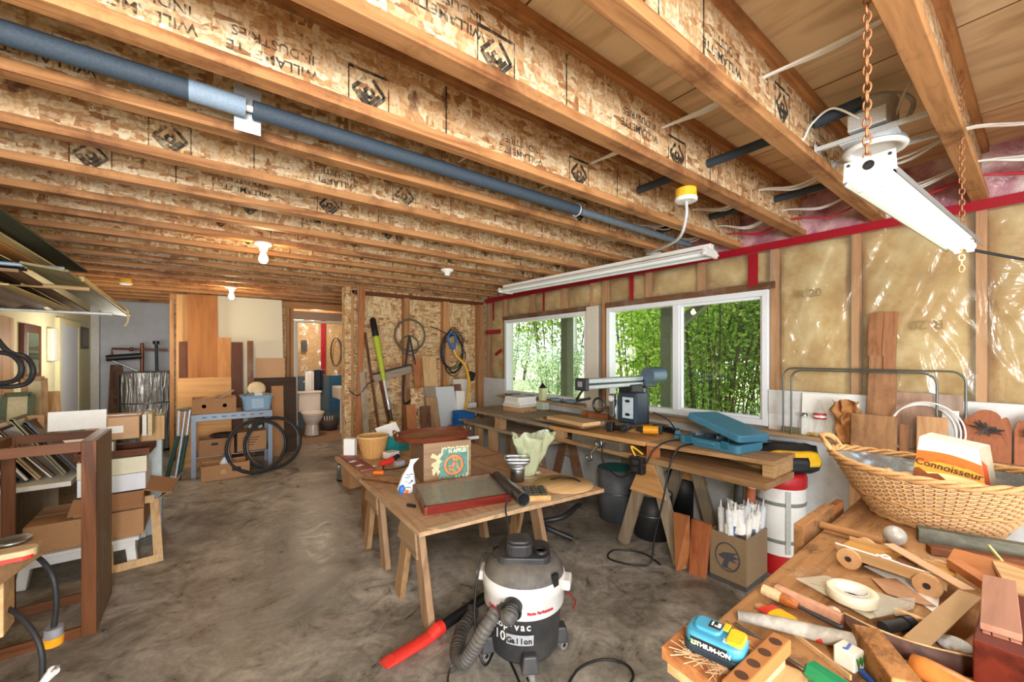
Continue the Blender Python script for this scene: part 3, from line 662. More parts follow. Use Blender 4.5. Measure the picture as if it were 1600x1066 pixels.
# tube lamps
def tube_lamp(name, lab, a, b, lit):
    a, b = Vector(a), Vector(b); d = (b - a).normalized(); L = (b - a).length
    rz = math.degrees(math.atan2(d.y, d.x))
    t = thing(name, lab, 'lamp', a, rz); W_ = WHITE
    if lit:
        m_ = MB(); sec = [(-.055, .06), (-.05, .075), (-.02, .085), (.02, .085), (.05, .075), (.055, .06), (.085, .0), (.08, .0), (.045, .052), (-.045, .052), (-.08, .0), (-.085, .0)]; sec = [(y_*.58, z_*.62) for y_, z_ in sec]
        vs = [(0, p[0], p[1]) for p in sec] + [(L, p[0], p[1]) for p in sec]; n = len(sec)
        m_.add(vs, [(i, (i + 1) % n, n + (i + 1) % n, n + i) for i in range(n)]); m_.obj('reflector', mat('#8b8c8b', .5, var=.03), t)
        MB().plate([(-.003, y, z) for y, z in ((-.05, .008), (.05, .008), (.047, .055), (-.047, .055))], .003, (1, 0, 0)).obj('end_plate', mat('#c9cac9', .5, var=.02), t, bev=.001)
        MB().lathe([(.0, 0), (.011, 0)], 20, mtx=Matrix.Translation((-.0045, 0, .034)) @ Matrix.Rotation(R(-90), 4, 'Y')).obj('knockout', DARKSTEEL, t)
        for s in (-1, 1): MB().cyl((-.005, s*.038, .046), (-.003, s*.038, .046), .0035, n=10).obj('screw', DARKSTEEL, t)
        for s in (-1, 1): MB().cyl((.012, s*.017, .004), (L - .02, s*.017, .004), .0155, n=14).obj('glowing_tube', emit('tube_glow', '#fffbe0', 2.6), t)
        for x_ in (.02, L - .02):
            for s in (-1, 1): MB().bb(x_ - .006, x_ + .006, s*.017 - .010, s*.017 + .010, -.018, .03).obj('tube_socket', W_, t, bev=.003)
        lamp('tube_light', 'AREA', (L/2, 0, -.03), 4.5, (1, .97, .86), L*.95, rot=(0, 0, 0), size_y=.08, parent=t)
    else:
        MB().bb(0, L, -.03, .03, .02, .06).obj('housing', W_, t, bev=.004)
        m_ = MB(); sec = [(-.03, .03), (-.11, -.0), (-.115, -.012), (-.108, -.01), (-.03, .02), (.03, .02), (.108, -.01), (.115, -.012), (.11, 0), (.03, .03)]
        vs = [(0, *p) for p in sec] + [(L, *p) for p in sec]; n = len(sec)
        m_.add(vs, [(i, (i + 1) % n, n + (i + 1) % n, n + i) for i in range(n)]); m_.obj('reflector', W_, t)
        for s in (-1, 1): MB().cyl((.03, s*.055, -.012), (L - .03, s*.055, -.012), .017, n=12).obj('tube', mat('#eef2f2', .25, var=.02), t)
        for x_ in (.015, L - .015): MB().bb(x_ - .012, x_ + .012, -.1, .1, -.03, .02).obj('tube_socket', W_, t, bev=.004)
        for k in range(5): MB().cyl((L*(k + .5)/5, -.0305, .045), (L*(k + .5)/5, -.029, .045), .006, n=10).obj('slot', DARKSTEEL, t)
    return t
tl = tube_lamp('tube_lamp', 'lit white tube lamp hanging on rusty chains at the right', (1.25, .254, 1.835), (2.36, .194, 1.80), True)
tube_lamp('tube_lamp', 'long unlit white tube lamp under the joists above the windows', (2.88, 1.44, 2.155), (2.72, 3.72, 2.155), False)
RUST = mat('#b27c56', .6, .6, .25, 60)
def chain(a, b, lab):
    a, b = Vector(a), Vector(b); n = int((b - a).length / .021); mb = MB()
    for i in range(n):
        c = a.lerp(b, (i + .5) / n); u = (1, 0, 0) if i % 2 else (0, 1, 0)
        mb.tube(ring(c, .0075, 10, u, (0, 0, 1), .0135), .0023, 5, closed=True)
    mb.obj('hanging_chain', RUST, label=lab, cat='chain', group='rusty chains of the lit tube lamp')
chain((1.27, .262, 1.885), (1.27, .262, 2.54), 'rusty chain holding the near end of the lit tube lamp')
chain((2.30, .197, 1.74), (2.30, .197, 2.50), 'rusty chain with a loose tail at the far end of the lit tube lamp')
MB().tube(catmull([(2.36, .2, 1.84), (2.6, .05, 1.80), (2.9, -.1, 1.78), (3.2, -.3, 1.75)], 8), .006, 8).obj('lamp_cord', BLACK, label='black cord leaving the far end of the lit tube lamp', cat='cord')

# recessed can lamp between the first two joists
cx_, cy_ = 2.225, .435
t = thing('recessed_lamp', 'lit recessed can lamp held by steel bars between two joists', 'lamp', (cx_, cy_, 2.27))
MB().lathe([(.102, .02), (.102, .03), (.075, .035), (.075, .19), (.06, .215), (.0, .22)], 28).obj('can', ZINC, t)
MB().lathe([(.072, .012), (.078, .0), (.100, -.002), (.106, .008), (.100, .018)], 28).obj('trim_ring', WHITE, t)
MB().lathe([(.0, .016), (.074, .016)], 24).obj('lens', emit('can_glow', '#fff1cc', 7), t)
MB().bb(-.13, -.035, -.06, .06, .06, .125).obj('wiring_box', ZINC, t, bev=.004)
MB().bb(-.11, .11, -.09, .09, .026, .031).obj('mounting_plate', ZINC, t)
for s in (-1, 1):
    m_ = MB(); m_.bb(s*.115 - .008, s*.115 + .008, -.21 + .03, .17, .03, .036); m_.bb(s*.115 - .001, s*.115 + .001, -.18, .17, .03, .05)
    for e in (-.18, .17): m_.bb(s*.115 - .015, s*.115 + .015, e - .002, e + .002, .0, .06)
    m_.obj('hanger_bar', ZINC, t)
MB().tube(catmull([(.03, .03, .19), (.06, -.05, .24), (.1, -.1, .2), (.06, -.09, .12), (.0, -.05, .08)], 10), .009, 8).obj('flexible_conduit', mat('#d6d9db', .4, .4), t)
MB().tube(catmull([(-.13, .02, .1), (-.16, .10, .17), (-.2, .16, .12), (-.22, .19, .06), (-.26, .2, .19), (-.3, .2, .22)], 10), .0045, 6).obj('feed_cable', CABLE, t)
MB().tube(catmull([(-.02, -.06, .09), (-.02, -.11, .22), (.03, -.17, .262)], 8), .0045, 6).obj('feed_cable', CABLE, t)
lamp('can_light', 'SPOT', (0, 0, .0), 5, (1, .9, .7), parent=t)
MB().cyl((2.155, .46, 2.46), (2.13, .617, 2.44), .026, n=14).obj('pipe_sleeve', FOAM, label='short black foam sleeve beside the recessed can lamp', cat='pipe')

# ------------------------------------------------------------ WINDOW WALL: things on the ledge
ledge = .885
def hoop(y0, y1, zt, x, lab):
    r = .06; pts = [(x, y0, ledge)] + [(x, y0 - r + r*math.cos(R(a)), zt - r + r*math.sin(R(a))) for a in range(0, 91, 15)] + [(x, y1 + r - r*math.sin(R(a)), zt - r + r*math.cos(R(a))) for a in range(0, 91, 15)] + [(x, y1, ledge)]
    MB().tube(pts, .0055, 8).obj('wire_hoop', mat('#6d7370', .45, .7), label=lab, cat='wire frame', group='bent wire hoops on the ledge')
hoop(1.115, .262, 1.335, 3.225, 'larger bent wire hoop standing on the ledge behind the tall plank')
hoop(1.055, .365, 1.322, 3.19, 'smaller bent wire hoop nested inside the larger one')
t = thing('jointed_plank', 'tall leaning plank glued from several wood strips against the film wall', 'board', (3.22, .6, ledge))
rel = lambda y, z: (3.215 + (z - ledge) / .8 * .07, y, z)
def strip(ya0, ya1, z0, z1, m):
    MB().plate([rel(ya0, z0), rel(ya1, z0), rel(ya1 - .02*(z1-z0), z1), rel(ya0 - .02*(z1-z0), z1)], .018, (1, 0, 0)).obj('wood_strip', m, t, world=True)
GW = wood('#b5835a', '#8d6040', 'Z', scale=18, stain='#7a5236'); GW2 = wood('#a5704a', '#7c5030', 'Z', scale=18)
strip(.672, .605, ledge, 1.42, GW); strip(.605, .545, ledge, 1.33, GW); strip(.605, .545, 1.33, 1.685, GW2); strip(.672, .605, 1.42, 1.685, GW2)
def leanb(lab, ya, yb, z1, x0, x1, m, z0=ledge, thk=.018, name='wood_board', cat='board', **k):
    """board leaning on the window wall: foot at x0, top at x1"""
    return MB().plate([(x0, ya, z0), (x0, yb, z0), (x1, yb, z1), (x1, ya, z1)], thk, (-1, 0, 0)).obj(name, m, label=lab, cat=cat, bev=.0015, **k)
leanb('square edged brown board leaning behind the left side of the wicker basket', .715, .512, 1.075, 3.02, 3.13, wood('#b08256', '#8a6040', 'Z', stain='#6b4a30'), z0=.0)
leanb('narrow reddish board next to the square brown board behind the basket', .505, .468, 1.035, 3.08, 3.15, GW2, z0=.0)
leanb('white panel piece standing on the ledge behind the glass bottle', 1.02, .77, 1.165, 3.272, 3.290, PAPER, thk=.01, name='drywall_offcut', cat='panel')
leanb('small white strip peeking out left of the tall plank', .765, .715, 1.13, 3.26, 3.285, WHITE, thk=.008, name='white_strip', cat='panel')
leanb('dusty pinkish plywood sheet behind the coiled cable', .585, .275, 1.205, 3.262, 3.292, wood('#b39079', '#957360', 'Z', stain='#a9a196'), thk=.008, name='plywood_sheet')
leanb('short pale cedar board inside the coiled cable', .435, .318, 1.09, 3.10, 3.145, wood('#d3a06e', '#b27a4c', 'Z', scale=18), z0=.0)
leanb('white grooved trim piece on the ledge right of the cedar board', .352, .288, 1.12, 3.235, 3.268, WHITE, thk=.02, name='white_trim_piece', cat='panel')
leanb('narrow tan offcut on the ledge at the right of the white trim', .283, .262, 1.02, 3.23, 3.25, PINE['Z'])
leanb('low dark weathered board lying against the wall before the plaques', .36, .20, .965, 3.14, 3.18, DARKW['Y'])
mb = MB()
for k in range(3):
    c = Vector((3.18 + .012*k, .405 + .01*k, 1.0)); mb.tube([p + Vector((.02*math.sin(i*.4+k), 0, 0)) for i, p in enumerate(ring(c, .145 - .006*k, 44, (0, 1, 0), (0, 0, 1), .165 - .01*k))], .0045, 6, closed=True)
mb.obj('cable_coil', CABLE, label='loose coil of pale cable standing on the ledge', cat='cable')
# crumpled kraft paper
MB().sheet(lambda u, v: (3.15 + .05*mnoise.noise((u*5, v*5, 1)) + .04*u*0, .80 - .13*u - .03*mnoise.noise((u*3, v*6, 5)) + .02*v, ledge + .26*v + .03*mnoise.noise((u*4, v*2, 8))), 22, 26).obj('crumpled_paper', mat('#a8713f', .8, var=.15), label='crumpled brown wrapping paper on the ledge left of the tall plank', cat='paper', solid=.002)
# bottle, jar, bracket
GL = glass('bottle_glass', '#dfe9e4', .02, .16)
p = at_x(1281, 683, 3.245); t = thing('glass_bottle', 'empty clear cola bottle with a red label on the ledge', 'bottle', (3.245, p.y, ledge)); h = .245
MB().lathe([(.0, .004), (.03, 0), (.036, .01), (.034, .06), (.029, .085), (.034, .12), (.035, .15), (.028, .175), (.016, .205), (.0125, .225), (.0145, .228), (.0145, h), (.011, h)], 24).obj('glass_body', GL, t)
MB().lathe([(.0352, .118), (.0358, .122), (.0358, .15), (.0352, .154)], 24).obj('red_label', RED, t)
MB().lathe([(.0362, .128), (.0362, .143)], 24).obj('white_band', WHITE, t)
text('Cola', .018, (-.038, 0, .136), (0, -1, 0), (0, 0, 1), WHITE, t, 'lettering', world=False)
p = at_x(1257, 676, 3.25); t = thing('glass_jar', 'small clear jar with a metal lid on the ledge left of the bottle', 'jar', (3.25, p.y, ledge))
MB().lathe([(.0, .003), (.03, 0), (.031, .006), (.031, .1), (.018, .118), (.018, .13)], 20).obj('glass_body', GL, t); MB().lathe([(.02, .128), (.02, .146), (.0, .147)], 20).obj('lid', STEEL, t)
p = at_x(1234, 672, 3.235); MB().bb(3.215, 3.26, p.y - .055, p.y + .055, ledge, ledge + .006).bb(3.252, 3.26, p.y - .055, p.y + .055, ledge, ledge + .04).obj('angle_bracket', mat('#8a7f62', .6, .5), label='dull metal angle bracket lying on the ledge inside the hoop', cat='bracket')
# plaques with painted branches
def plaque(yc, wd, h, lab, seed):
    t = thing('wood_plaque', lab, 'plaque', (3.17, yc, ledge), group='shaped cedar plaques'); n = 40; pl = []
    for i in range(n + 1):
        u = i / n; y = wd/2 - wd*u; s = abs(2*u - 1); pl.append((0, y, h - .052*(1 - math.sqrt(max(0, 1 - (s/.62)**2))) if s < .60 else h - .052*(.75) - .004 + (.012*math.sin(min(1, (s-.60)/.2)*math.pi/2) if s < .8 else .012 - .05*((s-.8)/.2)**2)))
    pts = [(0, wd/2, 0)] + pl + [(0, -wd/2, 0)]
    MB().plate([(p_[0] + p_[2]*.25, p_[1], p_[2]) for p_ in pts], .02, (1, 0, -.25)).obj('panel', wood('#b06a45', '#94502f', 'Z', scale=26), t, bev=.002)
    rr = random.Random(seed); mb = MB()
    for k in range(34):
        a = rr.uniform(0, 6.28); r0 = rr.uniform(.0, .028); L = rr.uniform(.015, .04); c = Vector((0, r0*math.cos(a), h*.63 + r0*.7*math.sin(a)))
        e = c + Vector((0, math.cos(a)*L, math.sin(a)*L*.7)); f = lambda v: Vector((v.z*.25 - .0215, v.y, v.z))
        mb.bar(f(c), f(e), .006, .0015, (0, -math.sin(a), math.cos(a)))
    mb.obj('painted_branch', BLACK, t)
plaque(.19, .165, .255, 'cedar plaque with a black painted branch, wholly in view on the ledge', 1)
plaque(.02, .16, .245, 'cedar plaque cut off by the right edge, partly behind its neighbour', 5)
# green legged folding chair behind the foreground bench
t = thing('folding_chair', 'green folding chair with a grey tube arm beyond the basket', 'chair', (2.6, -.06, 0))
for y in (-.0, -.05): MB().bb(2.6, 2.63, y - .012, y + .012, .2, .95).obj('green_slat', mat('#1f5a44', .6), t, world=True)
MB().tube(catmull([(2.5, .2, .62), (2.52, .1, .72), (2.5, .0, .92), (2.5, -.2, 1.02)], 8), .012, 8).obj('tube_arm', STEEL, t, world=True)
MB().tube([(2.62, -.02, 0), (2.62, -.02, .4)], .012, 8).obj('leg', STEEL, t, world=True); MB().tube([(2.62, -.3, 0), (2.62, -.3, .9)], .012, 8).obj('leg', STEEL, t, world=True)
# ------------------------------------------------------------ LONG BENCH UNDER THE WINDOWS
def V2(px, py, z): p = at_z(px, py, z); return (p.x, p.y)
t = thing('window_workbench', 'long rough plank workbench on sawhorse legs under the windows', 'workbench', (2.8, 2.6, 0))
MB().bb(2.50, 2.92, .95, 2.75, .662, .70).obj('lower_plank', FIR['Y'], t, bev=.003, world=True)
MB().prism([(2.655, .965), (2.535, 1.745), (2.95, 1.745), (2.99, .965)], .772, .80).obj('upper_plank', FIR['Y'], t, bev=.003, world=True)
MB().prism([(2.52, 1.75), (2.45, 2.68), (3.19, 2.68), (3.19, 1.75)], .768, .80).obj('upper_plank', PLYWD['Y'], t, bev=.003, world=True)
MB().bb(2.47, 3.19, 2.69, 4.15, .768, .80).obj('upper_plank', GREYWOOD['Y'], t, bev=.003, world=True)
MB().bb(2.52, 2.9, 2.76, 4.3, .60, .635).obj('lower_plank', GREYWOOD['Y'], t, bev=.003, world=True)
MB().bb(2.66, 2.96, .97, 1.03, .70, .772).obj('end_block', PINE['Y'], t, world=True); MB().bb(2.52, 2.58, 1.66, 1.73, .70, .772).obj('spacer_block', CEDAR['X'], t, world=True)
MB().bb(2.48, 2.56, 2.56, 2.66, .70, .768).obj('spacer_block', FIR['X'], t, world=True); MB().bb(2.5, 2.58, 3.5, 3.6, .635, .768).obj('spacer_block', FIR['X'], t, world=True); MB().bb(3.1, 3.18, 3.5, 3.6, .635, .768).obj('spacer_block', FIR['X'], t, world=True)
def horse(parent, x0, x1, y, top, spread, m, gm, wd=.085):
    MB().bb(x0 - .03, x1 + .03, y - .02, y + .02, top - .09, top).obj('beam', m['X'], parent, bev=.002, world=True)
    for x in (x0, x1):
        for s in (-1, 1):
            MB().bar((x, y + s*.03, top - .01), (x, y + s*spread, 0), wd, .038, (1, 0, 0) if False else (0, 1, 0)).obj('leg', m['Z'], parent, bev=.002, world=True)
    for x, e in ((x0 - .028, -1), (x1 + .022, 1)):
        MB().plate([(x, y - .045, top - .005), (x, y + .045, top - .005), (x, y + .12 + spread*.12, top - .23), (x, y - .12 - spread*.12, top - .23)], .012, (-1, 0, 0)).obj('gusset', gm, parent, bev=.001, world=True)
horse(t, 2.55, 3.05, 1.72, .662, .235, GREYWOOD, PLYWD['Y'])
horse(t, 2.6, 3.05, 3.05, .60, .22, BROWNW, GREYWOOD['Y'])
for (x, y) in ((2.62, 4.1), (3.1, 4.1), (2.56, 3.72)): MB().bb(x - .04, x + .04, y - .04, y + .04, 0, .60 if x < 3 else .768).obj('post', FIR['Z'], t, world=True)
MB().bb(3.06, 3.13, 2.3, 2.37, 0, .768).obj('post', GREYWOOD['Z'], t, world=True)
BZ = .80
def on(px, py, z=BZ): return at_z(px, py, z)
# radial arm saw
t = thing('radial_arm_saw', 'old radial arm saw with a grey arm and black motor before the window', 'saw', (3.0, 2.13, BZ))
BLUEG = mat('#5d7386', .4, .5, .1); LGREY = mat('#b9c2c8', .35, .3)
MB().bb(2.76, 3.18, 1.96, 2.3, .80, .83).obj('table', PLYWD['X'], t, world=True)
MB().cyl((3.06, 2.13, .83), (3.06, 2.13, 1.14), .045, n=20).obj('column', DARKSTEEL, t, world=True)
a = MB().bb(2.27, 3.14, 2.08, 2.18, 1.165, 1.245).obj('arm', LGREY, t, bev=.008, world=True)
MB().bb(2.262, 2.30, 2.07, 2.19, 1.155, 1.25).obj('arm_cap', DARKSTEEL, t, bev=.01, world=True); MB().bb(2.256, 2.262, 2.11, 2.15, 1.185, 1.225).obj('cap_window', mat('#8c9298', .5), t, world=True)
for y in (2.082, 2.178): MB().bb(2.3, 3.1, y - .004, y + .004, 1.195, 1.212).obj('arm_rail', DARKSTEEL, t, world=True)
MB().bb(2.98, 3.16, 2.06, 2.2, 1.15, 1.235).obj('arm_housing', DARKSTEEL, t, bev=.01, world=True)
MB().cyl((2.98, 2.04, 1.255), (3.17, 2.04, 1.255), .068, n=20).obj('motor_cap', BLUEG, t, bev=.008, world=True)
MB().bb(2.80, 2.95, 2.06, 2.2, 1.10, 1.18).obj('carriage', BLACK, t, bev=.008, world=True)
mo = MB().bb(2.76, 2.92, 1.99, 2.18, .86, 1.12).obj('motor', mat('#2f3d4a', .4), t, bev=.02, world=True)
MB().bb(2.752, 2.76, 2.02, 2.12, .91, 1.08).obj('rating_plate', mat('#c9ddea', .4), t, world=True)
for z in (.94, 1.05): MB().ball((2.751, 2.07, z), .018, (.15, 1.4, .7)).obj('plate_mark', BLACK, t, world=True)
MB().lathe([(0, -.012), (.10, -.012), (.105, 0), (.10, .012), (0, .012)], 26, mtx=Matrix.Translation((2.86, 2.21, .955)) @ Matrix.Rotation(R(90), 4, 'X')).obj('blade_guard', LGREY, t, world=True)
MB().bb(2.74, 2.78, 2.2, 2.25, .9, 1.1).obj('guard_arm', STEEL, t, bev=.01, world=True); MB().cyl((2.735, 2.225, 1.06), (2.785, 2.225, 1.06), .025, n=14).obj('knob', WHITE, t, world=True)
MB().tube(catmull([(2.3, 2.13, 1.17), (2.28, 2.17, 1.10), (2.33, 2.22, 1.07), (2.45, 2.2, 1.08)], 8), .010, 8).obj('handle', BLACK, t, world=True)
MB().tube(ring((2.55, 2.2, 1.02), .055, 24, (0, 1, 0), (0, 0, 1)), .010, 8, closed=True).obj('hook_ring', DARKSTEEL, t, world=True)
MB().tube(catmull([(2.96, 1.97, .95), (3.0, 1.86, .9), (3.05, 1.82, .82), (3.1, 1.8, .81)], 6), .006, 6).obj('cord', BLACK, t, world=True)
# blue tool case
p1, p2, p3 = on(1068, 694), on(1165, 702), on(1180, 690)
t = thing('tool_case', 'open teal blue plastic tool case on the near end of the bench', 'tool case', (2.82, 1.36, BZ), -97)
CASE = mat('#4484a4', .45, var=.08, scale=20)
MB().prism([(x, y) for x, y in rounded(.44, .29, .03)], 0, .055).obj('base', CASE, t, bev=.006); MB().prism(rounded(.41, .26, .02), .055, .057).obj('inner_tray', mat('#1d566d', .6), t)
lid = MB(); lid.prism(rounded(.44, .29, .03), 0, .05); lid.move(Matrix.Translation((.215, .03, .062)) @ Matrix.Rotation(R(13), 4, 'Y') @ Matrix.Rotation(R(-8), 4, 'Z') @ Matrix.Translation((-.215, 0, 0))); L_ = lid.obj('lid', CASE, t, bev=.008)
for x in (-.13, .13): MB().bb(x - .025, x + .025, -.152, -.142, .02, .07).obj('latch', mat('#256c88', .5), t, bev=.003)
MB().bb(-.07, .07, -.165, -.148, .03, .05).obj('handle', CASE, t, bev=.006)
for i in range(4): MB().bar((-.15 + .08*i, -.05, .065), (-.1 + .08*i, .03, .065), .02, .012, (0, 0, 1)).obj('hand_tool', DARKSTEEL if i % 2 else STEEL, t, bev=.002)
# drill in two tone housing
def drill(name, lab, p, rz, col):
    t = thing(name, lab, 'drill', p, rz)
    MB().cyl((-.06, 0, .05), (.05, 0, .05), .032, n=18).obj('motor_housing', mat(col, .4), t, bev=.006); MB().cyl((.05, 0, .05), (.10, 0, .05), .022, .014, n=16).obj('chuck', BLACK, t)
    MB().tube([(-.02, 0, .04), (-.03, -.05, .035), (-.045, -.11, .035)], [.022, .019, .021], 10).obj('grip', BLACK, t); MB().bb(-.085, -.01, -.165, -.115, .0, .075).obj('battery', BLACK, t, bev=.006)
p = on(968, 680); drill('cordless_drill', 'black and yellow cordless drill lying beside the saw', (p.x + .08, p.y, BZ), 200, '#2a2a2c')
p = on(1006, 684); drill('cordless_driver', 'yellow cordless driver lying next to the black drill', (p.x + .08, p.y, BZ), 120, '#e9a01c')
for px, py, rz, lab in ((1050, 684, 30, 'small teal hand plane left of the blue tool case'), (1038, 678, 75, 'dark hand tool between the drills and the blue case')):
    p = on(px, py); t = thing('hand_plane', lab, 'hand plane', (p.x + .08, p.y, BZ), rz)
    MB().bb(-.09, .09, -.025, .025, 0, .02).obj('sole', DARKSTEEL if rz > 40 else CASE, t, bev=.003); MB().bb(-.05, .03, -.02, .02, .02, .045).obj('body', BLACK if rz > 40 else CASE, t, bev=.006); MB().ball((.06, 0, .035), .018).obj('knob', BLACK, t)
# blocks and shims beside the lumber
rr = random.Random(4)
def lumber(lab, px, py, z, L, wd, th, rz, m, name='wood_offcut', grp=None, dx=0):
    p = at_z(px, py, z); return_ = MB().box((0, 0, th/2), (wd, L, th)); return_.move(Matrix.Translation((p.x + dx, p.y, z)) @ Matrix.Rotation(R(rz), 4, 'Z')); return return_.obj(name, m, label=lab, cat='board', bev=.0015, group=grp)
lumber('long reddish board lying on the bench behind the drills', 1020, 668, BZ, .9, .10, .018, 6, CEDAR['Y'], dx=.3)
lumber('brick red wood block lying in front of the saw table', 915, 657, BZ, .22, .06, .05, 10, CEDAR['Y'], dx=.2)
lumber('second brick red block at the left end of the saw table', 890, 654, BZ, .18, .06, .045, 4, CEDAR['Y'], dx=.3)
lumber('sawdusty pale panel lying on the bench front left of the saw', 925, 668, BZ, .7, .3, .012, 4, GREYWOOD['Y'], dx=.22)
z = BZ
for i in range(5):
    lumber(['wide grey board at the bottom of the loose stack on the far bench', 'thin tan board second from the bottom of the far bench stack', 'weathered board in the middle of the far bench stack', 'dark framed board near the top of the far bench stack', 'small pale board on top of the far bench stack'][i], 862, 664, z, .62 - .05*i, .30 - .03*i, .026, 8 + rr.uniform(-14, 14), [GREYWOOD, FIR, GREYWOOD, BROWNW, PINE][i]['Y'], grp='boards stacked on the far bench', dx=.22); z += .0265
# trays of paper at the far end
p = on(794, 645); z = BZ
for i, (m, h, lab) in enumerate(((FIR['Y'], .05, 'wooden tray at the bottom of the paper stack at the far bench end'), (OFFW, .035, 'off white box above the wooden tray'), (PAPER, .03, 'white box in the middle of the paper stack'), (WHITE, .03, 'grey white box near the top of the paper stack'), (PAPER, .02, 'top white sheet bundle of the paper stack'))):
    MB().box((p.x + .2, p.y + .05 + rr.uniform(-.02, .02), z + h/2), (.24, .3 - .01*i, h - .001), (0, 0, rr.uniform(-6, 6))).obj('paper_tray', m, label=lab, cat='box', group='stack of white boxes at the far bench end', bev=.002); z += h
def open_box(name, lab, c, sz, rz, m, cat='box', th=.006, flaps=0, parts=None, grp=None, tilt=0):
    t = thing(name, lab, cat, c, rz, grp); x, y, z = sz[0]/2, sz[1]/2, sz[2]
    b = MB(); b.bb(-x, x, -y, y, 0, th); b.bb(-x, x, -y, -y+th, th, z); b.bb(-x, x, y-th, y, th, z); b.bb(-x, -x+th, -y+th, y-th, th, z); b.bb(x-th, x, -y+th, y-th, th, z)
    b.obj('carton', m, t)
    for k in range(flaps):
        s = [(0, -1), (1, 0), (0, 1), (-1, 0)][k]; o_ = random.uniform(.3, .7); f = y*.8 if s[0] == 0 else x*.8; f = min(x, y) * .9
        if s[0] == 0: MB().plate([(-x, s[1]*y, z), (x, s[1]*y, z), (x, s[1]*(y + f), z - f*o_), (-x, s[1]*(y + f), z - f*o_)], .004, (0, 0, 1)).obj('flap', m, t)
        else: MB().plate([(s[0]*x, -y, z), (s[0]*x, y, z), (s[0]*(x + f), y, z - f*o_), (s[0]*(x + f), -y, z - f*o_)], .004, (0, 0, 1)).obj('flap', m, t)
    return t
p = on(833, 640); open_box('tin_box', 'small pale green open box on the far bench before the window', (p.x + .1, p.y, BZ), (.1, .2, .075), 5, mat('#dbe6d2', .5), th=.004)
p = at_x(848, 636, 3.235); t = thing('lantern', 'small pale lantern with a dark peaked roof on the far window sill', 'lantern', (3.235, p.y, .885)); MB().bb(-.035, .035, -.035, .035, 0, .15).obj('body', mat('#dce3b2', .5), t, bev=.004); MB().lathe([(.06, .15), (.015, .2), (.0, .205)], 4).obj('roof', DARKSTEEL, t); MB().tube(ring((0, 0, .215), .012, 12, (0, 1, 0), (0, 0, 1)), .002, 5, closed=True).obj('ring', DARKSTEEL, t)
for i, (px, r, lab) in enumerate(((806, .07, 'blue grey bowl at the left end of the far window sill'), (827, .075, 'second bowl on the far window sill behind the lantern'), (870, .085, 'blue grey bowl on the far sill in front of the deck post'), (893, .08, 'shallow bowl at the right end of the far window sill'))):
    p = at_x(px, 640, 3.24); MB().lathe([(.0, .004), (r*.5, 0), (r*.85, .025), (r, .045), (r*.96, .045), (r*.5, .012), (0, .01)], 22, c=(3.235, p.y, .885)).obj('bowl', mat('#7c94a3', .35), label=lab, cat='bowl', group='bowls on the far window sill')
# white cartons against the strand board by the far bench end
MB().box((2.78, 4.75, .3), (.34, .3, .6)).obj('storage_bin', GREYWOOD['X'], label='weathered wooden bin in the corner under the white cartons', cat='bin', bev=.004)
MB().bar((2.74, 4.78, .6), (2.77, 4.86, .93), .13, .12, (1, 0, 0)).obj('carton', PAPER, label='tall white carton leaning in the corner by the far bench', cat='box', bev=.003)
MB().box((2.9, 4.78, .69), (.13, .14, .18), (0, 0, 12)).obj('carton', WHITE, label='short white carton beside the tall one in the corner', cat='box', bev=.003)
# bench underside clutter
p = at_z(745, 690, .45)
MB().prism(rounded(.5, .3, .04), .0, .1).move(Matrix.Translation((2.2, 3.28, .30))).obj('black_tray', BLACK, label='black plastic tray on the bin beside the center table', cat='tray', bev=.01)
MB().box((2.2, 3.28, .15), (.46, .3, .298)).obj('storage_bin', mat('#4a5348', .6), label='dark green bin below the black tray', cat='bin', bev=.01)
p = at_x(930, 688, 2.49); t = thing('metal_tray', 'long dull metal tray hung under the bench front below the saw', 'drawer', (2.48, 2.13, .70)); MB().bb(2.47, 2.72, 1.92, 2.42, .702, .765).obj('box_front', mat('#8a8275', .4, .6, .25), t, bev=.004, world=True)
t = thing('bench_vise_handle', 'steel wrench shaped handle hanging below the metal drawer', 'vise', (2.45, 2.16, .62)); MB().bar((2.46, 2.12, .73), (2.44, 2.2, .62), .022, .01, (0, 1, 0)).obj('shaft', STEEL, t, bev=.003, world=True)
for c, r in (((2.458, 2.12, .735), .028), ((2.438, 2.2, .615), .026)): MB().tube(ring(c, r, 18, (0, 1, 0), (0, 0, 1)), .009, 8, closed=True).obj('ring_end', STEEL, t, world=True)
for px, py, L, rz, m, lab in ((1075, 700, .3, 70, PINE, 'pale shim under the upper plank at the left'), (1110, 712, .22, 20, GREYWOOD, 'grey block between the bench planks'), (1132, 718, .26, 8, CEDAR, 'reddish block between the bench planks'), (1165, 728, .25, -20, PINE, 'pale offcut sticking out between the bench planks'), (1040, 698, .2, 60, PINE, 'short pale stick on the lower bench plank near the outlet box')):
    lumber(lab, px, py, .70, L, .07, .035, rz, m['Y'], dx=.06)
t = thing('outlet_box', 'black outlet box hanging on the bench front with cords plugged in', 'outlet box', (2.44, 1.78, .58)); p = at_x(995, 727, 2.45)
MB().bb(2.43, 2.485, p.y - .055, p.y + .055, p.z - .06, p.z + .06).obj('housing', BLACK, t, bev=.008, world=True)
for dz in (-.025, .025): MB().bb(2.426, 2.43, p.y - .022, p.y + .022, p.z + dz - .016, p.z + dz + .016).obj('socket', mat('#3a3a3c', .4), t, world=True)
def cord(lab, pts, r=.006, m=None, name='power_cord'): MB().tube(catmull(pts, 9), r, 7).obj(name, m or BLACK, label=lab, cat='cord')
o_ = (2.42, p.y, p.z)
cord('black cord from the outlet box looping left past the grey barrel', [o_, (2.40, p.y + .1, p.z - .1), (2.40, p.y + .26, p.z - .03), (2.46, p.y + .30, p.z + .1), (2.52, p.y + .2, .71)])
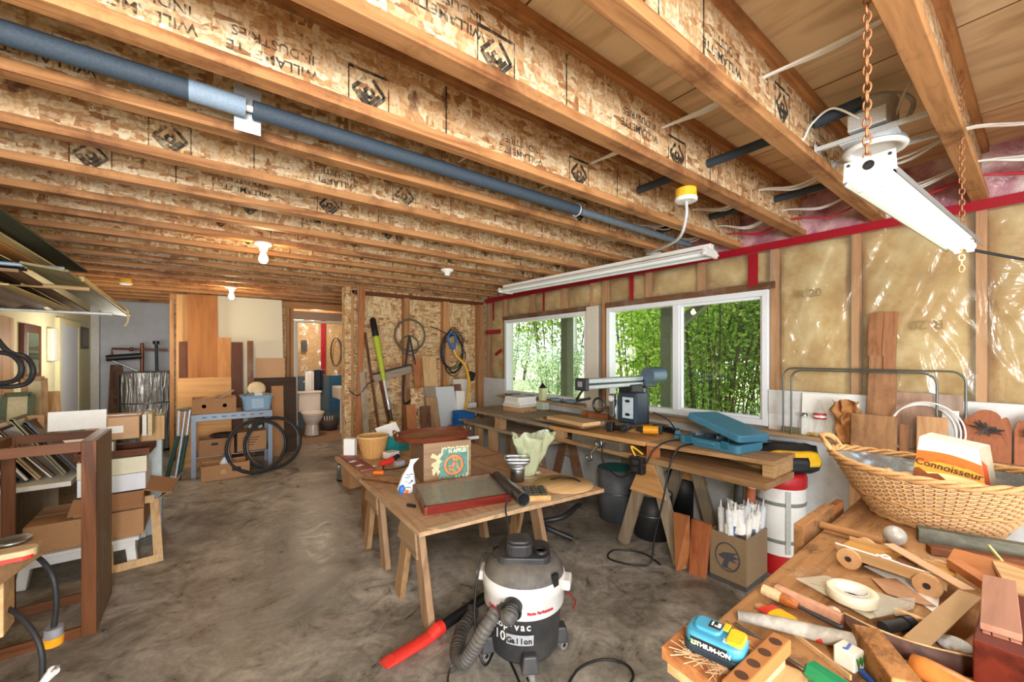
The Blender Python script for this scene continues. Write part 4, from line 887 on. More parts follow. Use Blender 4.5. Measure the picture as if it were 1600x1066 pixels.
cord('short yellow cable stub above the outlet box', [(2.46, p.y + .02, p.z + .06), (2.47, p.y + .06, p.z + .12), (2.52, p.y + .0, .71)], .007, YEL)
cord('black cord from the blue case down to the outlet box', [(2.78, 1.6, .81), (2.6, 1.62, .815), (2.5, 1.66, .76), (2.46, 1.7, .66), (2.43, p.y - .02, p.z + .03)])
cord('black cord dropping from the bench to the floor by the leaning boards', [(2.7, 1.48, .81), (2.56, 1.5, .80), (2.50, 1.53, .70), (2.44, 1.55, .45), (2.42, 1.6, .2), (2.40, 1.62, .02), (2.3, 1.7, .008), (2.25, 1.85, .008), (2.38, 1.9, .008), (2.5, 1.75, .008), (2.46, 1.58, .008)])
# barrels under the bench
def barrel(lab, px, py, r, h, m, inner, dx=0, dy=0, wire=True):
    c = at_z(px, py, 0); t = thing('barrel', lab, 'barrel', (c.x + dx, c.y + dy, 0), group='open barrels under the bench')
    MB().lathe([(0, .004), (r*.93, 0), (r, h), (r - .008, h), (r*.93 - .01, .02), (0, .02)], 36).obj('shell', m, t)
    MB().lathe([(r*.93 - .012, .03), (r - .010, h - .005)], 36).obj('liner', inner, t)
    if wire: MB().tube(ring((0, 0, h*.55), r*.975, 36, (1, 0, 0), (0, 1, 0)), .004, 6, closed=True).obj('wire_band', STEEL, t)
barrel('grey barrel with a teal inside, left one under the bench', 962, 818, .165, .44, mat('#5c6066', .5), TEAL, .12, .08)
barrel('black barrel with a white inside under the bench', 1020, 846, .15, .34, mat('#2b2b2d', .5), PAPER, .10, .07)
barrel('dark barrel farthest right behind the leaning boards', 1070, 822, .14, .46, mat('#242426', .5), BLACK, .16, .1, False)
c1, c2 = at_z(1055, 893, 0), at_z(1078, 880, 0)
MB().plate([at_z(1056, 893, 0), at_z(1076, 889, 0), (2.44, 1.37, .40), (2.46, 1.49, .385)], .018, (1, 0, .3)).obj('wood_board', CEDAR['Z'], label='long orange board leaning on the front of the bench', cat='board', bev=.002)
MB().plate([at_z(1076, 897, 0), at_z(1102, 906, 0), (2.58, 1.30, .335), (2.58, 1.43, .335)], .018, (1, 0, .2)).obj('wood_board', wood('#a85f35', '#83431f', 'Z'), label='shorter darker board leaning between the orange board and the carton', cat='board', bev=.002)
# carton of rolled plastic bags
t = open_box('beverage_carton', 'brown carton with a printed bird ring, packed with white plastic tubes', (2.74, 1.20, 0), (.30, .22, .31), 0, mat('#8f7658', .8, var=.08), th=.006)
q0 = mat('#8d7558', .8); t.rotation_euler.z = R(0)
MB().bb(-.151, -.1502, -.11, .11, 0, .03).bb(-.151, .151, -.111, -.1102, 0, .03).obj('base_band', mat('#4d4a46', .8), t)
mb = MB(); x = -.1512
mb.tube([(x, p_[1], p_[2]) for p_ in ring((x, .0, .17), .072, 40, (0, 1, 0), (0, 0, 1), .085)], .004, 6, closed=True)
for yy in (.0,):
    mb.plate([(x, .06, .165), (x, .02, .195), (x, -.07, .215), (x, -.03, .19), (x, -.07, .18), (x, -.03, .165), (x, -.06, .15), (x, -.01, .15), (x, .0, .11), (x, -.045, .1), (x, .035, .1), (x, .02, .15)], .001, (-1, 0, 0))
mb.obj('printed_emblem', mat('#47464e', .8), t)
rr = random.Random(9)
for k in range(22):
    x_, y_ = rr.uniform(-.11, .11), rr.uniform(-.08, .08); h = rr.uniform(.36, .46); lx, ly = rr.uniform(-.05, .05), rr.uniform(-.04, .04)
    q_ = thing('plastic_tube', 'white caulking tube packed upright in the printed carton', 'tube', (2.74 + x_, 1.20 + y_, .007), group='white tubes in the printed carton')
    a, b = Vector((0, 0, 0)), Vector((lx, ly, h)); MB().tube([a, b, a.lerp(b, 1.02), a.lerp(b, 1.12)], [.02, .02, .008, .003], 12).obj('barrel_tube', mat(['#eceae4', '#f4f2ee', '#d9dde2'][k % 3], .4), q_)
    if k % 2: MB().tube([a.lerp(b, .55), a.lerp(b, .8)], .0204, 12, caps=False).obj('printed_wrap', mat(['#5d6f8c', '#7a6a58', '#8a9a86'][k % 3], .5), q_)
for k in range(9):
    c = Vector((2.74 + rr.uniform(-.1, .1), 1.2 + rr.uniform(-.07, .07), .30)); s0 = rr.uniform(0, 99)
    MB().sheet(lambda u, v: (c.x + (.04 + .03*mnoise.noise((u*3, v*3, s0)))*math.cos(u*6.28)*(1 - .5*v), c.y + (.04 + .03*mnoise.noise((u*3, v*3, s0 + 5)))*math.sin(u*6.28)*(1 - .5*v), c.z + .02 + .15*v + .02*mnoise.noise((u*5, v*5, s0))), 16, 10).obj('plastic_bag', mat('#f2f1ee', .4, var=.03), label='crumpled white plastic bag stuffed among the white tubes', cat='bag', group='plastic bags in the printed carton', solid=.001)
for px, py, col, lab, dz in ((1168, 790, '#3f4038', 'dark printed roll standing tall at the back of the carton', .57), (1178, 800, '#b5613a', 'brown and white printed roll standing at the right back of the carton', .55)):
    b = at_z(px, 830, .31); tt = thing('printed_roll', lab, 'roll', (2.80 + (px - 1168)*.003, 1.26 - (px-1168)*.006, .01)); MB().tube([(0, 0, 0), (.02, -.03, dz)], .028, 16).obj('wrap', mat(col, .6, var=.3, scale=25), tt); MB().tube([(.02, -.03, dz), (.021, -.0315, dz + .012)], .03, 16).obj('end_cap', WHITE, tt)
# red and white drum with the tool bag
dc = (3.09, 1.09)
t = thing('red_white_drum', 'tall white drum with red ends standing on the floor by the bench end', 'drum', (dc[0], dc[1], 0))
MB().lathe([(.0, 0), (.15, 0), (.155, .01), (.155, .13)], 40).obj('red_base', RED, t); MB().lathe([(.147, .13), (.147, .56)], 40).obj('shell', WHITE, t)
MB().lathe([(.150, .56), (.153, .565), (.153, .63), (.14, .655), (.1, .66), (0, .66)], 40).obj('red_top', RED, t)
for z in (.22, .46): MB().lathe([(.1475, z - .012), (.150, z), (.1475, z + .012)], 40).obj('strap', mat('#7d8077', .5), t)
MB().bar((-.02, -.149, .15), (-.02, -.149, .55), .03, .003, (1, 0, 0)).move(Matrix.Rotation(R(-45), 4, 'Z')).obj('vertical_strap', mat('#b4b6b0', .5), t)
text('DRUMS', .06, (-.155, .045, .38), (0, 0, 1), (0, -1, 0), INKB, t, world=False) if False else None
t = thing('tool_bag', 'black tool bag with a yellow front panel resting on the red drum top', 'bag', (3.06, 1.05, .662), -38); t.scale = (1.18, 1.1, 1.2)
def bagp(u, v, o=0):
    pr_ = [(0, .14, .07), (.12, .165, .092), (.45, .17, .095), (.75, .165, .07), (.92, .17, .03), (1, .175, .012)]
    for (v0, a0, b0), (v1, a1, b1) in zip(pr_, pr_[1:]):
        if v <= v1: f = (v - v0)/(v1 - v0); rx, ry = a0 + (a1-a0)*f, b0 + (b1-b0)*f; break
    x = 2*math.pi*u; cx, sx = math.cos(x), math.sin(x); e = .62
    wv = 1 + .07*mnoise.noise((cx*2.5, sx*2.5, v*3))
    return ((rx + o)*wv*math.copysign(abs(cx)**e, cx), (ry + o)*wv*math.copysign(abs(sx)**e, sx), .15*v + .012*mnoise.noise((cx*2, sx*2, 8))*v - .02*v*cx*cx)
MB().sheet(bagp, 56, 18).obj('bag_body', BLACK, t, solid=.004)
MB().sheet(lambda u, v: bagp(.60 + .29*u, .28 + .52*v, .005), 20, 8).obj('yellow_panel', YEL, t, solid=.003)
MB().sheet(lambda u, v: bagp(.735 + .05*u, .1 + .5*v, .010), 6, 8).obj('buckle_strap', BLACK, t, solid=.003)
MB().tube(catmull([bagp(.5, 1), (-.21, 0, .14), (-.2, .0, .18), (-.1, 0, .165), (.05, 0, .15), bagp(0, 1)], 6), .006, 6).obj('zip_ridge', BLACK, t)
cord('rope of twisted yellow twine coiled on the ledge by the tool bag', [(3.25, .98, .895), (3.23, .93, .90), (3.25, .89, .905), (3.27, .93, .895), (3.25, .97, .9)], .007, mat('#d9a94a', .8), 'twine_coil')
# ------------------------------------------------------------ CENTER TABLE AND THE THINGS ON IT
TZ = .60
def tp(px, py, z=TZ): return at_z(px, py, z)
SCUFF = None; HORSEM = {a: wood('#b08c68', '#8a674a', a, scale=12) for a in 'XYZ'}
c0, c1, c2, c3 = tp(655, 833), tp(944, 764), (2.02, 3.40, 0), tp(523, 714)
t = thing('plywood_table', 'large scuffed plywood sheet table on two sawhorses in the middle of the floor', 'table', (1.4, 2.5, 0))
MB().prism([(c0.x, c0.y), (c1.x, c1.y), (c2[0], c2[1]), (c3.x, c3.y)], TZ - .022, TZ).obj('plywood_top', worn('scuffed_ply', '#c09c78', '#977453', '#7f624a', '#bdb0a2', 'Y'), t, bev=.002, world=True)
MB().plate([tp(668, 826, TZ - .0), tp(860, 775), tp(950 - 20, 764), tp(690, 828)], .0015, (0, 0, 1)).obj('paint_stain', mat('#cdb593', .7, var=.2), t, world=True)
TH = TZ - .022
def table_horse(xl, xr, y, lm):
    MB().bb(xl - .03, xr + .03, y - .02, y + .02, TH - .09, TH).obj('beam', HORSEM['X'], t, world=True)
    for x in (xl, xr):
        MB().bar((x, y - .035, TH - .01), (x, y - .20, 0), .085, .036, (0, 1, 0)).obj('leg', HORSEM['Z'], t, bev=.002, world=True)
        MB().bar((x, y + .035, TH - .01), (x, y + .20, 0), .085, .036, (0, 1, 0)).obj('leg', FIR['Z'], t, bev=.002, world=True)
    for x, e in ((xl - .022, -1), (xr + .02, 1)):
        MB().plate([(x, y - .07, TH - .004), (x, y + .07, TH - .004), (x, y + .155, TH - .2), (x, y - .115, TH - .24)], .012, (e, 0, 0)).obj('gusset', HORSEM['Y'], t, world=True)
table_horse(.93, 1.75, 2.13, 0); table_horse(.97, 1.75, 2.86, 0)
# old apple crate
a, b, d = tp(662, 760), tp(736, 749), tp(624, 738)
ux = (b - a); wl = ux.length; rz = math.degrees(math.atan2(ux.y, ux.x)); dl = (d - a).length; H_ = .265
t = thing('apple_crate', 'old wooden apple crate with a torn teal paper label standing on the plywood table', 'crate', tuple(a), rz)
CRW = wood('#a58566', '#7a5c42', 'X', stain='#8f5a3c'); CRD = wood('#8a6a4c', '#664a32', 'Y')
MB().bb(0, wl, 0, .018, 0, H_).obj('front_board', CRW, t, bev=.002); MB().bb(0, wl, dl - .018, dl, 0, H_).obj('back_board', CRW, t)
for x in (0, wl - .018): MB().bb(x, x + .018, .018, dl - .018, 0, H_).obj('side_board', CRD, t, bev=.002)
MB().bb(.018, wl - .018, .018, dl - .018, 0, .012).obj('bottom_board', CRW, t)
rr = random.Random(6); up_ = [(wl*(.17 + .77*i/26), -.0012, H_*(.86 if i > 6 else .72) + rr.uniform(-.012, .012)*(1 if i < 20 else .2)) for i in range(27)]
dn_ = [(wl*(.94 - .77*i/26), -.0012, H_*(.10 + (.0 if i < 14 else .16)) + rr.uniform(-.02, .02)) for i in range(27)]
lf_ = [(wl*(.17 + rr.uniform(-.04, .12)), -.0012, H_*(.26 + .05*i)) for i in range(1, 9)]
MB().plate(up_ + dn_ + lf_, .0008, (0, -1, 0)).obj('label_border', mat('#d8c9a0', .8), t)
up2 = [(wl*(.42 + .5*i/20), -.0022, H_*.83 + rr.uniform(-.006, .006)*(1 if i < 8 else 0)) for i in range(21)]; dn2 = [(wl*(.92 - .62*i/24), -.0022, H_*.16 + rr.uniform(-.03, .015)) for i in range(25)]; lf2 = [(wl*(.34 + rr.uniform(-.06, .06)), -.0022, H_*(.24 + .06*i)) for i in range(1, 10)]
MB().plate(up2 + dn2 + lf2, .0008, (0, -1, 0)).obj('label_field', mat('#5f8f86', .8, var=.25), t)
text('N APPLES', H_*.13, (wl*.70, -.003, H_*.76), (1, 0, 0), (0, 0, 1), mat('#e9dfc0', .8), t, world=False, squash=.85, bold=.0015)
mb = MB(); mb.tube([(p_[0], -.0035, p_[2]) for p_ in ring((wl*.62, 0, H_*.42), wl*.185, 30)], .012, 6, closed=True, flat=1.0)
mb.bar((wl*.53, -.004, H_*.30), (wl*.70, -.004, H_*.58), .016, .002, (1, 0, 0)); mb.bar((wl*.52, -.004, H_*.42), (wl*.66, -.004, H_*.22), .014, .002, (1, 0, 0)); mb.bar((wl*.6, -.004, H_*.62), (wl*.75, -.004, H_*.24), .014, .002, (1, 0, 0))
mb.move(Matrix.Diagonal((1, .12, 1, 1)) ); mb.move(Matrix.Translation((0, -.003, 0))).obj('label_wreath', mat('#c98a5a', .8), t)
# oval tray on the crate
cc = (a + (b - a)*.48 + (d - a)*.5); t = thing('oval_tray', 'oval dark red wooden tray with brass handles lying across the apple crate', 'tray', (cc.x, cc.y, TZ + H_ + .001), rz + 4)
RW = wood('#7a3a24', '#4d1f12', 'X', rough=.35)
def oval(rx, ry, z, n=56): return [(rx*math.cos(2*math.pi*i/n), ry*math.sin(2*math.pi*i/n), z) for i in range(n)]
MB().prism([p_[:2] for p_ in oval(.255, .185, 0)], 0, .01).obj('tray_base', wood('#a5714a', '#7c4c2c', 'X', stain='#b59a78'), t)
mb = MB(); n = 56; r1, r2, r3, r4 = oval(.255, .185, 0), oval(.262, .192, .0), oval(.272, .202, .032), oval(.258, .188, .032)
for A, B in ((r2, r3), (r3, r4), (r4, oval(.25, .18, .008))): mb.add(A + B, [(i, (i+1) % n, n + (i+1) % n, n + i) for i in range(n)], True)
mb.obj('tray_rim', RW, t)
for s in (-1, 1): MB().tube(catmull([(s*.255, -.05, .03), (s*.26, -.045, .055), (s*.262, 0, .065), (s*.26, .045, .055), (s*.255, .05, .03)], 6), .005, 8).obj('brass_handle', mat('#8c6f3a', .35, .9), t)
# woven basket
p = tp(577, 718); t = thing('woven_basket', 'small round woven straw basket at the far left corner of the plywood table', 'basket', (p.x + .05, p.y + .06, TZ))
WK = mat('#c99a5c', .7, var=.25, scale=40); WK2 = mat('#b9844a', .7, var=.25, scale=40)
mb = MB()
for i in range(17):
    z = .005 + i*.0095; r = .078 + .0022*i; mb.tube([(r*math.cos(x) + .0025*math.cos(x)*(1 if (k + i) % 2 else -1), r*math.sin(x) + .0025*math.sin(x)*(1 if (k + i) % 2 else -1), z) for k, x in enumerate([2*math.pi*j/40 for j in range(40)])], .0055, 6, closed=True)
mb.obj('woven_wall', WK, t)
mb = MB()
for k in range(20): x = 2*math.pi*k/20; mb.tube([(.078*math.cos(x), .078*math.sin(x), 0), (.116*math.cos(x), .116*math.sin(x), .168)], .004, 6)
mb.obj('stakes', WK2, t); MB().tube(ring((0, 0, .17), .117, 40, (1, 0, 0), (0, 1, 0)), .008, 8, closed=True).obj('rim', mat('#d9b478', .6), t); MB().lathe([(0, .01), (.076, .01)], 24).obj('base', WK2, t)
# teal tub and papers behind the basket
p = tp(620, 706); t = open_box('teal_tub', 'teal plastic tub behind the woven basket', (p.x + .06, p.y + .14, TZ), (.22, .22, .12), 30, mat('#1f8f93', .5))
MB().bar((p.x + .02, p.y + .12, TZ + .06), (p.x - .02, p.y + .22, TZ + .20), .2, .003, (1, 0, 0)).obj('paper_sheet', PAPER, label='pale green white sheet standing in the teal tub', cat='paper')
p = tp(553, 718); MB().bar((p.x, p.y + .1, TZ + .001), (p.x + .0, p.y + .1, TZ + .15), .09, .05, (1, -.8, 0)).obj('white_carton', WHITE, label='white carton standing left of the woven basket', cat='box', bev=.002)
p = tp(611, 718); MB().box((p.x + .02, p.y + .05, TZ + .026), (.1, .08, .05), (0, 0, 20)).obj('white_carton', PAPER, label='low white carton right of the woven basket', cat='box', bev=.002)
a_, b_ = tp(532, 712), tp(568, 738); MB().bar((a_.x + .03, a_.y, TZ + .01), (b_.x + .03, b_.y, TZ + .01), .1, .018, (1, .3, 0)).obj('painted_board', mat('#7d3a30', .6, var=.25, dirt='#9a6a58'), label='worn dark red painted board along the left edge of the plywood table', cat='board', bev=.002)
for px, py, l in ((551, 721, 'small white paper scrap on the red board'), (562, 727, 'torn white paper scrap at the end of the red board'), (583, 725, 'crumpled white tag beside the woven basket')):
    p = tp(px, py, TZ + .0205); MB().box((p.x, p.y, TZ + (.0195 if 'red' in l else .002)), (.05, .035, .0012), (0, 0, 30)).obj('paper_scrap', PAPER, label=l, cat='paper')
# red clamp tool with cord
p = tp(612, 728); t = thing('glue_gun', 'red and black hand tool with a looping cord beside the crate', 'hand tool', (p.x - .02, p.y, TZ), 15)
MB().tube([(-.07, 0, .03), (.03, 0, .04)], [.02, .026], 10).obj('red_body', REDP, t, bev=.004); MB().tube([(.02, 0, .04), (.09, .01, .06)], [.02, .017], 10).obj('black_grip', BLACK, t); MB().bb(.03, .1, -.06, -.01, 0, .035).obj('grey_block', mat('#a8a8b4', .5), t, bev=.004)
MB().tube(catmull([(-.05, -.01, .02), (-.09, -.06, .006), (-.04, -.11, .006), (.04, -.12, .006), (.09, -.1, .006)], 8), .005, 6).obj('cord', BLACK, t)
a_, b_ = tp(584, 742), tp(627, 742); t = thing('screwdriver', 'orange handled screwdriver lying on the plywood table', 'screwdriver', (a_.x + .03, a_.y, TZ))
d_ = (b_ - a_).normalized(); mb = MB(); MB().tube([Vector((-.03, 0, .014)), Vector((-.03, 0, .014)) + d_*.07], [.013, .015], 10).obj('handle', mat('#e8701e', .4), t); MB().cyl(Vector((-.03, 0, .012)) + d_*.07, Vector((-.03, 0, .008)) + d_*.18, .0035, n=8).obj('blade', STEEL, t)
a_, b_ = tp(566, 750), tp(622, 758); MB().cyl((a_.x, a_.y, TZ + .006), (b_.x, b_.y, TZ + .006), .006, n=8).obj('dowel', DARKW['X'], label='thin dark dowel lying in front of the screwdriver', cat='stick')
# blue and white bag
p = tp(636, 768); t = thing('folded_bag', 'crumpled white and blue printed bag with a twisted top standing before the crate', 'bag', (p.x, p.y, TZ))
mb = MB(); n = 22
for (z, rx, ry, ox) in ((.0, .050, .035, 0), (.02, .056, .04, 0), (.06, .050, .036, .002), (.10, .036, .028, .008), (.13, .024, .02, .016), (.155, .014, .012, .026), (.17, .016, .008, .034), (.185, .024, .006, .044)):
    pass
prof = [(.0, .050, .035, 0), (.02, .057, .04, 0), (.06, .050, .036, .002), (.10, .036, .028, .008), (.13, .024, .02, .016), (.155, .014, .012, .026), (.17, .018, .008, .036), (.19, .03, .006, .05)]
rings_ = [[(ox + rx*math.cos(2*math.pi*k/n)*(1 + .08*math.sin(5*k + z*90)), ry*math.sin(2*math.pi*k/n)*(1 + .1*math.cos(4*k + z*60)), z) for k in range(n)] for z, rx, ry, ox in prof]
def skin(mb, rs, caps=True):
    n = len(rs[0])
    for A, B in zip(rs, rs[1:]): mb.add(A + B, [(i, (i+1) % n, n + (i+1) % n, n + i) for i in range(n)], True)
    if caps: mb.add(rs[0], [tuple(range(n))[::-1]]); mb.add(rs[-1], [tuple(range(n))])
    return mb
skin(MB(), rings_).obj('paper_bag', mat('#e4e8ee', .5, var=.12, scale=30), t)
mb = MB()
for k in range(14): z = .03 + .08*rr.random(); x = -.03 + .05*rr.random(); mb.bb(x, x + .014, -.044 + z*.14, -.042 + z*.14, z, z + .004)
mb.obj('printed_lines', mat('#40506c', .6), t); MB().ball((-.035, -.02, .02), .026, (1, .7, 1.3)).obj('blue_patch', mat('#2f6fc0', .5), t); MB().ball((-.02, -.032, .012), .018, (1.2, .5, .7)).obj('orange_patch', mat('#e0762e', .5), t)
# glazed display case
q1, q2, q3, q4 = tp(662, 807), tp(800, 784), tp(767, 750), tp(644, 768)
cen = (q1 + q2 + q3 + q4)/4; t = thing('display_case', 'shallow red edged display case with a glass lid at the front of the plywood table', 'case', (cen.x, cen.y, TZ))
h = .045; MAH = wood('#7a2418', '#501208', 'X', rough=.35); qs = [q1, q2, q3, q4]
MB().prism([(q_.x, q_.y) for q_ in qs], TZ, TZ + .012).obj('base', BROWNW['X'], t, world=True)
for i in range(4):
    A, B = qs[i], qs[(i+1) % 4]; inn = (cen - (A + B)/2).normalized()*.008
    MB().bar((A.x + inn.x, A.y + inn.y, TZ + h/2), (B.x + inn.x, B.y + inn.y, TZ + h/2), h, .016, (0, 0, 1)).obj('side_rail', MAH if i in (0, 1) else BROWNW['X'], t, bev=.001, world=True)
sh = lambda q_, f: (cen.x + (q_.x - cen.x)*f, cen.y + (q_.y - cen.y)*f)
MB().prism([sh(q_, .95) for q_ in qs], TZ + .013, TZ + .015).obj('lining', mat('#8c8466', .7, var=.2, dirt='#6a6a5c'), t, world=True)
MB().prism([sh(q_, .955) for q_ in qs], TZ + h - .008, TZ + h - .005).obj('glass_lid', glass('lid_glass', '#c9cdbf', .08, .28), t, world=True)
p = tp(643, 793); MB().cyl((p.x - .012, p.y + .025, TZ + .009), (p.x + .012, p.y - .02, TZ + .009), .009, n=12).obj('small_black_roller', BLACK, label='small black cylinder lying near the front left edge of the plywood table', cat='cylinder')
# black drain pipe
a_, b_ = tp(776, 746, TZ + .03), tp(818, 786, TZ + .06); dd = (b_ - a_).normalized()
t = thing('black_pipe', 'black plastic pipe lying beside the display case with its open end forward', 'pipe', (a_.x, a_.y, TZ)); a_ = Vector((a_.x, a_.y, TZ + .035)); b_ = Vector((b_.x, b_.y, TZ + .078))
MB().tube([a_, b_], .034, 22, caps=False).obj('pipe_wall', mat('#28282c', .3), t, world=True); MB().tube([a_ + dd*.002, b_ - dd*.001], .029, 22, caps=False).obj('pipe_bore', mat('#55595f', .4), t, world=True)
MB().tube(ring(b_, .0315, 24, dd.orthogonal(), dd.cross(dd.orthogonal())), .003, 6, closed=True).obj('pipe_lip', BLACK, t, world=True)
p = tp(742, 690); MB().cyl((p.x - .05, p.y + .1, TZ + .016), (p.x + .09, p.y + .08, TZ + .016), .016, n=16).obj('paper_roll', PAPER, label='white paper roll lying right of the apple crate', cat='roll')
# flared metal can
p = tp(810, 752); t = thing('flared_can', 'shiny sheet metal can with a flared square mouth on the plywood table', 'can', (p.x, p.y + .01, TZ))
MB().lathe([(0, 0), (.046, 0), (.046, .075), (.045, .08)], 24).obj('can_body', STEEL, t); n = 4
rs = []
for z, w_, r in ((.078, .046, 1), (.10, .052, .6), (.135, .078, 0), (.16, .084, 0)):
    L = []
    for k in range(32):
        x = 2*math.pi*k/32; sq = max(abs(math.cos(x)), abs(math.sin(x))); kx = r + (1-r)/sq; L.append((w_*math.cos(x)*kx*(1), w_*math.sin(x)*kx*(.75 if r < 1 else 1), z))
    rs.append(L)
skin(MB(), rs, False).obj('flared_mouth', mat('#ccd0d4', .3, .9), t, solid=.002); t.rotation_euler.z = R(-37)
# greenish plastic bag
p = tp(826, 752); s0 = 3.3; t = thing('plastic_bag', 'translucent pale green plastic bag standing crumpled behind the metal can', 'bag', (p.x + .06, p.y + .07, TZ))
def bagf(u, v):
    a = u*2*math.pi; w_ = .055 + .115*v**1.3; f = 1 + .20*mnoise.noise((3*math.cos(a), 3*math.sin(a), v*3)) + .07*math.sin(9*a + 5*v)
    return (w_*f*math.cos(a)*.97 + .03*v, w_*f*math.sin(a)*.62 - .02*v, .015 + .27*v + .05*v*mnoise.noise((2*math.cos(a), 2*math.sin(a), 7)) )
MB().sheet(bagf, 64, 26).obj('bag_film', film('green_film', '#dbe6bd', .52, .2, 14, .5), t)
MB().sheet(lambda u, v: tuple(c * (1.35 if i < 2 else .28) for i, c in enumerate(bagf(u, .2*v))), 40, 8).obj('bag_foot', film('pale_film', '#e9ecd6', .6, .2, 14, .5), t)
# tray of dark pucks
q1, q2, q3, q4 = tp(826, 795), tp(866, 782), tp(842, 762), tp(804, 768)
cen = (q1 + q2 + q3 + q4)/4; t = thing('puck_tray', 'rough wooden block tray holding twelve dark square plugs', 'tray', (cen.x, cen.y, TZ), -31)
MB().bb(-.085, .085, -.08, .08, 0, .03).obj('block', wood('#c99a5a', '#95622e', 'X', stain='#dcc08a'), t, bev=.003)
for i in range(3):
    for j in range(4): MB().bb(-.06 + .045*i - .0, -.06 + .045*i + .036, -.07 + .037*j, -.07 + .037*j + .03, .03, .042).obj('dark_plug', mat('#2c2d28', .5), t, bev=.003)
p = tp(884, 756); t = thing('plywood_disc', 'thin round plywood disc lying at the right end of the plywood table', 'disc', (p.x - .02, p.y + .0, TZ)); MB().lathe([(0, 0), (.185, 0), (.185, .006), (0, .006)], 48).obj('disc', PINE['X'], t)
MB().tube(catmull([(-.02, .10, .011), (.06, .09, .011), (.10, .02, .011), (.08, -.06, .011)], 8), .005, 6).obj('black_wire', BLACK, label='short curved black wire lying on the plywood disc', cat='wire') if False else None
o_ = Vector((p.x - .02, p.y, TZ + .012)); MB().tube(catmull([o_ + Vector(v_) for v_ in ((-.02, .10, 0), (.06, .09, 0), (.11, .03, 0), (.10, -.05, 0))], 8), .0045, 6).obj('wire_piece', BLACK, label='short curved black wire lying on the plywood disc', cat='wire')
# things on the floor around the table
p = at_z(542, 753, 0); t = thing('steel_pot', 'steel thermos pot with a black base on the floor left of the plywood table', 'pot', (p.x, p.y + .1, 0)); MB().lathe([(0, 0), (.085, 0), (.085, .02)], 26).obj('base', BLACK, t); MB().lathe([(.083, .02), (.083, .17), (.07, .18)], 26).obj('pot_body', STEEL, t); MB().lathe([(.072, .178), (.07, .195), (0, .2)], 26).obj('lid', BLACK, t)
p = at_z(572, 838, 0); MB().box((p.x + .06, p.y + .06, .26), (.09, .16, .52), (0, 0, 10)).obj('timber_block', wood('#8a5a34', '#5f3a1e', 'Z', stain='#3f2a1a'), label='rough dark timber post standing behind the far left sawhorse', cat='timber', bev=.004)
cord('black hose bending out of the floor behind the right end of the plywood table', [(2.25, 2.2, .02), (2.1, 2.32, .10), (2.02, 2.30, .17), (2.15, 2.2, .21), (2.35, 2.25, .23), (2.46, 2.32, .20)], .020, mat('#26262a', .4), 'black_hose')
a_ = at_z(893, 795, .12); b_ = at_z(920, 823, .02)

# ------------------------------------------------------------ SHOP VACUUM
vx, vy = 1.225, 1.52
t = thing('shop_vacuum', 'black and white shop vacuum on casters with a ribbed hose, before the plywood table', 'vacuum cleaner', (vx, vy, 0))
VB = mat('#333337', .5, var=.15, dirt='#4a4846'); VW = mat('#e6e4e2', .4, var=.03, dirt='#d3cec8'); VG = mat('#5a5652', .65, var=.2, dirt='#7d766c')
MB().lathe([(0, .055), (.155, .055), (.163, .07), (.178, .265), (.183, .27)], 48).obj('tank', VB, t)
MB().lathe([(.184, .262), (.190, .27), (.192, .34), (.196, .345), (.196, .395), (.190, .403)], 48).obj('white_band', VW, t)
MB().lathe([(.190, .40), (.188, .415), (.165, .45), (.13, .468), (0, .475)], 48).obj('lid', VG, t)
view = math.atan2(-vy, -vx)   # towards the camera
def pol(a, r, z): a = view + R(a); return Vector((r*math.cos(a), r*math.sin(a), z))
mh = MB(); mh.prism(rounded(.25, .20, .05), .46, .495); mh.move(Matrix.Rotation(view + R(90), 4, 'Z')).obj('motor_base', VB, t, bev=.006)
h_ = MB().prism(rounded(.12, .12, .04), .49, .545); h_.prism(rounded(.105, .105, .035), .545, .56); h_.move(Matrix.Translation(pol(-40, .035, 0)) @ Matrix.Rotation(view + R(90), 4, 'Z')).obj('motor_head', VB, t, bev=.008)
mb = MB()
for k in range(9): mb.bb(-.045 + .0105*k, -.040 + .0105*k, -.0615, -.059, .50, .535)
mb.move(Matrix.Translation(pol(-40, .035, 0)) @ Matrix.Rotation(view + R(90), 4, 'Z')).obj('cooling_slots', BLACK, t)
for k in range(2): MB().lathe([(.035, .49), (.035, .508), (.026, .508), (.024, .495), (0, .495)], 22, c=tuple(pol(70, .085, 0))).obj('exhaust_port', BLACK, t) if k == 0 else None
for a in (48, 228): MB().box(pol(a, .188, .415), (.02, .035, .055), (0, 0, math.degrees(view) + a)).obj('latch', BLACK, t, bev=.004)
for a in (78, -100):
    c = pol(a, .205, .365); MB().box(c, (.04, .09, .045), (0, 0, math.degrees(view) + a)).obj('carry_handle', VW, t, bev=.008)
for a in (8, -72, 98, 180):
    ft = MB().box(pol(a, .165, .085), (.1, .08, .07), (0, 0, math.degrees(view) + a), .75).obj('caster_foot', VB, t, bev=.008)
    wc = pol(a, .19, .022); ax = Vector((-math.sin(view + R(a + 30)), math.cos(view + R(a + 30)), 0))
    MB().cyl(wc - ax*.012, wc + ax*.012, .022, n=18).obj('caster_wheel', mat('#8b8782', .5), ft, bev=.003); MB().cyl(wc - ax*.0135, wc + ax*.0135, .010, n=12).obj('wheel_hub', BLACK, ft)
REDL = mat('#b8243a', .5)
def wraptext(body, size, a0, r, z, m, name, step):
    for i, ch in enumerate(body):
        if ch == ' ': continue
        a = a0 + i*step; c = pol(a, r, z); n_ = Vector((c.x, c.y, 0)).normalized(); xd = Vector((-n_.y, n_.x, 0))
        text(ch, size, c, xd, (0, 0, 1), m, t, name, world=False, bold=.0008)
PALE = mat('#d9d9d6', .6)
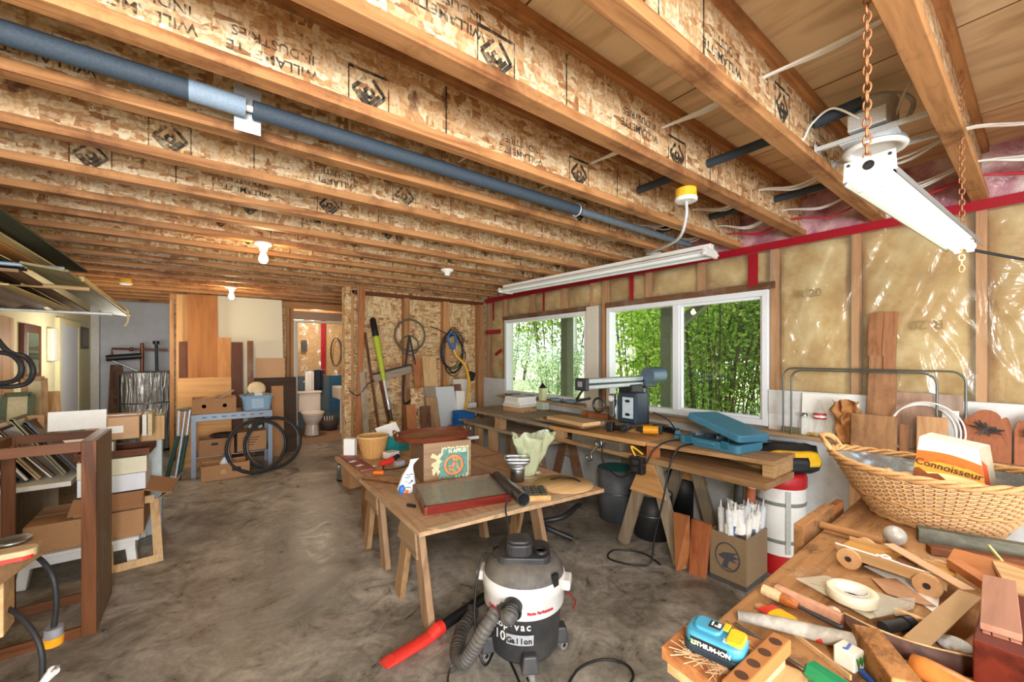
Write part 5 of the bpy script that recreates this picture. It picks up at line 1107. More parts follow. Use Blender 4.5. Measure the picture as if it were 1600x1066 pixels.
wraptext('Shop·vac', .046, -52, .1775, .232, PALE, 'printed_letter', 8.4)
wraptext('10', .058, -43, .174, .175, PALE, 'printed_letter', 10.5)
lab = MB().sheet(lambda u, v: tuple(pol(-26 + 40*u, .1755 + .004*v, .150 + .048*v)), 12, 2).obj('label_panel', mat('#a9adb2', .5), t)
wraptext('Gallon', .034, -21, .1805, .172, BLACK, 'printed_letter', 6.0)
wraptext('Route Performance', .0175, 6, .1935, .300, REDL, 'printed_letter', 2.15)
wraptext('Performance', .0175, -52, .1935, .300, REDL, 'printed_letter', 2.15)
# hose: ribbed, from the band down to the floor and back to the wand
inl = pol(-14, .19, .335) + Vector((vx, vy, 0)); out = pol(-14, .235, .325) + Vector((vx, vy, 0))
MB().tube([inl - Vector((0, 0, 0)), inl.lerp(out, .7)], .042, 20).obj('inlet_collar', BLACK, t, world=True); MB().tube(ring(inl.lerp(out, .75), .04, 24, (out - inl).orthogonal(), (out - inl).cross((out - inl).orthogonal())), .007, 8, closed=True).obj('inlet_ring', BLACK, t, world=True)
f1 = at_z(745, 1010, .06); f2 = at_z(722, 1035, .04)
path = catmull([inl.lerp(out, .4), out + Vector((-.01, 0, -.012)), at_z(783, 944, .292), at_z(762, 976, .232), at_z(741, 1012, .125), at_z(725, 1034, .055), at_z(714, 1020, .040), at_z(722, 985, .038), at_z(738, 958, .038), (1.12, 1.93, .038)], 24)
rad = [.029 + .0028*math.sin(i*math.pi*.5 + .3) if i % 2 else .0265 for i in range(len(path))]
rad = [.0345 if (i % 4) < 2 else .030 for i in range(len(path))]
MB().tube(path, rad, 14).obj('ribbed_hose', mat('#4a4744', .6, var=.2, dirt='#6f6a62'), t, world=True)
# wand with red crevice nozzle
a_, b_ = Vector((.965, 1.862, .042)), Vector((1.36, 1.955, .05)); dd = (b_ - a_).normalized()
t = thing('vacuum_wand', 'black vacuum wand with a red crevice nozzle lying on the floor', 'vacuum wand', (a_.x, a_.y, 0))
MB().cyl(a_, b_, .026, n=18).obj('wand_tube', BLACK, t, world=True)
tip = Vector((.645, 1.815, .022)); sd = Vector((-dd.y, dd.x, 0)); secs = []
for f, w_, h_ in ((0, .034, .034), (.10, .034, .036), (.25, .034, .024), (.45, .036, .022), (.85, .038, .018), (1.0, .038, .005)):
    c = a_.lerp(tip, f); c.z = max(h_ + .002, c.z if f < .2 else .022); secs.append([c + sd*w_*math.cos(2*math.pi*k/20) + Vector((0, 0, 1))*h_*math.sin(2*math.pi*k/20) for k in range(20)])
skin(MB(), secs).obj('crevice_nozzle', REDP, t, world=True)
# cords
top_ = pol(-75, .13, .46) + Vector((vx, vy, 0))
cord('vacuum power cord looping down its left side and out over the floor', [top_, pol(-85, .19, .47) + Vector((vx, vy, 0)), pol(-78, .225, .36) + Vector((vx, vy, 0)), pol(-70, .24, .2) + Vector((vx, vy, 0)), pol(-48, .235, .05) + Vector((vx, vy, 0)), at_z(780, 1005, .008), at_z(800, 1040, .008), at_z(815, 1075, .008)], .0055)
e_ = tp(797, 757, TZ + .03)
cord('thin grey cord hanging over the front table edge down to the floor', [tp(790, 756, TZ + .075), tp(800, 768, TZ + .085), tp(790, 792, TZ + .03), (1.19, 1.60, .50), (1.03, 1.56, .22), at_z(706, 1040, .02), at_z(700, 1075, .008)], .0045, DARKSTEEL)
cord('black cord arching on the floor in front of the vacuum', [at_z(885, 1075, .008), at_z(905, 1045, .008), at_z(940, 1031, .008), at_z(975, 1037, .008), at_z(990, 1055, .008), at_z(980, 1075, .008)], .0055)
cord('thin red string lying on the floor right of the vacuum', [at_z(884, 925, .005), at_z(892, 930, .005), at_z(900, 940, .005), at_z(896, 952, .005)], .003, REDP, 'string')
# ------------------------------------------------------------ FOREGROUND BENCH AT THE RIGHT AND THE CLUTTER ON IT
FZ = .85
def fp(px, py, z=FZ): return at_z(px, py, z)
t = thing('carpentry_bench', 'wide worn carpentry bench in the near right corner covered with tools', 'workbench', (1.5, .1, 0))
BENCHW = worn('worn_bench', '#a97c50', '#75502f', '#4a3422', '#c9b096', 'X')
MB().prism([(.86, .43), (2.03, .452), (2.30, .46), (2.30, .12), (1.97, .10), (1.97, -.75), (.86, -.75)], FZ - .05, FZ).obj('bench_top', BENCHW, t, bev=.003, world=True)
for x, y in ((.98, .34), (1.9, .34), (.98, -.65), (1.9, -.65)): MB().bb(x - .04, x + .04, y - .04, y + .04, 0, FZ - .05).obj('leg', GREYWOOD['Z'], t, world=True)
MB().bb(.95, 1.95, .28, .32, .62, .75).obj('apron', GREYWOOD['X'], t, world=True)
# clamp jaw at the far end
t = thing('wooden_jaw', 'upright plywood jaw with a wooden spindle at the back corner of the near bench', 'vise jaw', (1.62, .5, FZ))
a, b = at_z(1247, 892, .80), at_z(1298, 852, .80)
a, b = Vector((1.50, .478, 0)), Vector((1.80, .470, 0))
MB().bb(1.50, 1.80, .462, .49, .72, .885).obj('jaw_board', worn('jaw_wood', '#a8794e', '#7d5432', '#4a3626', '#c7ad8c', 'X'), t, bev=.002, world=True)
MB().bb(1.80, 1.93, .466, .488, .68, .872).obj('rear_board', CEDAR['Z'], t, world=True)
MB().bb(1.6, 1.72, .44, .462, .80, .815).obj('steel_plate', STEEL, t, world=True)
for i in range(6): MB().cyl((1.54 + .03*i, .4905, .78 + .03*(i % 3)), (1.54 + .03*i, .4915, .78 + .03*(i % 3)), .006, n=8).obj('hole', BLACK, t, world=True)
a, b = fp(1283, 824, .875), fp(1390, 848, .875)
# wooden stick with the round ball: mallet
t = thing('ball_mallet', 'wooden handled mallet with a dull grey ball head lying on the near bench', 'mallet', (1.62, .3, FZ))
h0, h1 = fp(1282, 820, .872), fp(1378, 845, .872); MB().tube([h0, h0.lerp(h1, .5), h1], [.011, .012, .010], 12).obj('handle', wood('#b07c48', '#7d5228', 'Y', scale=20), t, world=True)
c = fp(1398, 838, FZ + .026); MB().ball((c.x, c.y, FZ + .028), .028, (1, 1, 1), 24, 16).obj('ball_head', mat('#77736e', .45, .2, .45, 25, dirt='#c9c4bc'), t, world=True)
# wicker laundry basket
bc = Vector((2.0, .24, FZ)); t = thing('wicker_basket', 'large oval wicker basket with loop handles on the back of the near bench', 'basket', tuple(bc), 2)
WA = mat('#cba275', .6, var=.22, scale=45); WB = mat('#bd8f5c', .6, var=.25, scale=45)
def bpt(a, f, off=0):   # f from 0 (foot) to 1 (rim); long axis along y
    ry = .150 + .125*f**.85 + off; rx = .125 + .085*f**.9 + off; z = .004 + .172*f + .022*f*abs(math.sin(a))**3
    return Vector((rx*math.cos(a), ry*math.sin(a), z))
mb = MB(); NR, NS = 25, 132
for i in range(NR):
    f = (i + .5)/NR; mb.tube([bpt(2*math.pi*k/NS, f, .0052*math.cos(math.pi*(k/2.0 + i))) for k in range(NS)], .0031, 5, closed=True)
mb.obj('woven_wall', WA, t)
mb = MB()
for k in range(66): a = 2*math.pi*k/66; mb.tube([bpt(a, f/6) for f in range(7)], .0030, 5)
mb.obj('stakes', WB, t)
for f, r in ((.02, .008), (.42, .005)): MB().tube([bpt(2*math.pi*k/96, f, .005) + Vector((0, 0, .003*math.sin(k*1.2))) for k in range(96)], r, 6, closed=True).obj('twisted_band', WB, t)
mb = MB()
for q_ in range(3): mb.tube([bpt(2*math.pi*k/120, 1.02, .008*math.cos(k*.55 + q_*2.09)) + Vector((0, 0, .008*math.sin(k*.55 + q_*2.09))) for k in range(120)], .0068, 6, closed=True)
mb.obj('braided_rim', WB, t)
for s in (1, -1):
    mb = MB(); e = bpt(s*math.pi/2, 1.0)
    for q_ in range(3): mb.tube(catmull([e + Vector((-.07 + .004*q_, -s*.02, 0)), e + Vector((-.06, s*.015, .035 + .006*q_)), e + Vector((0, s*(.03 + .006*q_), .052)), e + Vector((.06, s*.015, .035 + .006*q_)), e + Vector((.07 - .004*q_, -s*.02, 0))], 8), .0062, 6)
    mb.obj('handle', WB, t)
MB().prism([tuple(bpt(2*math.pi*k/40, 0)[:2]) for k in range(40)], .002, .008).obj('base', WB, t)
foil = MB().sheet(lambda u, v: tuple(bpt(2*math.pi*u, .42 + .55*v, -.012 - .010*abs(mnoise.noise((u*30, v*6, 2))) + .0)), 90, 12); foil.obj('foil_lining', mat('#aebac4', .25, .85, .25, 30), t, label='crinkled silver foil lining')
MB().sheet(lambda u, v: (bc.x + .07 - .17*u, bc.y + .20 - .2*v, FZ + .12 + .02*mnoise.noise((u*7, v*7, 3)) + .02*math.sin(v*3)), 24, 24).obj('wrapping_paper', mat('#c39a74', .7, var=.25), label='crumpled brown wrapping and foil heaped in the wicker basket', cat='paper', solid=.001)
# wine carton
dW = wood
t = thing('wine_carton', 'orange and white wine carton standing tilted in the wicker basket', 'carton', (1.97, .16, FZ + .06))
p00, p10 = Vector((1.925, .285, .955)), Vector((1.915, .105, .925)); p01, p11 = at_x(1437, 682, 1.955), at_x(1530, 703, 1.945)
front = [p00, p10, p11, p01]; nx = (p10 - p00).cross(p01 - p00).normalized()
if nx.x > 0: nx = -nx
dep = Vector((.10, -.015, .004))
back = [q_ + dep for q_ in front]
def quadface(name, pts, m, off=0.0, nrm=None, **k): return MB().plate(pts, .0006, nrm or nx).obj(name, m, t, world=True, **k)
core = MB(); core.add(front + back, [(3, 2, 1, 0), (4, 5, 6, 7), (0, 1, 5, 4), (1, 2, 6, 5), (2, 3, 7, 6), (3, 0, 4, 7)]); core.obj('carton_body', mat('#f0ead6', .6, var=.02), t, world=True)
F = lambda u, v, o=.0012: p00.lerp(p10, u).lerp(p01.lerp(p11, u), v) + nx*o
ORG = mat('#e8641a', .5, var=.05); ORG2 = mat('#f2a030', .5, var=.05); PALEY = mat('#f6e0a0', .5, var=.04)
def band(v0, v1, m, o, nm, f0=lambda u: 0, f1=lambda u: 0):
    n = 14; MB().plate([F(i/n, v0 + f0(i/n), o) for i in range(n + 1)] + [F(1 - i/n, v1 + f1(1 - i/n), o) for i in range(n + 1)], .0004, nx).obj(nm, m, t, world=True)
band(0, .76, ORG, .0008, 'orange_field', f1=lambda u: .05*math.sin(u*3.14)); band(.0, .58, ORG2, .0014, 'glow_band', f1=lambda u: -.04 + .12*math.sin(u*2.6)); band(.0, .48, PALEY, .0020, 'pale_sky_band', f1=lambda u: -.1*(1-u) + .05*math.sin(u*3))
band(0, .44, mat('#8a4318', .6, var=.2), .0026, 'hill_band', f1=lambda u: .08*math.sin(u*3.1) - .26*u + .03*math.sin(u*22)); band(0, .22, mat('#5c4a1c', .6, var=.2), .0032, 'field_band', f1=lambda u: .1*(1-u))
ux = (p10 - p00).normalized(); uy = (p01 - p00).normalized()
text('Connoisseur', .030, F(.5, .57, .0036), p10 - p00 + (p11 - p01), p01 - p00, mat('#3a2414', .6), t, bold=.0003); text('California', .0165, F(.56, .67, .0036), p10 - p00 + (p11 - p01), p01 - p00, mat('#c9722a', .6), t)
MB().plate([p10 + Vector((0, -.0008, 0)), p10 + dep*.42 + Vector((0, -.0008, 0)), p10.lerp(p11, .72) + dep*.42 + Vector((0, -.0008, 0)), p10.lerp(p11, .84) + Vector((0, -.0008, 0))], .0006, (0, -1, 0)).obj('orange_side', mat('#c94a18', .5), t, world=True)
MB().plate([p10 + dep*.42 + Vector((0, -.001, 0)), p10 + dep + Vector((0, -.001, 0)), p11 + dep + Vector((0, -.001, 0)), p11 + Vector((0, -.001, 0)), p10.lerp(p11, .84) + Vector((0, -.001, 0)), p10.lerp(p11, .72) + dep*.42 + Vector((0, -.001, 0))], .0006, (0, -1, 0)).obj('plain_side', mat('#b5aa90', .7), t, world=True)
MB().plate([p01, p11, p11 + dep, p01 + dep], .0006, (0, 0, 1)).obj('carton_top', mat('#cfc6ae', .7), t, world=True)
# dark rails along the back of the bench
a, b = fp(1430, 838, .872), fp(1600, 868, .872); dr = (b - a).normalized()
MB().bar(a + Vector((.03, 0, 0)), b + dr*.1 + Vector((.03, 0, 0)), .045, .03, (0, 0, 1)).obj('weathered_rail', wood('#6b6a5c', '#47463c', 'Y', stain='#3a332a'), label='weathered grey rail lying along the back edge of the near bench', cat='rail', bev=.002)
a2, b2 = fp(1450, 858, .862), fp(1600, 880, .862)
MB().bar(a2, b2 + (b2 - a2)*.4, .022, .03, (0, 0, 1)).obj('dark_strip', DARKW['Y'], label='dark brown strip lying in front of the weathered rail', cat='board', bev=.002)
# wooden toy wagon
w0, w1 = fp(1310, 850, .90), fp(1480, 905, .90)   # front long edge of the deck
dx = (w1 - w0); Lw = dx.length; rzw = math.degrees(math.atan2(dx.y, dx.x))
t = thing('toy_wagon', 'wooden toy flatbed wagon with disc wheels and a white pull string', 'toy', (w0.x, w0.y, FZ), rzw)
TOY = wood('#d29a4a', '#a86f28', 'X', scale=12); TOY2 = wood('#d9b07a', '#b5854c', 'X', scale=12)
dy = 1
MB().bb(0, Lw, .0, .085, .032, .044).obj('deck', TOY, t, bev=.003); MB().bb(-.004, Lw, -.004, .0, .022, .05).obj('side_rail', TOY2, t, bev=.001); MB().bb(-.004, Lw, .085, .089, .022, .05).obj('side_rail', TOY2, t, bev=.001)
MB().bb(Lw*.56, Lw*.72, .008, .08, .044, .052).obj('cab_block', mat('#6b3a1c', .5), t)
for x in (Lw*.14, Lw*.86):
    for y in (-.016, .101):
        wl_ = MB().cyl((x, y - .006, .026), (x, y + .006, .026), .026, n=28).obj('wheel', mat('#cfa274', .5, var=.12), t, bev=.002)
        MB().cyl((x, y - .0085, .026), (x, y + .0085, .026), .007, n=12).obj('axle_pin', DARKSTEEL, wl_)
MB().tube(catmull([(-.005, -.006, .052), (Lw*.3, -.008, .053), (Lw*.5, -.004, .053), (Lw*.75, .0, .05), (Lw, .02, .047)], 8), .0022, 6).obj('pull_string', PAPER, t)
MB().tube(catmull([(Lw*.42, -.006, .055), (Lw*.46, .01, .056), (Lw*.52, .0, .056), (Lw*.47, -.012, .056), (Lw*.4, -.002, .055)], 8, True), .0025, 6, closed=True).obj('string_knot', PAPER, t)
# sheets and papers under the wagon
def flat(lab, pts, z, th, m, name='paper_sheet', cat='paper', **k): return MB().prism([tuple(fp(px, py, z)[:2]) for px, py in pts], z, z + th).obj(name, m, label=lab, cat=cat, **k)
flat('white paper showing under the toy wagon', [(1350, 885), (1400, 880), (1466, 950), (1458, 958), (1400, 912)], FZ + .001, .0012, PAPER)
flat('white paper scrap under the rear wheel of the toy wagon', [(1440, 905), (1470, 915), (1466, 950), (1432, 930)], FZ + .0025, .0012, PAPER)
flat('brown sandpaper piece lying between the tape roll and the toy wagon', [(1362, 905), (1400, 905), (1462, 948), (1440, 945), (1385, 928)], FZ + .004, .0015, mat('#b58a68', .8, var=.15), 'sandpaper', 'sandpaper')
MB().prism([tuple(fp(px, py, FZ + .012)[:2]) for px, py in ((1243, 905), (1290, 900), (1430, 945), (1360, 968))], FZ + .012, FZ + .0135).obj('plastic_sheet', film('sheet_film', '#e9e4cf', .42, .15, 8, .3), label='clear plastic sheet lying under the tape roll', cat='plastic sheet')
flat('dirty clear wrap lying to the right of the tape roll', [(1350, 935), (1430, 935), (1428, 952), (1370, 966)], FZ + .0155, .0012, film('wrap_film', '#d9d9d2', .35, .15, 8, .3), 'plastic_sheet', 'plastic sheet')
p = fp(1331, 925, FZ + .03); t = thing('tape_roll', 'thick roll of cream masking tape lying on the clear plastic sheet', 'tape roll', (p.x, p.y, FZ + .0140))
MB().lathe([(.030, 0), (.046, 0), (.047, .001), (.047, .021), (.046, .022), (.030, .022), (.030, 0)], 48).obj('tape', mat('#e9dfc4', .5, var=.04), t); MB().lathe([(.0285, 0), (.030, .0), (.030, .0225), (.0285, .0225), (.0285, 0)], 40).obj('core', PAPER, t)
# boards and sticks
def stick(lab, p0, p1, z0, z1, wd, th, m, side=(0, 0, 1), name='wood_strip', cat='board'):
    a, b = fp(p0[0], p0[1], z0), fp(p1[0], p1[1], z1); sd = side if side else (b - a).cross(Vector((0, 0, 1)))
    return MB().bar(a, b, wd, th, sd).obj(name, m, label=lab, cat=cat, bev=.001)
PINK = wood('#d0997a', '#ad7657', 'X', scale=14)
stick('pinkish rounded strip in front of the clear plastic sheet', (1212, 924), (1316, 972), FZ + .016, FZ + .016, .03, .016, PINK)
stick('kraft card strip lying slantwise over the toy wagon', (1388, 850), (1514, 922), FZ + .066, FZ + .05, .030, .003, KRAFT_PALE, None, 'card_strip', 'card')
stick('wide kraft card strip meeting the slanted one in a corner', (1430, 1005), (1516, 928), FZ + .02, FZ + .05, .036, .003, mat('#b5946a', .75, var=.04), None, 'card_strip', 'card')
stick('pale dowel lying under the kraft card corner', (1398, 955), (1450, 975), FZ + .01, FZ + .01, .014, .012, PINE['X'])
stick('long orange brown board behind the red wood block', (1484, 872), (1600, 905), FZ + .05, FZ + .06, .06, .012, wood('#b8743f', '#8f5126', 'Y'), (1, 0, .6))
stick('wedge shaped reddish board resting on the orange brown board', (1490, 880), (1560, 925), FZ + .06, FZ + .05, .02, .03, CEDAR['Y'])
stick('thin green stick leaning over the long brown board', (1545, 853), (1585, 900), FZ + .075, FZ + .06, .007, .005, mat('#c9cf8a', .6), name='thin_stick', cat='stick')
stick('pale tan board at the right picture edge behind the pink board', (1575, 885), (1600, 925), FZ + .07, FZ + .07, .05, .012, PINE['Y'], None)
# dark veneer strip bent across the bench
vp = [(1319, 965, .02), (1370, 990, .02), (1430, 1012, .02), (1500, 1030, .022), (1560, 1042, .022), (1610, 1048, .024)]
pts = [fp(px, py, FZ + .030) for px, py, _ in vp]; cm = catmull(pts, 8)
t = thing('veneer_strip', 'long bent dark walnut veneer strip standing on edge across the near bench', 'veneer strip', tuple(pts[0])[:2] + (FZ,))
hh = .038; mb = MB(); n = len(cm); vs = [(p_.x, p_.y, FZ + .002) for p_ in cm] + [(p_.x, p_.y, FZ + hh) for p_ in cm]; mb.add(vs, [(i, i+1, n+i+1, n+i) for i in range(n-1)], True)
mb.obj('veneer', wood('#5b4038', '#3a2620', 'X', scale=16), t, world=True, solid=.003); MB().tube([(p_.x, p_.y, FZ + hh + .001) for p_ in cm], .0018, 6).obj('pale_edge', PINE['X'], t, world=True)
# red block with the jointed pink board on it
rb = [(1520, 955), (1565, 962)]
t = thing('red_wood_block', 'dark red wooden block under the jointed pink board at the right edge', 'block', (1.30, .02, FZ))
a = at_z(1505, 1010, FZ); b = at_z(1530, 935, FZ + .085)
MB().bb(1.03, 1.29, -.16, .076, FZ, FZ + .095).obj('block', wood('#6e2412', '#3f1006', 'X', rough=.5), t, bev=.002, world=True)
t = thing('jointed_board', 'pinkish jointed board lying on top of the dark red wooden block', 'board', (1.15, 0, FZ + .096))
PB = wood('#b5826a', '#96644d', 'X', scale=10)
q4 = [fp(1535, 905, FZ + .097), fp(1588, 916, FZ + .097), fp(1598, 1003, FZ + .097), fp(1531, 982, FZ + .097)]
MB().prism([tuple(q_[:2]) for q_ in q4], FZ + .096, FZ + .108).obj('top_board', PB, t, bev=.001, world=True)
for f0, f1 in ((.06, .26), (.30, .68), (.72, .97)):
    A = q4[3].lerp(q4[2], f0); B = q4[3].lerp(q4[2], f1); MB().bar(A + Vector((-.002, 0, -.006)), B + Vector((-.002, 0, -.006)), .012, .014, (0, 0, 1)).obj('tongue', PB, t, world=True)
p = fp(1492, 1008, FZ + .01); MB().ball((p.x, p.y, FZ + .010), .022, (1.2, 1.2, .5), 18, 12).obj('crumpled_tissue', mat('#dfe6ec', .5, var=.12, scale=60, bump=.6), label='small crumpled white tissue left of the dark red block', cat='tissue')
p = fp(1400, 978, FZ + .012); t = thing('rubber_plug', 'black ribbed rubber plug lying behind the veneer strip', 'plug', (p.x, p.y, FZ)); MB().cyl((-.03, .015, .012), (.028, -.012, .012), .012, n=14).obj('ribbed_body', RUBBER, t, bev=.002); MB().cyl((.02, -.009, .012), (.038, -.017, .012), .015, n=14).obj('collar', BLACK, t, bev=.002)
# chisel with dark handle and tan ferrule
a, b = fp(1192, 921, FZ + .02), fp(1338, 992, FZ + .008); t = thing('gouge', 'long gouge with a worn wooden handle lying in front of the pinkish strip', 'gouge', (a.x, a.y, FZ))
MB().tube([a, a.lerp(b, .10), a.lerp(b, .22)], [.012, .013, .012], 14).obj('grip', mat('#cfae84', .6, var=.25, scale=30), t, world=True); MB().tube([a.lerp(b, .22), a.lerp(b, .30), a.lerp(b, .42)], [.012, .0125, .008], 14).obj('painted_ferrule', mat('#a05a28', .35, var=.3, scale=30), t, world=True); MB().tube([a.lerp(b, .42), a.lerp(b, .6), b], [.006, .007, .008], 12, flat=.5).obj('blade', DARKSTEEL, t, world=True)
# glue tube
a, b = fp(1196, 948, FZ + .008), fp(1262, 988, FZ + .012); t = thing('glue_tube', 'flattened yellow and red glue tube with a red nozzle', 'tube', (a.x, a.y, FZ)); dr = (b - a).normalized(); sd = Vector((-dr.y, dr.x, 0))
def ell(c, w_, h_): return [c + sd*w_*math.cos(2*math.pi*k/16) + Vector((0, 0, h_*math.sin(2*math.pi*k/16))) for k in range(16)]
skin(MB(), [ell(a, .024, .002), ell(a.lerp(b, .25), .023, .007)]).obj('red_end', REDP, t, world=True); skin(MB(), [ell(a.lerp(b, .25), .023, .007), ell(a.lerp(b, .6), .020, .010), ell(a.lerp(b, .72), .012, .011)]).obj('yellow_tube', YEL, t, world=True)
MB().tube([a.lerp(b, .80), a.lerp(b, 1.0)], .012, 14).obj('white_cap', WHITE, t, world=True); MB().tube([a.lerp(b, 1.0), a.lerp(b, 1.18), a.lerp(b, 1.3)], [.010, .008, .005], 12).obj('red_nozzle', REDP, t, world=True)
p = fp(1302, 960, FZ + .014); t = thing('twine_ball', 'small tangle of pale twine between the gouge and the pinkish strip', 'twine', (p.x, p.y, FZ)); MB().tube([(.014*math.sin(i*.9)*math.cos(i*.37), .014*math.sin(i*.9)*math.sin(i*.37), .015 + .013*math.cos(i*.9)) for i in range(90)], .0024, 5).obj('twine', mat('#e0c8a4', .8), t)
# long peeled stick
a, b = fp(1152, 962, FZ + .018), fp(1336, 1005, FZ + .018); MB().tube(catmull([a, a.lerp(b, .4) + Vector((.004, .003, 0)), b], 10), [.010 + .007*i/20 for i in range(21)], 14).obj('peeled_stick', wood('#b9b2a6', '#8f887c', 'X', scale=20, stain='#6f685e'), label='long grey peeled branch lying across the near bench', cat='stick')
# rods and screwdriver
a, b = fp(1150, 975, FZ + .006), fp(1262, 1050, FZ + .012); t = thing('green_screwdriver', 'screwdriver with a glossy green handle at the front of the near bench', 'screwdriver', (a.x, a.y, FZ)); e = b + (b - a).normalized()*.09
MB().tube([a, b], .0045, 10).obj('shaft', STEEL, t, world=True)
dr = (e - b).normalized(); sd = Vector((-dr.y, dr.x, 0)); rs = []
for f, r in ((0, .010), (.06, .016), (.3, .0165), (1, .0175), (1.6, .016)): rs.append([b + (e - b)*f + Vector((0, 0, .006)) + (sd*math.cos(2*math.pi*k/36) + Vector((0, 0, 1))*math.sin(2*math.pi*k/36))*r*(1 + .09*math.cos(6*2*math.pi*k/36)) for k in range(36)])
skin(MB(), rs).obj('handle', mat('#1f8a5a', .25, var=.05), t, world=True)
stick('thin dark red stick beside the screwdriver shaft', (1196, 1010), (1268, 1064), FZ + .005, FZ + .005, .006, .006, DARKW['X'], name='thin_rod', cat='stick')
stick('thin pale strip of wood under the peeled branch', (1240, 990), (1330, 1060), FZ + .004, FZ + .004, .010, .004, PINE['X'])
flat('pale wood scrap lying at the front of the near bench', [(1215, 1040), (1262, 1060), (1260, 1080), (1190, 1080)], FZ + .001, .008, PINE['X'], 'wood_scrap', 'board')
stick('thin tan strip lying at the bench edge under the glue tube', (1183, 945), (1215, 968), FZ + .004, FZ + .004, .02, .006, FIR['X'], None)
# letter block
p = fp(1326, 1040, FZ); t = thing('letter_block', 'small white toy block with the letters J and W', 'toy block', (p.x, p.y, FZ), -12); MB().bb(-.017, .017, -.017, .017, 0, .034).obj('cube_body', mat('#e8e2d2', .5, var=.03), t, bev=.003)
text('J', .026, (0, 0, .0345), (.2, -1, 0), (1, .2, 0), mat('#3a66b0', .5), t, 'letter', world=False, bold=.0008); text('W', .024, (0, -.0175, .017), (1, 0, 0), (0, 0, 1), mat('#3f7a3a', .5), t, 'letter', world=False, bold=.0008)
# worn hand plane and orange handle
a, b = fp(1352, 998, FZ + .026), fp(1420, 1090, FZ + .026); t = thing('wood_mallet_head', 'worn rectangular mallet head of spotted wood in front of the veneer strip', 'mallet', (a.x, a.y, FZ))
MB().bar(a, b, .044, .05, (1, .3, 0)).obj('spotted_block', worn('spotted', '#b9834e', '#7d4c26', '#2e1a0e', '#d2a878', 'X'), t, bev=.003, world=True); MB().bar(a + Vector((-.012, .018, -.012)), a + Vector((.0, .002, -.012)), .05, .055, (0, 0, 1)).obj('dark_end', DARKW['X'], t, world=True)
a, b = fp(1425, 1035, FZ + .02), fp(1530, 1090, FZ + .02); MB().tube([a - (b - a)*.02, a, a.lerp(b, .2), a.lerp(b, .6), b], [.006, .015, .019, .020, .019], 18).obj('turned_tool_handle', wood('#d98a3c', '#b0602032'[:7], 'X', rough=.3), label='smooth orange wooden tool handle at the front of the near bench', cat='handle tool')  # loose turned tool handle of smooth orange wood
stick('blue pencil by the letter block', (1345, 1048), (1380, 1085), FZ + .006, FZ + .006, .008, .008, mat('#27509a', .5), name='pencil', cat='pencil')
# bracket block with the battery
t = thing('bench_hook', 'notched wooden bench hook with a drilled rear fence at the near bench corner', 'bench hook', (.9, .36, FZ))
hz = FZ + .045; c = [fp(1033, 1010, hz), fp(1085, 962, hz), fp(1220, 1010, hz), fp(1140, 1085, hz)]
MB().prism([tuple(q_[:2]) for q_ in c], hz - .022, hz).obj('board', wood('#bb7a44', '#8a4f26', 'X', scale=12, stain='#5a3420'), t, bev=.002, world=True)
MB().prism([tuple((q_*.98 + Vector((.02, 0, 0)))[:2]) for q_ in c], FZ + .0005, hz - .022).obj('under_board', PINE['X'], t, world=True)
a, b = fp(1222, 1004, hz + .012), fp(1142, 1085, hz + .012); fe = MB().bar(a, b, .026, .030, (0, 0, 1)).obj('fence', wood('#b5763c', '#7d4a20', 'X'), t, bev=.003, world=True)
for f in (.15, .38, .6, .82): q_ = a.lerp(b, f); MB().cyl((q_.x, q_.y, hz + .02), (q_.x, q_.y, hz + .0255), .010, n=16).obj('drilled_hole', mat('#4a2a14', .8), t, world=True)
rr = random.Random(12); mb = MB()
for k in range(240):
    q_ = c[0].lerp(c[1], rr.uniform(.05, .95)).lerp(c[3].lerp(c[2], rr.uniform(.0, .9)), rr.uniform(.15, .8)); an = rr.uniform(0, 3.14); L = rr.uniform(.006, .024); mb.bar((q_.x - math.cos(an)*L, q_.y - math.sin(an)*L, hz + .002), (q_.x + math.cos(an)*L, q_.y + math.sin(an)*L, hz + .002 + rr.uniform(0, .003)), .0012, .0009, (0, 0, 1))
o_ = mb.obj('wood_shavings', mat('#d9b48c', .8, var=.2), label='thin wood shavings scattered over the bench hook', cat='shavings', kind='stuff')
# battery pack
a, b = fp(1089, 985, hz + .03), fp(1170, 1020, hz + .03); dx = (b - a); rzb = math.degrees(math.atan2(dx.y, dx.x)); Lb = dx.length*1.14
t = thing('battery_pack', 'teal lithium ion tool battery lying on the bench hook', 'battery', ((a.x + b.x)/2 + .006, (a.y + b.y)/2 + .012, hz + .0035), rzb)
BT = mat('#4494b4', .4, var=.04); MB().prism(rounded(Lb*1.02, .066, .016), 0, .014).obj('dark_base', mat('#2b3a46', .5), t, bev=.003); MB().prism(rounded(Lb*1.0, .062, .018), .012, .034).obj('shell', BT, t, bev=.006)
MB().prism(rounded(Lb*.5, .04, .012), .032, .040).move(Matrix.Translation((-Lb*.14, .004, 0))).obj('slide_rail', BT, t, bev=.003)
MB().prism([(p_[0], p_[1]) for p_ in rounded(.026, .044, .008)], .032, .0395).move(Matrix.Translation((Lb*.34, 0, 0))).obj('yellow_latch', YEL, t, bev=.002); MB().bb(Lb*.10, Lb*.19, .003, .024, .039, .0415).obj('yellow_tab', YEL, t); MB().bb(Lb*.16, Lb*.24, -.022, -.010, .034, .0352).obj('pale_sticker', mat('#a9d2ea', .4), t)
MB().bb(-Lb*.14, Lb*.08, -.004, .018, .040, .0406).obj('top_label', BLACK, t); MB().plate([(-Lb*.36, -.0312, .012), (Lb*.26, -.0312, .012), (Lb*.26, -.0312, .028), (-Lb*.36, -.0312, .028)], .0008, (0, -1, 0)).obj('side_label', BLACK, t)
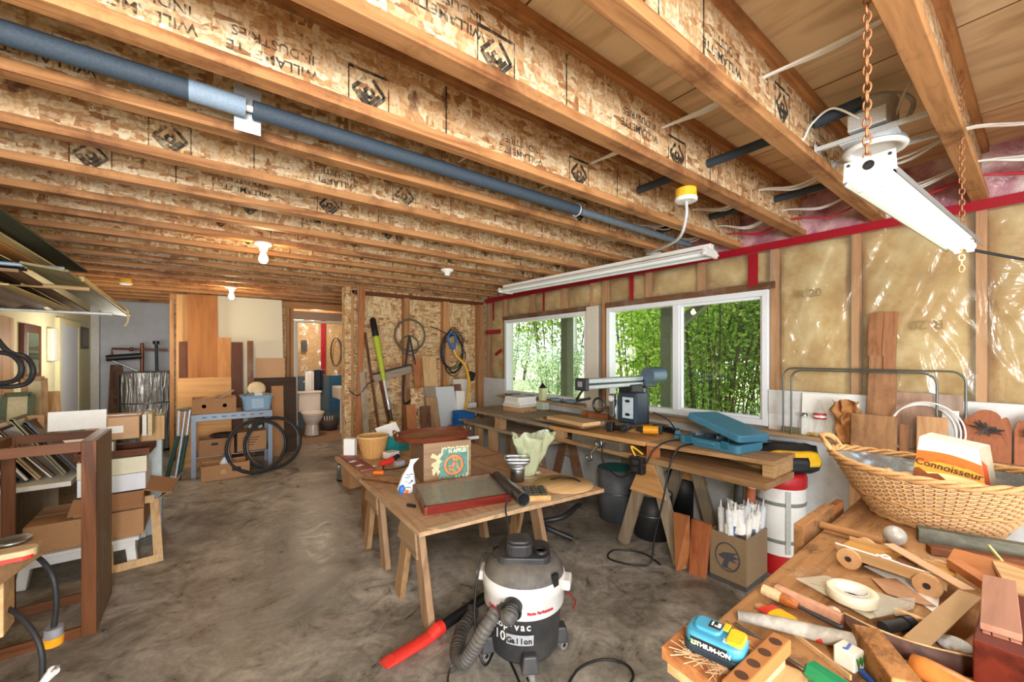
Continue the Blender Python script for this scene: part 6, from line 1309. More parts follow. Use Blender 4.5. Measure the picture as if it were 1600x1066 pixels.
text('LITHIUM-ION', .0105, (-Lb*.01, -.0322, .0195), (1, 0, 0), (0, 0, 1), PAPER, t, world=False, bold=.0003); text('20v', .009, (-Lb*.30, -.0322, .0200), (1, 0, 0), (0, 0, 1), mat('#a8cf4a', .5), t, world=False)
text('1.5', .015, (-Lb*.03, .007, .0406), (1, 0, 0), (0, 1, 0), PAPER, t, world=False, bold=.0004)
# boards at the lower edge under the bench hook
MB().bar(tuple(fp(1070, 1066, FZ - .09)), tuple(fp(1130, 1085, FZ - .09)), .05, .02, (0, 0, 1)).obj('clamp_board', OFFW, label='white board edge showing under the bench hook corner', cat='board')
# ------------------------------------------------------------ LEFT SIDE
# open cabinet frame
t = thing('open_cabinet', 'dark stained open wooden cabinet frame standing on the floor at the left', 'cabinet', (-.64, 3.16, 0))
x0, x1, y0, y1, zt = -.86, -.437, 2.945, 3.385, .985
DWS = wood('#7c4a28', '#4a2712', 'Z', rough=.45); DWX = wood('#7c4a28', '#4a2712', 'X', rough=.45); DUSTY = wood('#8a745c', '#65503c', 'Z', stain='#a3978a')
for nm, b in (('stile', (x1 - .055, x1, y0, y0 + .022, 0, zt)), ('stile', (x0, x0 + .055, y0, y0 + .022, 0, zt)), ('stile', (x0, x0 + .05, y1 - .022, y1, 0, zt)), ('stile', (x1 - .05, x1 - .019, y1 - .022, y1, 0, zt))): MB().bb(*b).obj(nm, DWS, t, bev=.002, world=True)
for b in ((x0 + .055, x1 - .055, y0, y0 + .022, zt - .05, zt), (x0 + .055, x1 - .055, y0, y0 + .022, 0.0, .05), (x0 + .05, x1 - .05, y1 - .022, y1, zt - .045, zt), (x0 + .05, x1 - .05, y1 - .022, y1, 0, .05)): MB().bb(*b).obj('rail', DWX, t, bev=.002, world=True)
MB().bb(x1 - .018, x1, y0 + .022, y1, 0, zt).obj('side_panel', DUSTY, t, bev=.002, world=True, label='dusty solid side panel')
MB().bb(x0, x0 + .04, y0 + .022, y1 - .022, zt - .045, zt).obj('top_rail', DWX, t, world=True); MB().bb(x1 - .06, x1 - .018, y0 + .022, y1 - .022, zt - .02, zt).obj('top_rail', DWX, t, world=True)
# near left bench with sander and cords
t = thing('side_bench', 'rough timber bench cut off by the lower left picture edge', 'workbench', (-.8, 1.85, 0))
MB().prism([(-.47, 2.22), (-.62, 1.5), (-1.25, 1.5), (-1.25, 2.22)], .69, .75).obj('bench_top', FIR['X'], t, bev=.003, world=True)
MB().bb(-.60, -.52, 2.06, 2.16, .50, .69).obj('block', PINE['X'], t, bev=.004, world=True); MB().bb(-.66, -.57, 1.98, 2.07, 0, .69).obj('leg', FIR['Z'], t, world=True); MB().bb(-1.2, -1.1, 2.0, 2.1, 0, .69).obj('leg', FIR['Z'], t, world=True)
p = at_z(25, 862, .77); t = thing('sanding_tool', 'tan wooden handled sanding tool on the near left bench', 'hand tool', (p.x - .03, p.y, .75)); MB().prism(rounded(.16, .07, .03), 0, .028).obj('tan_body', mat('#c9ab82', .6), t, bev=.006); MB().prism(rounded(.15, .09, .03), -.0, .01).obj('red_plate', REDP, t); MB().bb(-.16, -.1, -.03, .03, .02, .12).obj('red_handle', mat('#e2451e', .4), t, bev=.01)
p = at_z(22, 845, .775); MB().lathe([(0, 0), (.05, 0), (.05, .012), (.035, .016), (0, .017)], 28, c=(p.x - .02, p.y + .06, .751)).obj('metal_disc', STEEL, label='pale metal disc behind the sanding tool', cat='disc')
e = at_z(82, 1000, .40); e = Vector((-.42, 2.05, 0)); 
def at_d(px, py, d): r_ = _ray(px, py); return Vector((0, 0, CAM_H)) + r_ * d
t = thing('yellow_plug_cord', 'thick black cord with a yellow and grey plug hanging off the near left bench', 'cord', (-.45, 2.0, .4))
MB().tube(catmull([at_d(35, 868, 1.56), at_d(60, 872, 1.52), at_d(82, 900, 1.5), at_d(88, 940, 1.5), at_d(84, 980, 1.5)], 8), .0085, 10).obj('cord', RUBBER, t, world=True)
c = at_d(84, 980, 1.5); MB().tube([c, c - Vector((0, 0, .035))], .026, 18).obj('grey_collar', mat('#8d8d90', .5), t, bev=.004, world=True); MB().tube([c - Vector((0, 0, .033)), c - Vector((0, 0, .065))], [.028, .026], 18).obj('yellow_plug', mat('#eaa51c', .45), t, bev=.004, world=True)
t = thing('white_plug_cord', 'black cord ending in a white two pin plug over the floor at the lower left', 'cord', (-.5, 1.7, .3))
MB().tube(catmull([at_d(-20, 945, 1.40), at_d(20, 955, 1.36), at_d(50, 985, 1.34), at_d(65, 1020, 1.33), at_d(66, 1070, 1.33)], 8), .008, 10).obj('cord', RUBBER, t, world=True)
a, b = at_d(66, 1068, 1.33), at_d(84, 1048, 1.33); MB().tube([a, b], [.011, .016], 12).obj('white_plug', WHITE, t, bev=.003, world=True)
for q_ in (-1, 1):
    o_ = (b - a).orthogonal().normalized()*.006*q_; MB().tube([b + o_, b + o_ + (b - a).normalized()*.022], .0025, 6).obj('pin', STEEL, t, world=True)
# low white table with the stack of boxes
t = thing('plastic_stool', 'low white plastic table holding the stack of boxes', 'table', (-.62, 4.05, 0))
MB().bb(-.92, -.35, 3.74, 4.35, .165, .19).obj('table_top', WHITE, t, bev=.005, world=True); MB().bb(-.90, -.37, 3.745, 3.765, .12, .165).obj('apron', WHITE, t, world=True)
for x, y in ((-.86, 3.78), (-.40, 3.78), (-.86, 4.3), (-.40, 4.3)): MB().bar((x, y, .165), (x + (.02 if x > -.6 else -.02), y - .02, 0), .06, .05, (0, 1, 0)).obj('leg', WHITE, t, bev=.006, world=True)
def cbox(lab, x0, x1, y0, y1, z0, z1, m, name='cardboard_box', cat='box', rz=0, lidm=None, **k):
    t = thing(name, lab, cat, ((x0+x1)/2, (y0+y1)/2, z0), rz, 'boxes stacked beside the cabinet frame'); w_, d_, h_ = x1-x0, y1-y0, z1-z0
    MB().box((0, 0, h_/2), (w_, d_, h_)).obj('carton', m, t, bev=.002)
    MB().bb(-w_*.25, w_*.2, -d_/2 - .0012, -d_/2, h_*.3, h_*.62).obj('paper_label', PAPER, t) if lidm else None
    MB().bb(-w_/2 - .001, w_/2 + .001, -.012, .012, h_, h_ + .0008).obj('packing_tape', mat('#c4ad84', .4), t)
    return t
cbox('large kraft box at the bottom of the stack on the white table', -.88, -.33, 3.78, 4.22, .192, .365, KRAFT)
t = open_box('flapped_box', 'kraft box with open flaps and a printed strip in the stack', (-.50, 4.02, .368), (.34, .44, .115), 0, KRAFT2, flaps=2); MB().bb(-.15, .08, -.2212, -.2205, .02, .07).obj('printed_strip', PAPER, t)
MB().plate([(-.26, 3.82, .40), (-.22, 4.1, .40), (-.13, 4.14, .50), (-.18, 3.80, .45)], .005, (0, 0, 1)).obj('cardboard_flap', KRAFT, label='loose bent kraft flap sticking out to the right of the stack', cat='cardboard')
cbox('white box in the middle of the stack', -.66, -.325, 3.84, 4.2, .486, .60, mat('#e2e6ec', .6, var=.02))
open_box('cream_box', 'cream open box above the white box of the stack', (-.50, 4.02, .603), (.34, .34, .11), 3, mat('#e3dcc2', .7, var=.03))
open_box('wooden_tray', 'dark brown wooden tray lying across the cream box', (-.49, 4.05, .716), (.38, .3, .045), -3, DARKW['X'])
MB().box((-.53, 3.98, .77), (.06, .1, .10)).obj('white_carton', PAPER, label='small white carton standing in the dark wooden tray', cat='box', bev=.002)
cbox('pale pinkish box on top of the stack', -.64, -.37, 3.95, 4.25, .83, .985, KRAFT_PALE, lidm=True)
MB().box((-.345, 4.1, .91), (.025, .2, .155)).obj('ledger', OFFW, label='cream ledger standing between the pinkish box and the straw crate', cat='book', bev=.002)
MB().box((-.315, 4.1, .91), (.025, .2, .16)).obj('ledger', mat('#c9b58a', .7), label='tan ledger standing next to the cream one', cat='book', bev=.002)
q_ = at_y(122, 658, 3.9); MB().box((q_.x, 3.9, q_.z + .005), (.27, .012, .125), (-6, 0, 1)).obj('foam_board', PAPER, label='white foam board standing on the boxes behind the cabinet frame', cat='board')
# straw crate
q_ = at_y(241, 705, 4.35); t = open_box('straw_crate', 'small wooden crate with packing straw poking out, right of the stack', (q_.x - .02, 4.36, .75), (.14, .16, .19), 12, PINE['Z'])
mb = MB(); rr = random.Random(2)
for k in range(90): a_ = rr.uniform(0, 6.28); r_ = rr.uniform(0, .06); mb.tube([(r_*math.cos(a_), r_*math.sin(a_), .15), (r_*1.4*math.cos(a_) + rr.uniform(-.03, .03), r_*1.4*math.sin(a_) + rr.uniform(-.03, .03), .19 + rr.uniform(0, .055))], .0012, 4)
mb.obj('packing_straw', mat('#d8d2b8', .8), t)['kind'] = 'stuff'
MB().box((q_.x - .01, 4.36, .375), (.12, .14, .748)).obj('bluish_carton', mat('#b9c6c8', .6), label='tall bluish carton standing under the straw crate', cat='box', bev=.003)
# leaning picture frame on the floor
fr = [at_z(195, 872, .01), at_z(251, 880, .01)]; a, b = Vector((-.49, 3.68, 0)), Vector((-.245, 3.70, 0)); up_v = Vector((-.035, .16, .40))
t = thing('empty_picture_border', 'plain tan wooden frame leaning against the box stack on the floor', 'frame', tuple((a + b)/2))
for A, B, w_ in ((a, b, .05), (b, b + up_v, .05), (a, a + up_v, .05), (a + up_v, b + up_v, .05)):
    MB().bar(A + (up_v.normalized()*.025 if A.z == B.z and A.z == 0 else Vector()), B + (up_v.normalized()*.025 if A.z == B.z and A.z == 0 else Vector()), w_, .012, up_v if (A.z == B.z) else (1, 0, 0)).obj('frame_member', PINE['Z'], t, bev=.001, world=True)
# storage shelf behind the cabinet, with leaning frames
t = thing('storage_shelf', 'white edged shelf along the left wall carrying leaning frames and papers', 'shelf', (-1.0, 4.6, 0))
MB().prism([(XL + .002, 3.86), (-.69, 3.86), (-.69, 4.5), (-.9, 4.5), (-.9, 6.2), (XL + .002, 6.2)], .57, .60).obj('shelf_board', OFFW, t, world=True)
for y in (3.92, 4.9, 6.1): MB().bb(-1.30, -.95, y, y + .03, 0, .57).obj('bracket_leg', GREYWOOD['Z'], t, world=True)
FRC = ['#7d8468', '#4a5a6a', '#8a6a48', '#3c3f42', '#c9a678', '#e6e4da', '#a58a62', '#5b3d28']
for i in range(8):
    x = -1.08 + .052*i; y = 3.90 + .03*i; tt = thing('leaning_picture', ['olive framed picture leaning first from the wall on the left shelf', 'blue grey folder leaning on the left shelf', 'brown framed panel leaning on the left shelf', 'black framed picture leaning on the left shelf', 'tan card leaning on the left shelf', 'white sheet of card leaning on the left shelf', 'light brown panel leaning on the left shelf', 'dark brown frame nearest the cabinet on the left shelf'][i], 'picture', (x, y, .60), 0, 'pictures leaning on the left shelf')
    L, H2 = .42 - .02*i, .40 - .03*(i % 3); MB().plate([(0, 0, 0), (0, L, 0), (-.24, L, H2), (-.24, 0, H2)], .012, (1, 0, .6)).obj('panel', mat(FRC[i], .6, var=.15), tt)
    MB().bar((.012, 0.01, .012), (-.225, .01, H2), .02, .016, (0, 1, 0)).obj('frame_edge', mat(FRC[(i + 2) % 8], .6), tt); MB().bar((-.23, 0, H2), (-.23, L, H2), .02, .016, (1, 0, 0)).obj('frame_edge', mat(FRC[(i + 2) % 8], .6), tt)
def lf(lab, px0, px1, pyt, pyb, y, m, lean=.12, thk=.02, open_=False, name='slotted_board', cat='panel'):
    a, b = at_y(px0, pyb, y), at_y(px1, pyb, y); tz = at_y(px0, pyt, y + lean).z; a.z = b.z = .602
    tt = thing(name, lab, cat, tuple((a + b)/2)); pts = [a, b, Vector((b.x - .03, y + lean, tz)), Vector((a.x - .03, y + lean, tz))]
    if open_:
        for A, B in zip(pts, pts[1:] + pts[:1]): MB().bar(A, B, .035, thk, (pts[2] - pts[1]) if abs(A.z - B.z) < .01 else (1, 0, 0)).obj('frame_member', m, tt, world=True, bev=.001)
        MB().plate([p_.lerp((pts[0] + pts[2])/2, .06) for p_ in pts], .003, (0, -1, 0)).obj('backing', mat('#c3b48c', .7), tt, world=True)
    else: MB().plate(pts, thk, (0, -1, 0)).obj('panel', m, tt, world=True, bev=.001)
    return tt
lf('tan wooden sash frame leaning above the left shelf', 40, 72, 592, 672, 5.0, FIR['Z'], .1, open_=True, name='framed_screen', cat='frame')
tt = lf('slotted pale wooden panel leaning above the left shelf', 66, 98, 612, 672, 5.3, PINE['Z'], .08); 
lf('dark green framed glass leaning at the left edge', 0, 45, 618, 690, 4.6, mat('#5c6450', .3), .2, open_=True, name='framed_glass', cat='frame')
lf('orange tan card sheet leaning in front of the frames', 32, 70, 650, 690, 4.2, KRAFT, .15, name='card_sheet', cat='card')
# hose loops
t = thing('black_hose_coil', 'black rubber hose hanging in loops at the left picture edge', 'hose', (-.95, 3.6, 1.4))
pts = [at_d(-40, 480, 2.3), at_d(8, 545, 2.3), at_d(40, 558, 2.35), at_d(52, 580, 2.35), at_d(40, 600, 2.35), at_d(0, 604, 2.3), at_d(-35, 590, 2.3), at_d(-45, 560, 2.3), at_d(-10, 551, 2.28), at_d(20, 556, 2.3), at_d(34, 575, 2.3), at_d(24, 594, 2.3), at_d(-10, 600, 2.28), at_d(-50, 600, 2.3)]
MB().tube(catmull(pts, 8), .013, 10).obj('hose', RUBBER, t, world=True)
# left wall fittings
MB().bb(XL, XL + .03, 5.55, 6.05, 1.22, 1.75).obj('wall_mirror', DARKW['Z'], label='dark framed narrow mirror hanging on the pale left wall', cat='mirror') if False else None
t = thing('wall_mirror', 'dark framed mirror hanging on the pale left wall', 'mirror', (XL, 5.95, 1.2)); MB().bb(XL + .001, XL + .035, 5.7, 6.2, 1.16, 1.72).obj('frame', DARKW['Z'], t, world=True, bev=.006); MB().bb(XL + .035, XL + .037, 5.80, 6.10, 1.24, 1.64).obj('mirror_glass', mat('#cfe0b0', .08, .9, .02), t, world=True)
MB().bb(XL + .001, XL + .05, 6.52, 6.74, 1.36, 1.72).obj('meter_box', OFFW, label='cream meter box on the left wall beside the white door', cat='meter box', bev=.01)
t = thing('small_picture', 'small dark picture high on the left wall near the corner post', 'picture', (XL, 8.2, 1.6)); MB().bb(XL + .001, XL + .02, 8.05, 8.45, 1.52, 1.82).obj('frame', mat('#4a3f36', .5), t, world=True, bev=.003); MB().bb(XL + .02, XL + .022, 8.09, 8.41, 1.56, 1.78).obj('print', mat('#7a6f62', .5), t, world=True)
MB().bb(XL + .001, XL + .02, 5.1, 5.5, .95, 1.75).obj('plywood_offcut', PLYWD['Z'], label='pale plywood panel against the left wall at the picture edge', cat='panel')
# overhead rack with long boards
RODW = mat('#dfe4e6', .4, .2)
def rod(lab, px, py, X_, m=RODW, r=.011):
    p = at_x(px, py, X_); t = MB().cyl((XL, p.y, p.z), (X_, p.y, p.z), r, n=12).obj('rack_rod', m, label=lab, cat='rack rod', group='rods of the overhead lumber rack'); return p
r1 = rod('upper pale rod of the overhead lumber rack', 100, 420, -.64, mat('#9db0c4', .4, .3)); r2 = rod('middle wooden rod of the overhead lumber rack', 140, 452, -.60, PINE['X'], .014); r3 = rod('lower white rod of the overhead lumber rack nearest the back wall', 176, 491, -.60)
BRD = [('#4f5240', '#343828'), ('#c98a3e', '#a8661f'), ('#3b3a38', '#242322'), ('#5c3a26', '#3a2012'), ('#8f8660', '#6d6644'), ('#c9b070', '#a58c4c'), ('#a5805a', '#7d5c3c'), ('#6a4a30', '#4a3220'), ('#d3bd84', '#b39a60')]
def ob(lab, x, wd, y0, y1, z0, z1, col, th=.018, tilt=0.0): MB().bar((x, y0, z0), (x, y1, z1), wd, th, (math.cos(R(tilt)), 0, math.sin(R(tilt)))).obj('rack_board', wood(col[0], col[1], 'Y', scale=10), label=lab, cat='board', group='long boards on the overhead rack', bev=.0015)
ob('dark green edged panel at the outer side of the upper rack layer', -.75, .16, 2.0, 4.25, 2.03, 2.035, BRD[0], .012); ob('orange board beside the dark panel in the upper rack layer', -.86, .09, 2.0, 4.15, 1.995, 1.995, BRD[1]); ob('pale strip board between the dark panel and the orange board', -.79, .05, 2.0, 4.3, 2.005, 2.0, BRD[8], .01)
ob('black panel in the upper rack layer left of the orange board', -1.0, .18, 2.0, 4.0, 1.975, 1.975, BRD[2]); ob('dark brown panel innermost in the upper rack layer', -1.2, .2, 2.0, 4.1, 1.972, 1.972, BRD[3])
ob('wide olive tan panel at the outer side of the lower rack layer', -.69, .18, 3.3, 5.62, 1.905, 1.835, BRD[4], .014, -8); ob('pale edged strip on the outer edge of the lower rack layer', -.60, .025, 3.6, 5.65, 1.895, 1.84, BRD[5], .03)
ob('brown board second in the lower rack layer', -.84, .07, 3.4, 5.3, 1.885, 1.80, BRD[6]); ob('dark brown board third in the lower rack layer', -.94, .09, 3.4, 5.1, 1.885, 1.80, BRD[7]); ob('dark board innermost in the lower rack layer', -1.14, .22, 3.4, 5.0, 1.885, 1.79, BRD[3]); 
for i in range(3): ob(['yellowish thin strip lowest on the rack beside the wavy sheet', 'second yellowish thin strip low on the rack', 'third yellowish thin strip low on the rack'][i], -.83 - .035*i, .03, 3.3, 4.6 + .08*i, 1.795 + .012*i, 1.775 + .004*i, BRD[5], .01)
MB().sheet(lambda u, v: (-1.3 + .42*u, 3.3 + 1.2*v, 1.80 + .012*math.sin(u*22) - .02*v), 60, 6).obj('corrugated_sheet', mat('#8a7058', .6, var=.2), label='wavy brown corrugated sheet low on the overhead rack', cat='sheet', solid=.003)
p = at_d(175, 470, 4.1); MB().tube(catmull([(-.66, 5.3, 1.92), (-.585, 5.32, 1.86), (-.578, 5.32, 1.75), (-.60, 5.3, 1.70)], 8), .009, 8).obj('tie_rope', mat('#d9c9a0', .8), label='pale cord tied round the end of the lower rack boards', cat='rope')
# ------------------------------------------------------------ FAR END: tank, panels, shelf table, bathroom
# water tank
q_ = at_y(233, 583, 8.2); t = thing('water_tank', 'foil wrapped hot water tank in the back left alcove', 'water heater', (q_.x, 8.2, 0))
FOIL = NT('foil'); v = FOIL.coords((9, 9, 1.2)); n1 = FOIL.n('ShaderNodeTexNoise', i_Scale=2.2, i_Detail=6.0, i_Distortion=.8); FOIL.l(v, n1.inputs['Vector']); FOIL.b.inputs['Base Color'].default_value = lin('#a9a6a2'); FOIL.b.inputs['Metallic'].default_value = .92; FOIL.b.inputs['Roughness'].default_value = .28; FOIL.bump(n1.outputs['Fac'], 1.0, .06)
MB().sheet(lambda u, v_: ((.33 + .012*mnoise.noise((math.cos(u*6.283)*7, math.sin(u*6.283)*7, v_*3)))*math.cos(u*6.283), (.33 + .012*mnoise.noise((math.cos(u*6.283)*7, math.sin(u*6.283)*7, v_*3)))*math.sin(u*6.283), .04 + 1.13*v_), 90, 20).obj('foil_wrap', FOIL.m, t)
MB().lathe([(0, 1.17), (.33, 1.165), (.30, 1.185), (0, 1.19)], 40).obj('tank_top', FOIL.m, t); MB().lathe([(0, 0), (.30, 0), (.30, .05)], 32).obj('tank_base', DARKSTEEL, t)
MB().lathe([(.336, .72), (.340, .73), (.336, .74)], 48).obj('tape_band', mat('#6b6866', .4, .6), t)
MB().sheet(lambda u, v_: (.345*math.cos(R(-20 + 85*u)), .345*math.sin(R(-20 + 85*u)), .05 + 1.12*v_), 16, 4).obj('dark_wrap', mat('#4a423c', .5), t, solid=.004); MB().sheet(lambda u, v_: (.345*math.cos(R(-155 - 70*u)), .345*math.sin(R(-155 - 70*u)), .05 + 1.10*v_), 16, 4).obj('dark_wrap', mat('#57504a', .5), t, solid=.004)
COP = mat('#7a4a38', .45, .7)
t2 = thing('pipework', 'copper and black insulated pipes standing over the water tank', 'pipes', (q_.x, 8.2, 1.19))
def pp(px, py): v_ = at_y(px, py, 8.2); return (v_.x, 8.2, v_.z)
MB().tube([pp(222, 581), pp(222, 536)], .022, 10).obj('copper_pipe', COP, t2, world=True); MB().tube([pp(245, 581), pp(244, 533)], .02, 10).obj('black_pipe', FOAM, t2, world=True); MB().tube([pp(166, 560), pp(222, 556)], .045, 12).obj('insulated_pipe', BLACK, t2, world=True)
MB().tube([pp(175, 556), pp(175, 545), pp(222, 546), pp(262, 547)], .016, 8).obj('copper_pipe', COP, t2, world=True); MB().tube([pp(166, 560), pp(215, 580)], .012, 8).obj('grey_tube', STEEL, t2, world=True); MB().ball(pp(205, 546), .03).obj('valve', COP, t2, world=True); MB().tube([pp(244, 533), pp(244, 538)], .04, 10).obj('pipe_cap', BLACK, t2, world=True)
a = at_y(167, 650, 8.6); MB().plate([(a.x, 8.55, 0), (a.x + .22, 8.55, 0), (a.x + .16, 8.74, 1.28), (a.x + .02, 8.74, 1.28)], .02, (0, -1, 0)).obj('wood_board', BROWNW['Z'], label='brown board leaning on the grey back wall left of the water tank', cat='board')
# panels leaning on the bathroom wall
def pan(lab, px0, px1, pyt, y, m, z0=0.0, lean=.14, name='leaning_sheet', cat='panel', skew=0, thk=.014, pyb=None, curved=False):
    a, b = at_y(px0, 600, y).x, at_y(px1, 600, y).x; zt = at_y((px0 + px1)/2, pyt, y + lean).z
    if pyb: z0 = at_y(px0, pyb, y).z
    pts = [(a, y, z0), (b, y, z0), (b + skew, y + lean, zt), (a + skew, y + lean, zt)]
    return MB().plate(pts, thk, (0, -1, 0)).obj(name, m, label=lab, cat=cat, bev=.001)
pan('large cream white board leaning on the bathroom wall under the bulb', 338, 446, 466, 6.90, mat('#e6dfc6', .7, var=.02), lean=.14, skew=-.03)
pan('wide brown plywood sheet standing behind the metal shelf table', 277, 362, 590, 6.62, PLYWD['X'], lean=.12)
pan('narrow orange plywood sheet at the left end of the bathroom wall', 275, 294, 460, 6.95, PLYWD['Z'], lean=.1); pan('dark brown narrow panel beside the tall rounded plywood', 279, 296, 534, 6.85, DARKW['Z'], lean=.1)
pan('tall warm brown plywood panel with rounded corners by the lit bulb', 295, 343, 461, 6.78, wood('#b8763a', '#8d5222', 'Z', scale=5), lean=.15, skew=-.02)
pan('shorter orange plywood with a pale knot right of the tall panel', 340, 361, 528, 6.75, wood('#c98a4e', '#a8682f', 'Z', scale=8), lean=.12); pan('dark brown glossy board leaning against the white board', 362, 380, 535, 6.74, DARKW['Z'], lean=.1)
pan('grey brown square post leaning against the white board', 387, 396, 533, 6.80, BROWNW['Z'], lean=.08, thk=.04); pan('kraft board piece low on the white board', 400, 446, 560, 6.84, KRAFT_PALE, lean=.06)
pan('dark brown hardboard sheet leaning left of the bathroom door', 398, 464, 590, 6.74, wood('#4f3a2c', '#3a281c', 'X', scale=4), lean=.1, skew=.0); pan('narrow tan board in front of the dark hardboard', 425, 444, 603, 6.60, KRAFT, lean=.08)
# metal shelf table
t = thing('metal_shelf_table', 'grey slotted metal shelf table holding boxes before the leaning panels', 'shelf', (.3, 6.2, 0))
X0, X1, Y0, Y1, ZTP = -.115, .70, 5.98, 6.42, .735; GM = mat('#79828c', .45, .6, .15, 20)
for x in (X0, X1 - .045):
    for y in (Y0, Y1 - .04): MB().bb(x, x + .045, y, y + .004, 0, ZTP).bb(x if x < .2 else x + .041, (x if x < .2 else x + .041) + .004, y + .004, y + .04, 0, ZTP).obj('angle_leg', GM, t, world=True)
MB().bb(X0, X1, Y0 - .004, Y0, ZTP - .085, ZTP - .005).obj('front_beam', GM, t, bev=.002, world=True); MB().bb(X0, X1, Y0, Y1, ZTP - .006, ZTP).obj('shelf_plate', GREYWOOD['X'], t, world=True)
for i in range(7): MB().bb(X0 + .1 + .095*i, X0 + .145 + .095*i, Y0 - .0055, Y0 - .004, ZTP - .05, ZTP - .035).obj('slot', DARKSTEEL, t, world=True)
t = open_box('banana_box', 'kraft box with hand holes full of wood scraps on the metal shelf table', (.105, 6.2, ZTP), (.43, .36, .175), 0, KRAFT)
for x in (-.1, .1): MB().lathe([(0, 0), (.022, 0)], 18, mtx=Matrix.Translation((x, -.1815, .085)) @ Matrix.Rotation(R(90), 4, 'X')).obj('hand_hole', BLACKINK if x < 0 else PAPER, t)
for i, (x0, x1, dz, lab) in enumerate(((-.02, .2, .22, 'tan wood scrap sticking out of the kraft box on the metal table'), (.1, .3, .25, 'longer grey scrap sticking out of the right of the kraft box'), (-.08, .1, .19, 'short scrap lying in the left of the kraft box'))): MB().bar((x0, 6.15, ZTP + .13), (x1, 6.22, ZTP + dz), .06, .02, (0, 1, 0)).obj('wood_scrap', [FIR, GREYWOOD, PINE][i]['X'], label=lab, cat='wood scrap')
t = thing('blue_bin', 'light blue plastic bin on the right of the metal shelf table', 'bin', (.545, 6.18, ZTP)); BLB = mat('#8fb0cc', .5, var=.05)
mb = MB(); o1, o2, i2, i1 = rounded(.29, .28, .04), rounded(.34, .33, .05), rounded(.325, .315, .045), rounded(.28, .27, .035)
skin(mb, [[(x, y, z) for x, y in L] for L, z in ((o1, 0), (o2, .18), (i2, .18), (i1, .01))]); mb.obj('tub', BLB, t); skin(MB(), [[(x, y, z) for x, y in L] for L, z in ((rounded(.355, .345, .05), .165), (rounded(.36, .35, .05), .182), (i2, .182))], False).obj('rim', BLB, t); MB().bb(-.07, .07, -.16, -.148, .02, .165).obj('rib_panel', mat('#a5c4dc', .5), t, bev=.006)
for i in range(3): MB().box((.545 + (i - 1)*.08, 6.14 + .03*i, ZTP + .19), (.1, .14, .03), (0, 10*(i - 1), 8*i)).obj('magazine', [DARKSTEEL, PAPER, GREYWOOD['X']][i], label=['dark magazine on top of the blue bin', 'white magazine on top of the blue bin', 'tan magazine on top of the blue bin'][i], cat='magazine')
p = at_y(402, 606, 6.15); MB().lathe([(0, -.03), (.09, -.03), (.1, -.02), (.1, 0), (.07, .012), (0, .016)], 30, mtx=Matrix.Translation((p.x, 6.2, ZTP + .26)) @ Matrix.Rotation(R(62), 4, 'X')).obj('straw_hat', mat('#d9c9a4', .7, var=.2, scale=30), label='round pale straw disc propped on the blue bin', cat='hat')
t = open_box('kraft_box', 'kraft box with a hand hole on the floor under the metal table', (.12, 6.14, .232), (.34, .34, .2), 2, KRAFT2); MB().prism(rounded(.07, .03, .014), 0, .001).move(Matrix.Translation((-.02, -.171, .14)) @ Matrix.Rotation(R(90), 4, 'X')).obj('hand_hole', BLACKINK, t)
t = cbox('kraft box with printing under the right side of the metal table', .33, .64, 6.03, 6.36, .232, .47, KRAFT, lidm=False); t['group'] = 'boxes under the metal table'
for i in range(4): MB().bb(-.1, .08 - .02*i, -.1662, -.1652, .16 - .03*i, .168 - .03*i).obj('printed_line', BLACKINK, t)
MB().lathe([(.13, 0), (.15, .015), (.13, .03), (.11, .015)], 30, c=(.2, 6.1, .44)).obj('black_ring', BLACK, label='black ring lying on the kraft box under the metal table', cat='ring'); MB().sheet(lambda u, v: (.45 + .15*u, 6.05 + .15*v, .48 + .07*mnoise.noise((u*3, v*3, 4)) + .04), 10, 10).obj('rag', mat('#b9d2d2', .7), label='pale crumpled rag on the printed kraft box', cat='rag', solid=.002)
# rims leaning on the shelf table
for px, lab, dy in ((402, 'left one of two black wheel rims leaning on the metal shelf table', 0), (428, 'right one of two black wheel rims leaning on the metal shelf table', .09)):
    c = at_y(px, 701, 5.82 + dy); u_, v_ = Vector((1, .15, 0)), Vector((0, .22, 1)); r_ = .315
    t = thing('wheel_rim', lab, 'wheel rim', (c.x, c.y, 0), group='wheel rims at the metal table'); z_ = r_*.976 + .014
    MB().tube(ring((0, 0, z_), r_, 64, u_, v_), .018, 10, closed=True).obj('tyre', RUBBER, t); MB().tube(ring((0, 0, z_), r_ - .022, 64, u_, v_), .008, 8, closed=True).obj('rim_edge', mat('#6b655c', .35, .8), t)
# folded camp stool, green and white
a = at_z(268, 752, 0); t = thing('folded_stool', 'folded green and white tube camp stool leaning left of the metal table', 'folding stool', (a.x, a.y, 0)); WT = mat('#d5dee8', .35, .3); GT = mat('#2f5a52', .6)
ht = .80
for x, m_ in ((-.05, GT), (.06, GT)): MB().tube([(x, -.02 + x*.3, 0), (x*.7 + .09, .05, ht*.62)], .022, 10).obj('green_sleeve', m_, t)
for x in (-.05, .06): MB().tube([(x*.7 + .09, .05, ht*.60), (x*.9 + .11, .09, ht)], .016, 10).obj('white_tube', WT, t)
MB().tube([(.03, -.02, 0), (.08, .05, ht*.5), (.12, .09, ht*.98)], .014, 10).obj('white_tube', WT, t); MB().bb(-.04, .05, -.01, .03, .0, .06).obj('foot_bracket', STEEL, t, bev=.004); MB().ball((.11, .09, ht), .06, (1.2, .6, .5)).obj('folded_seat', mat('#8a8062', .7), t)

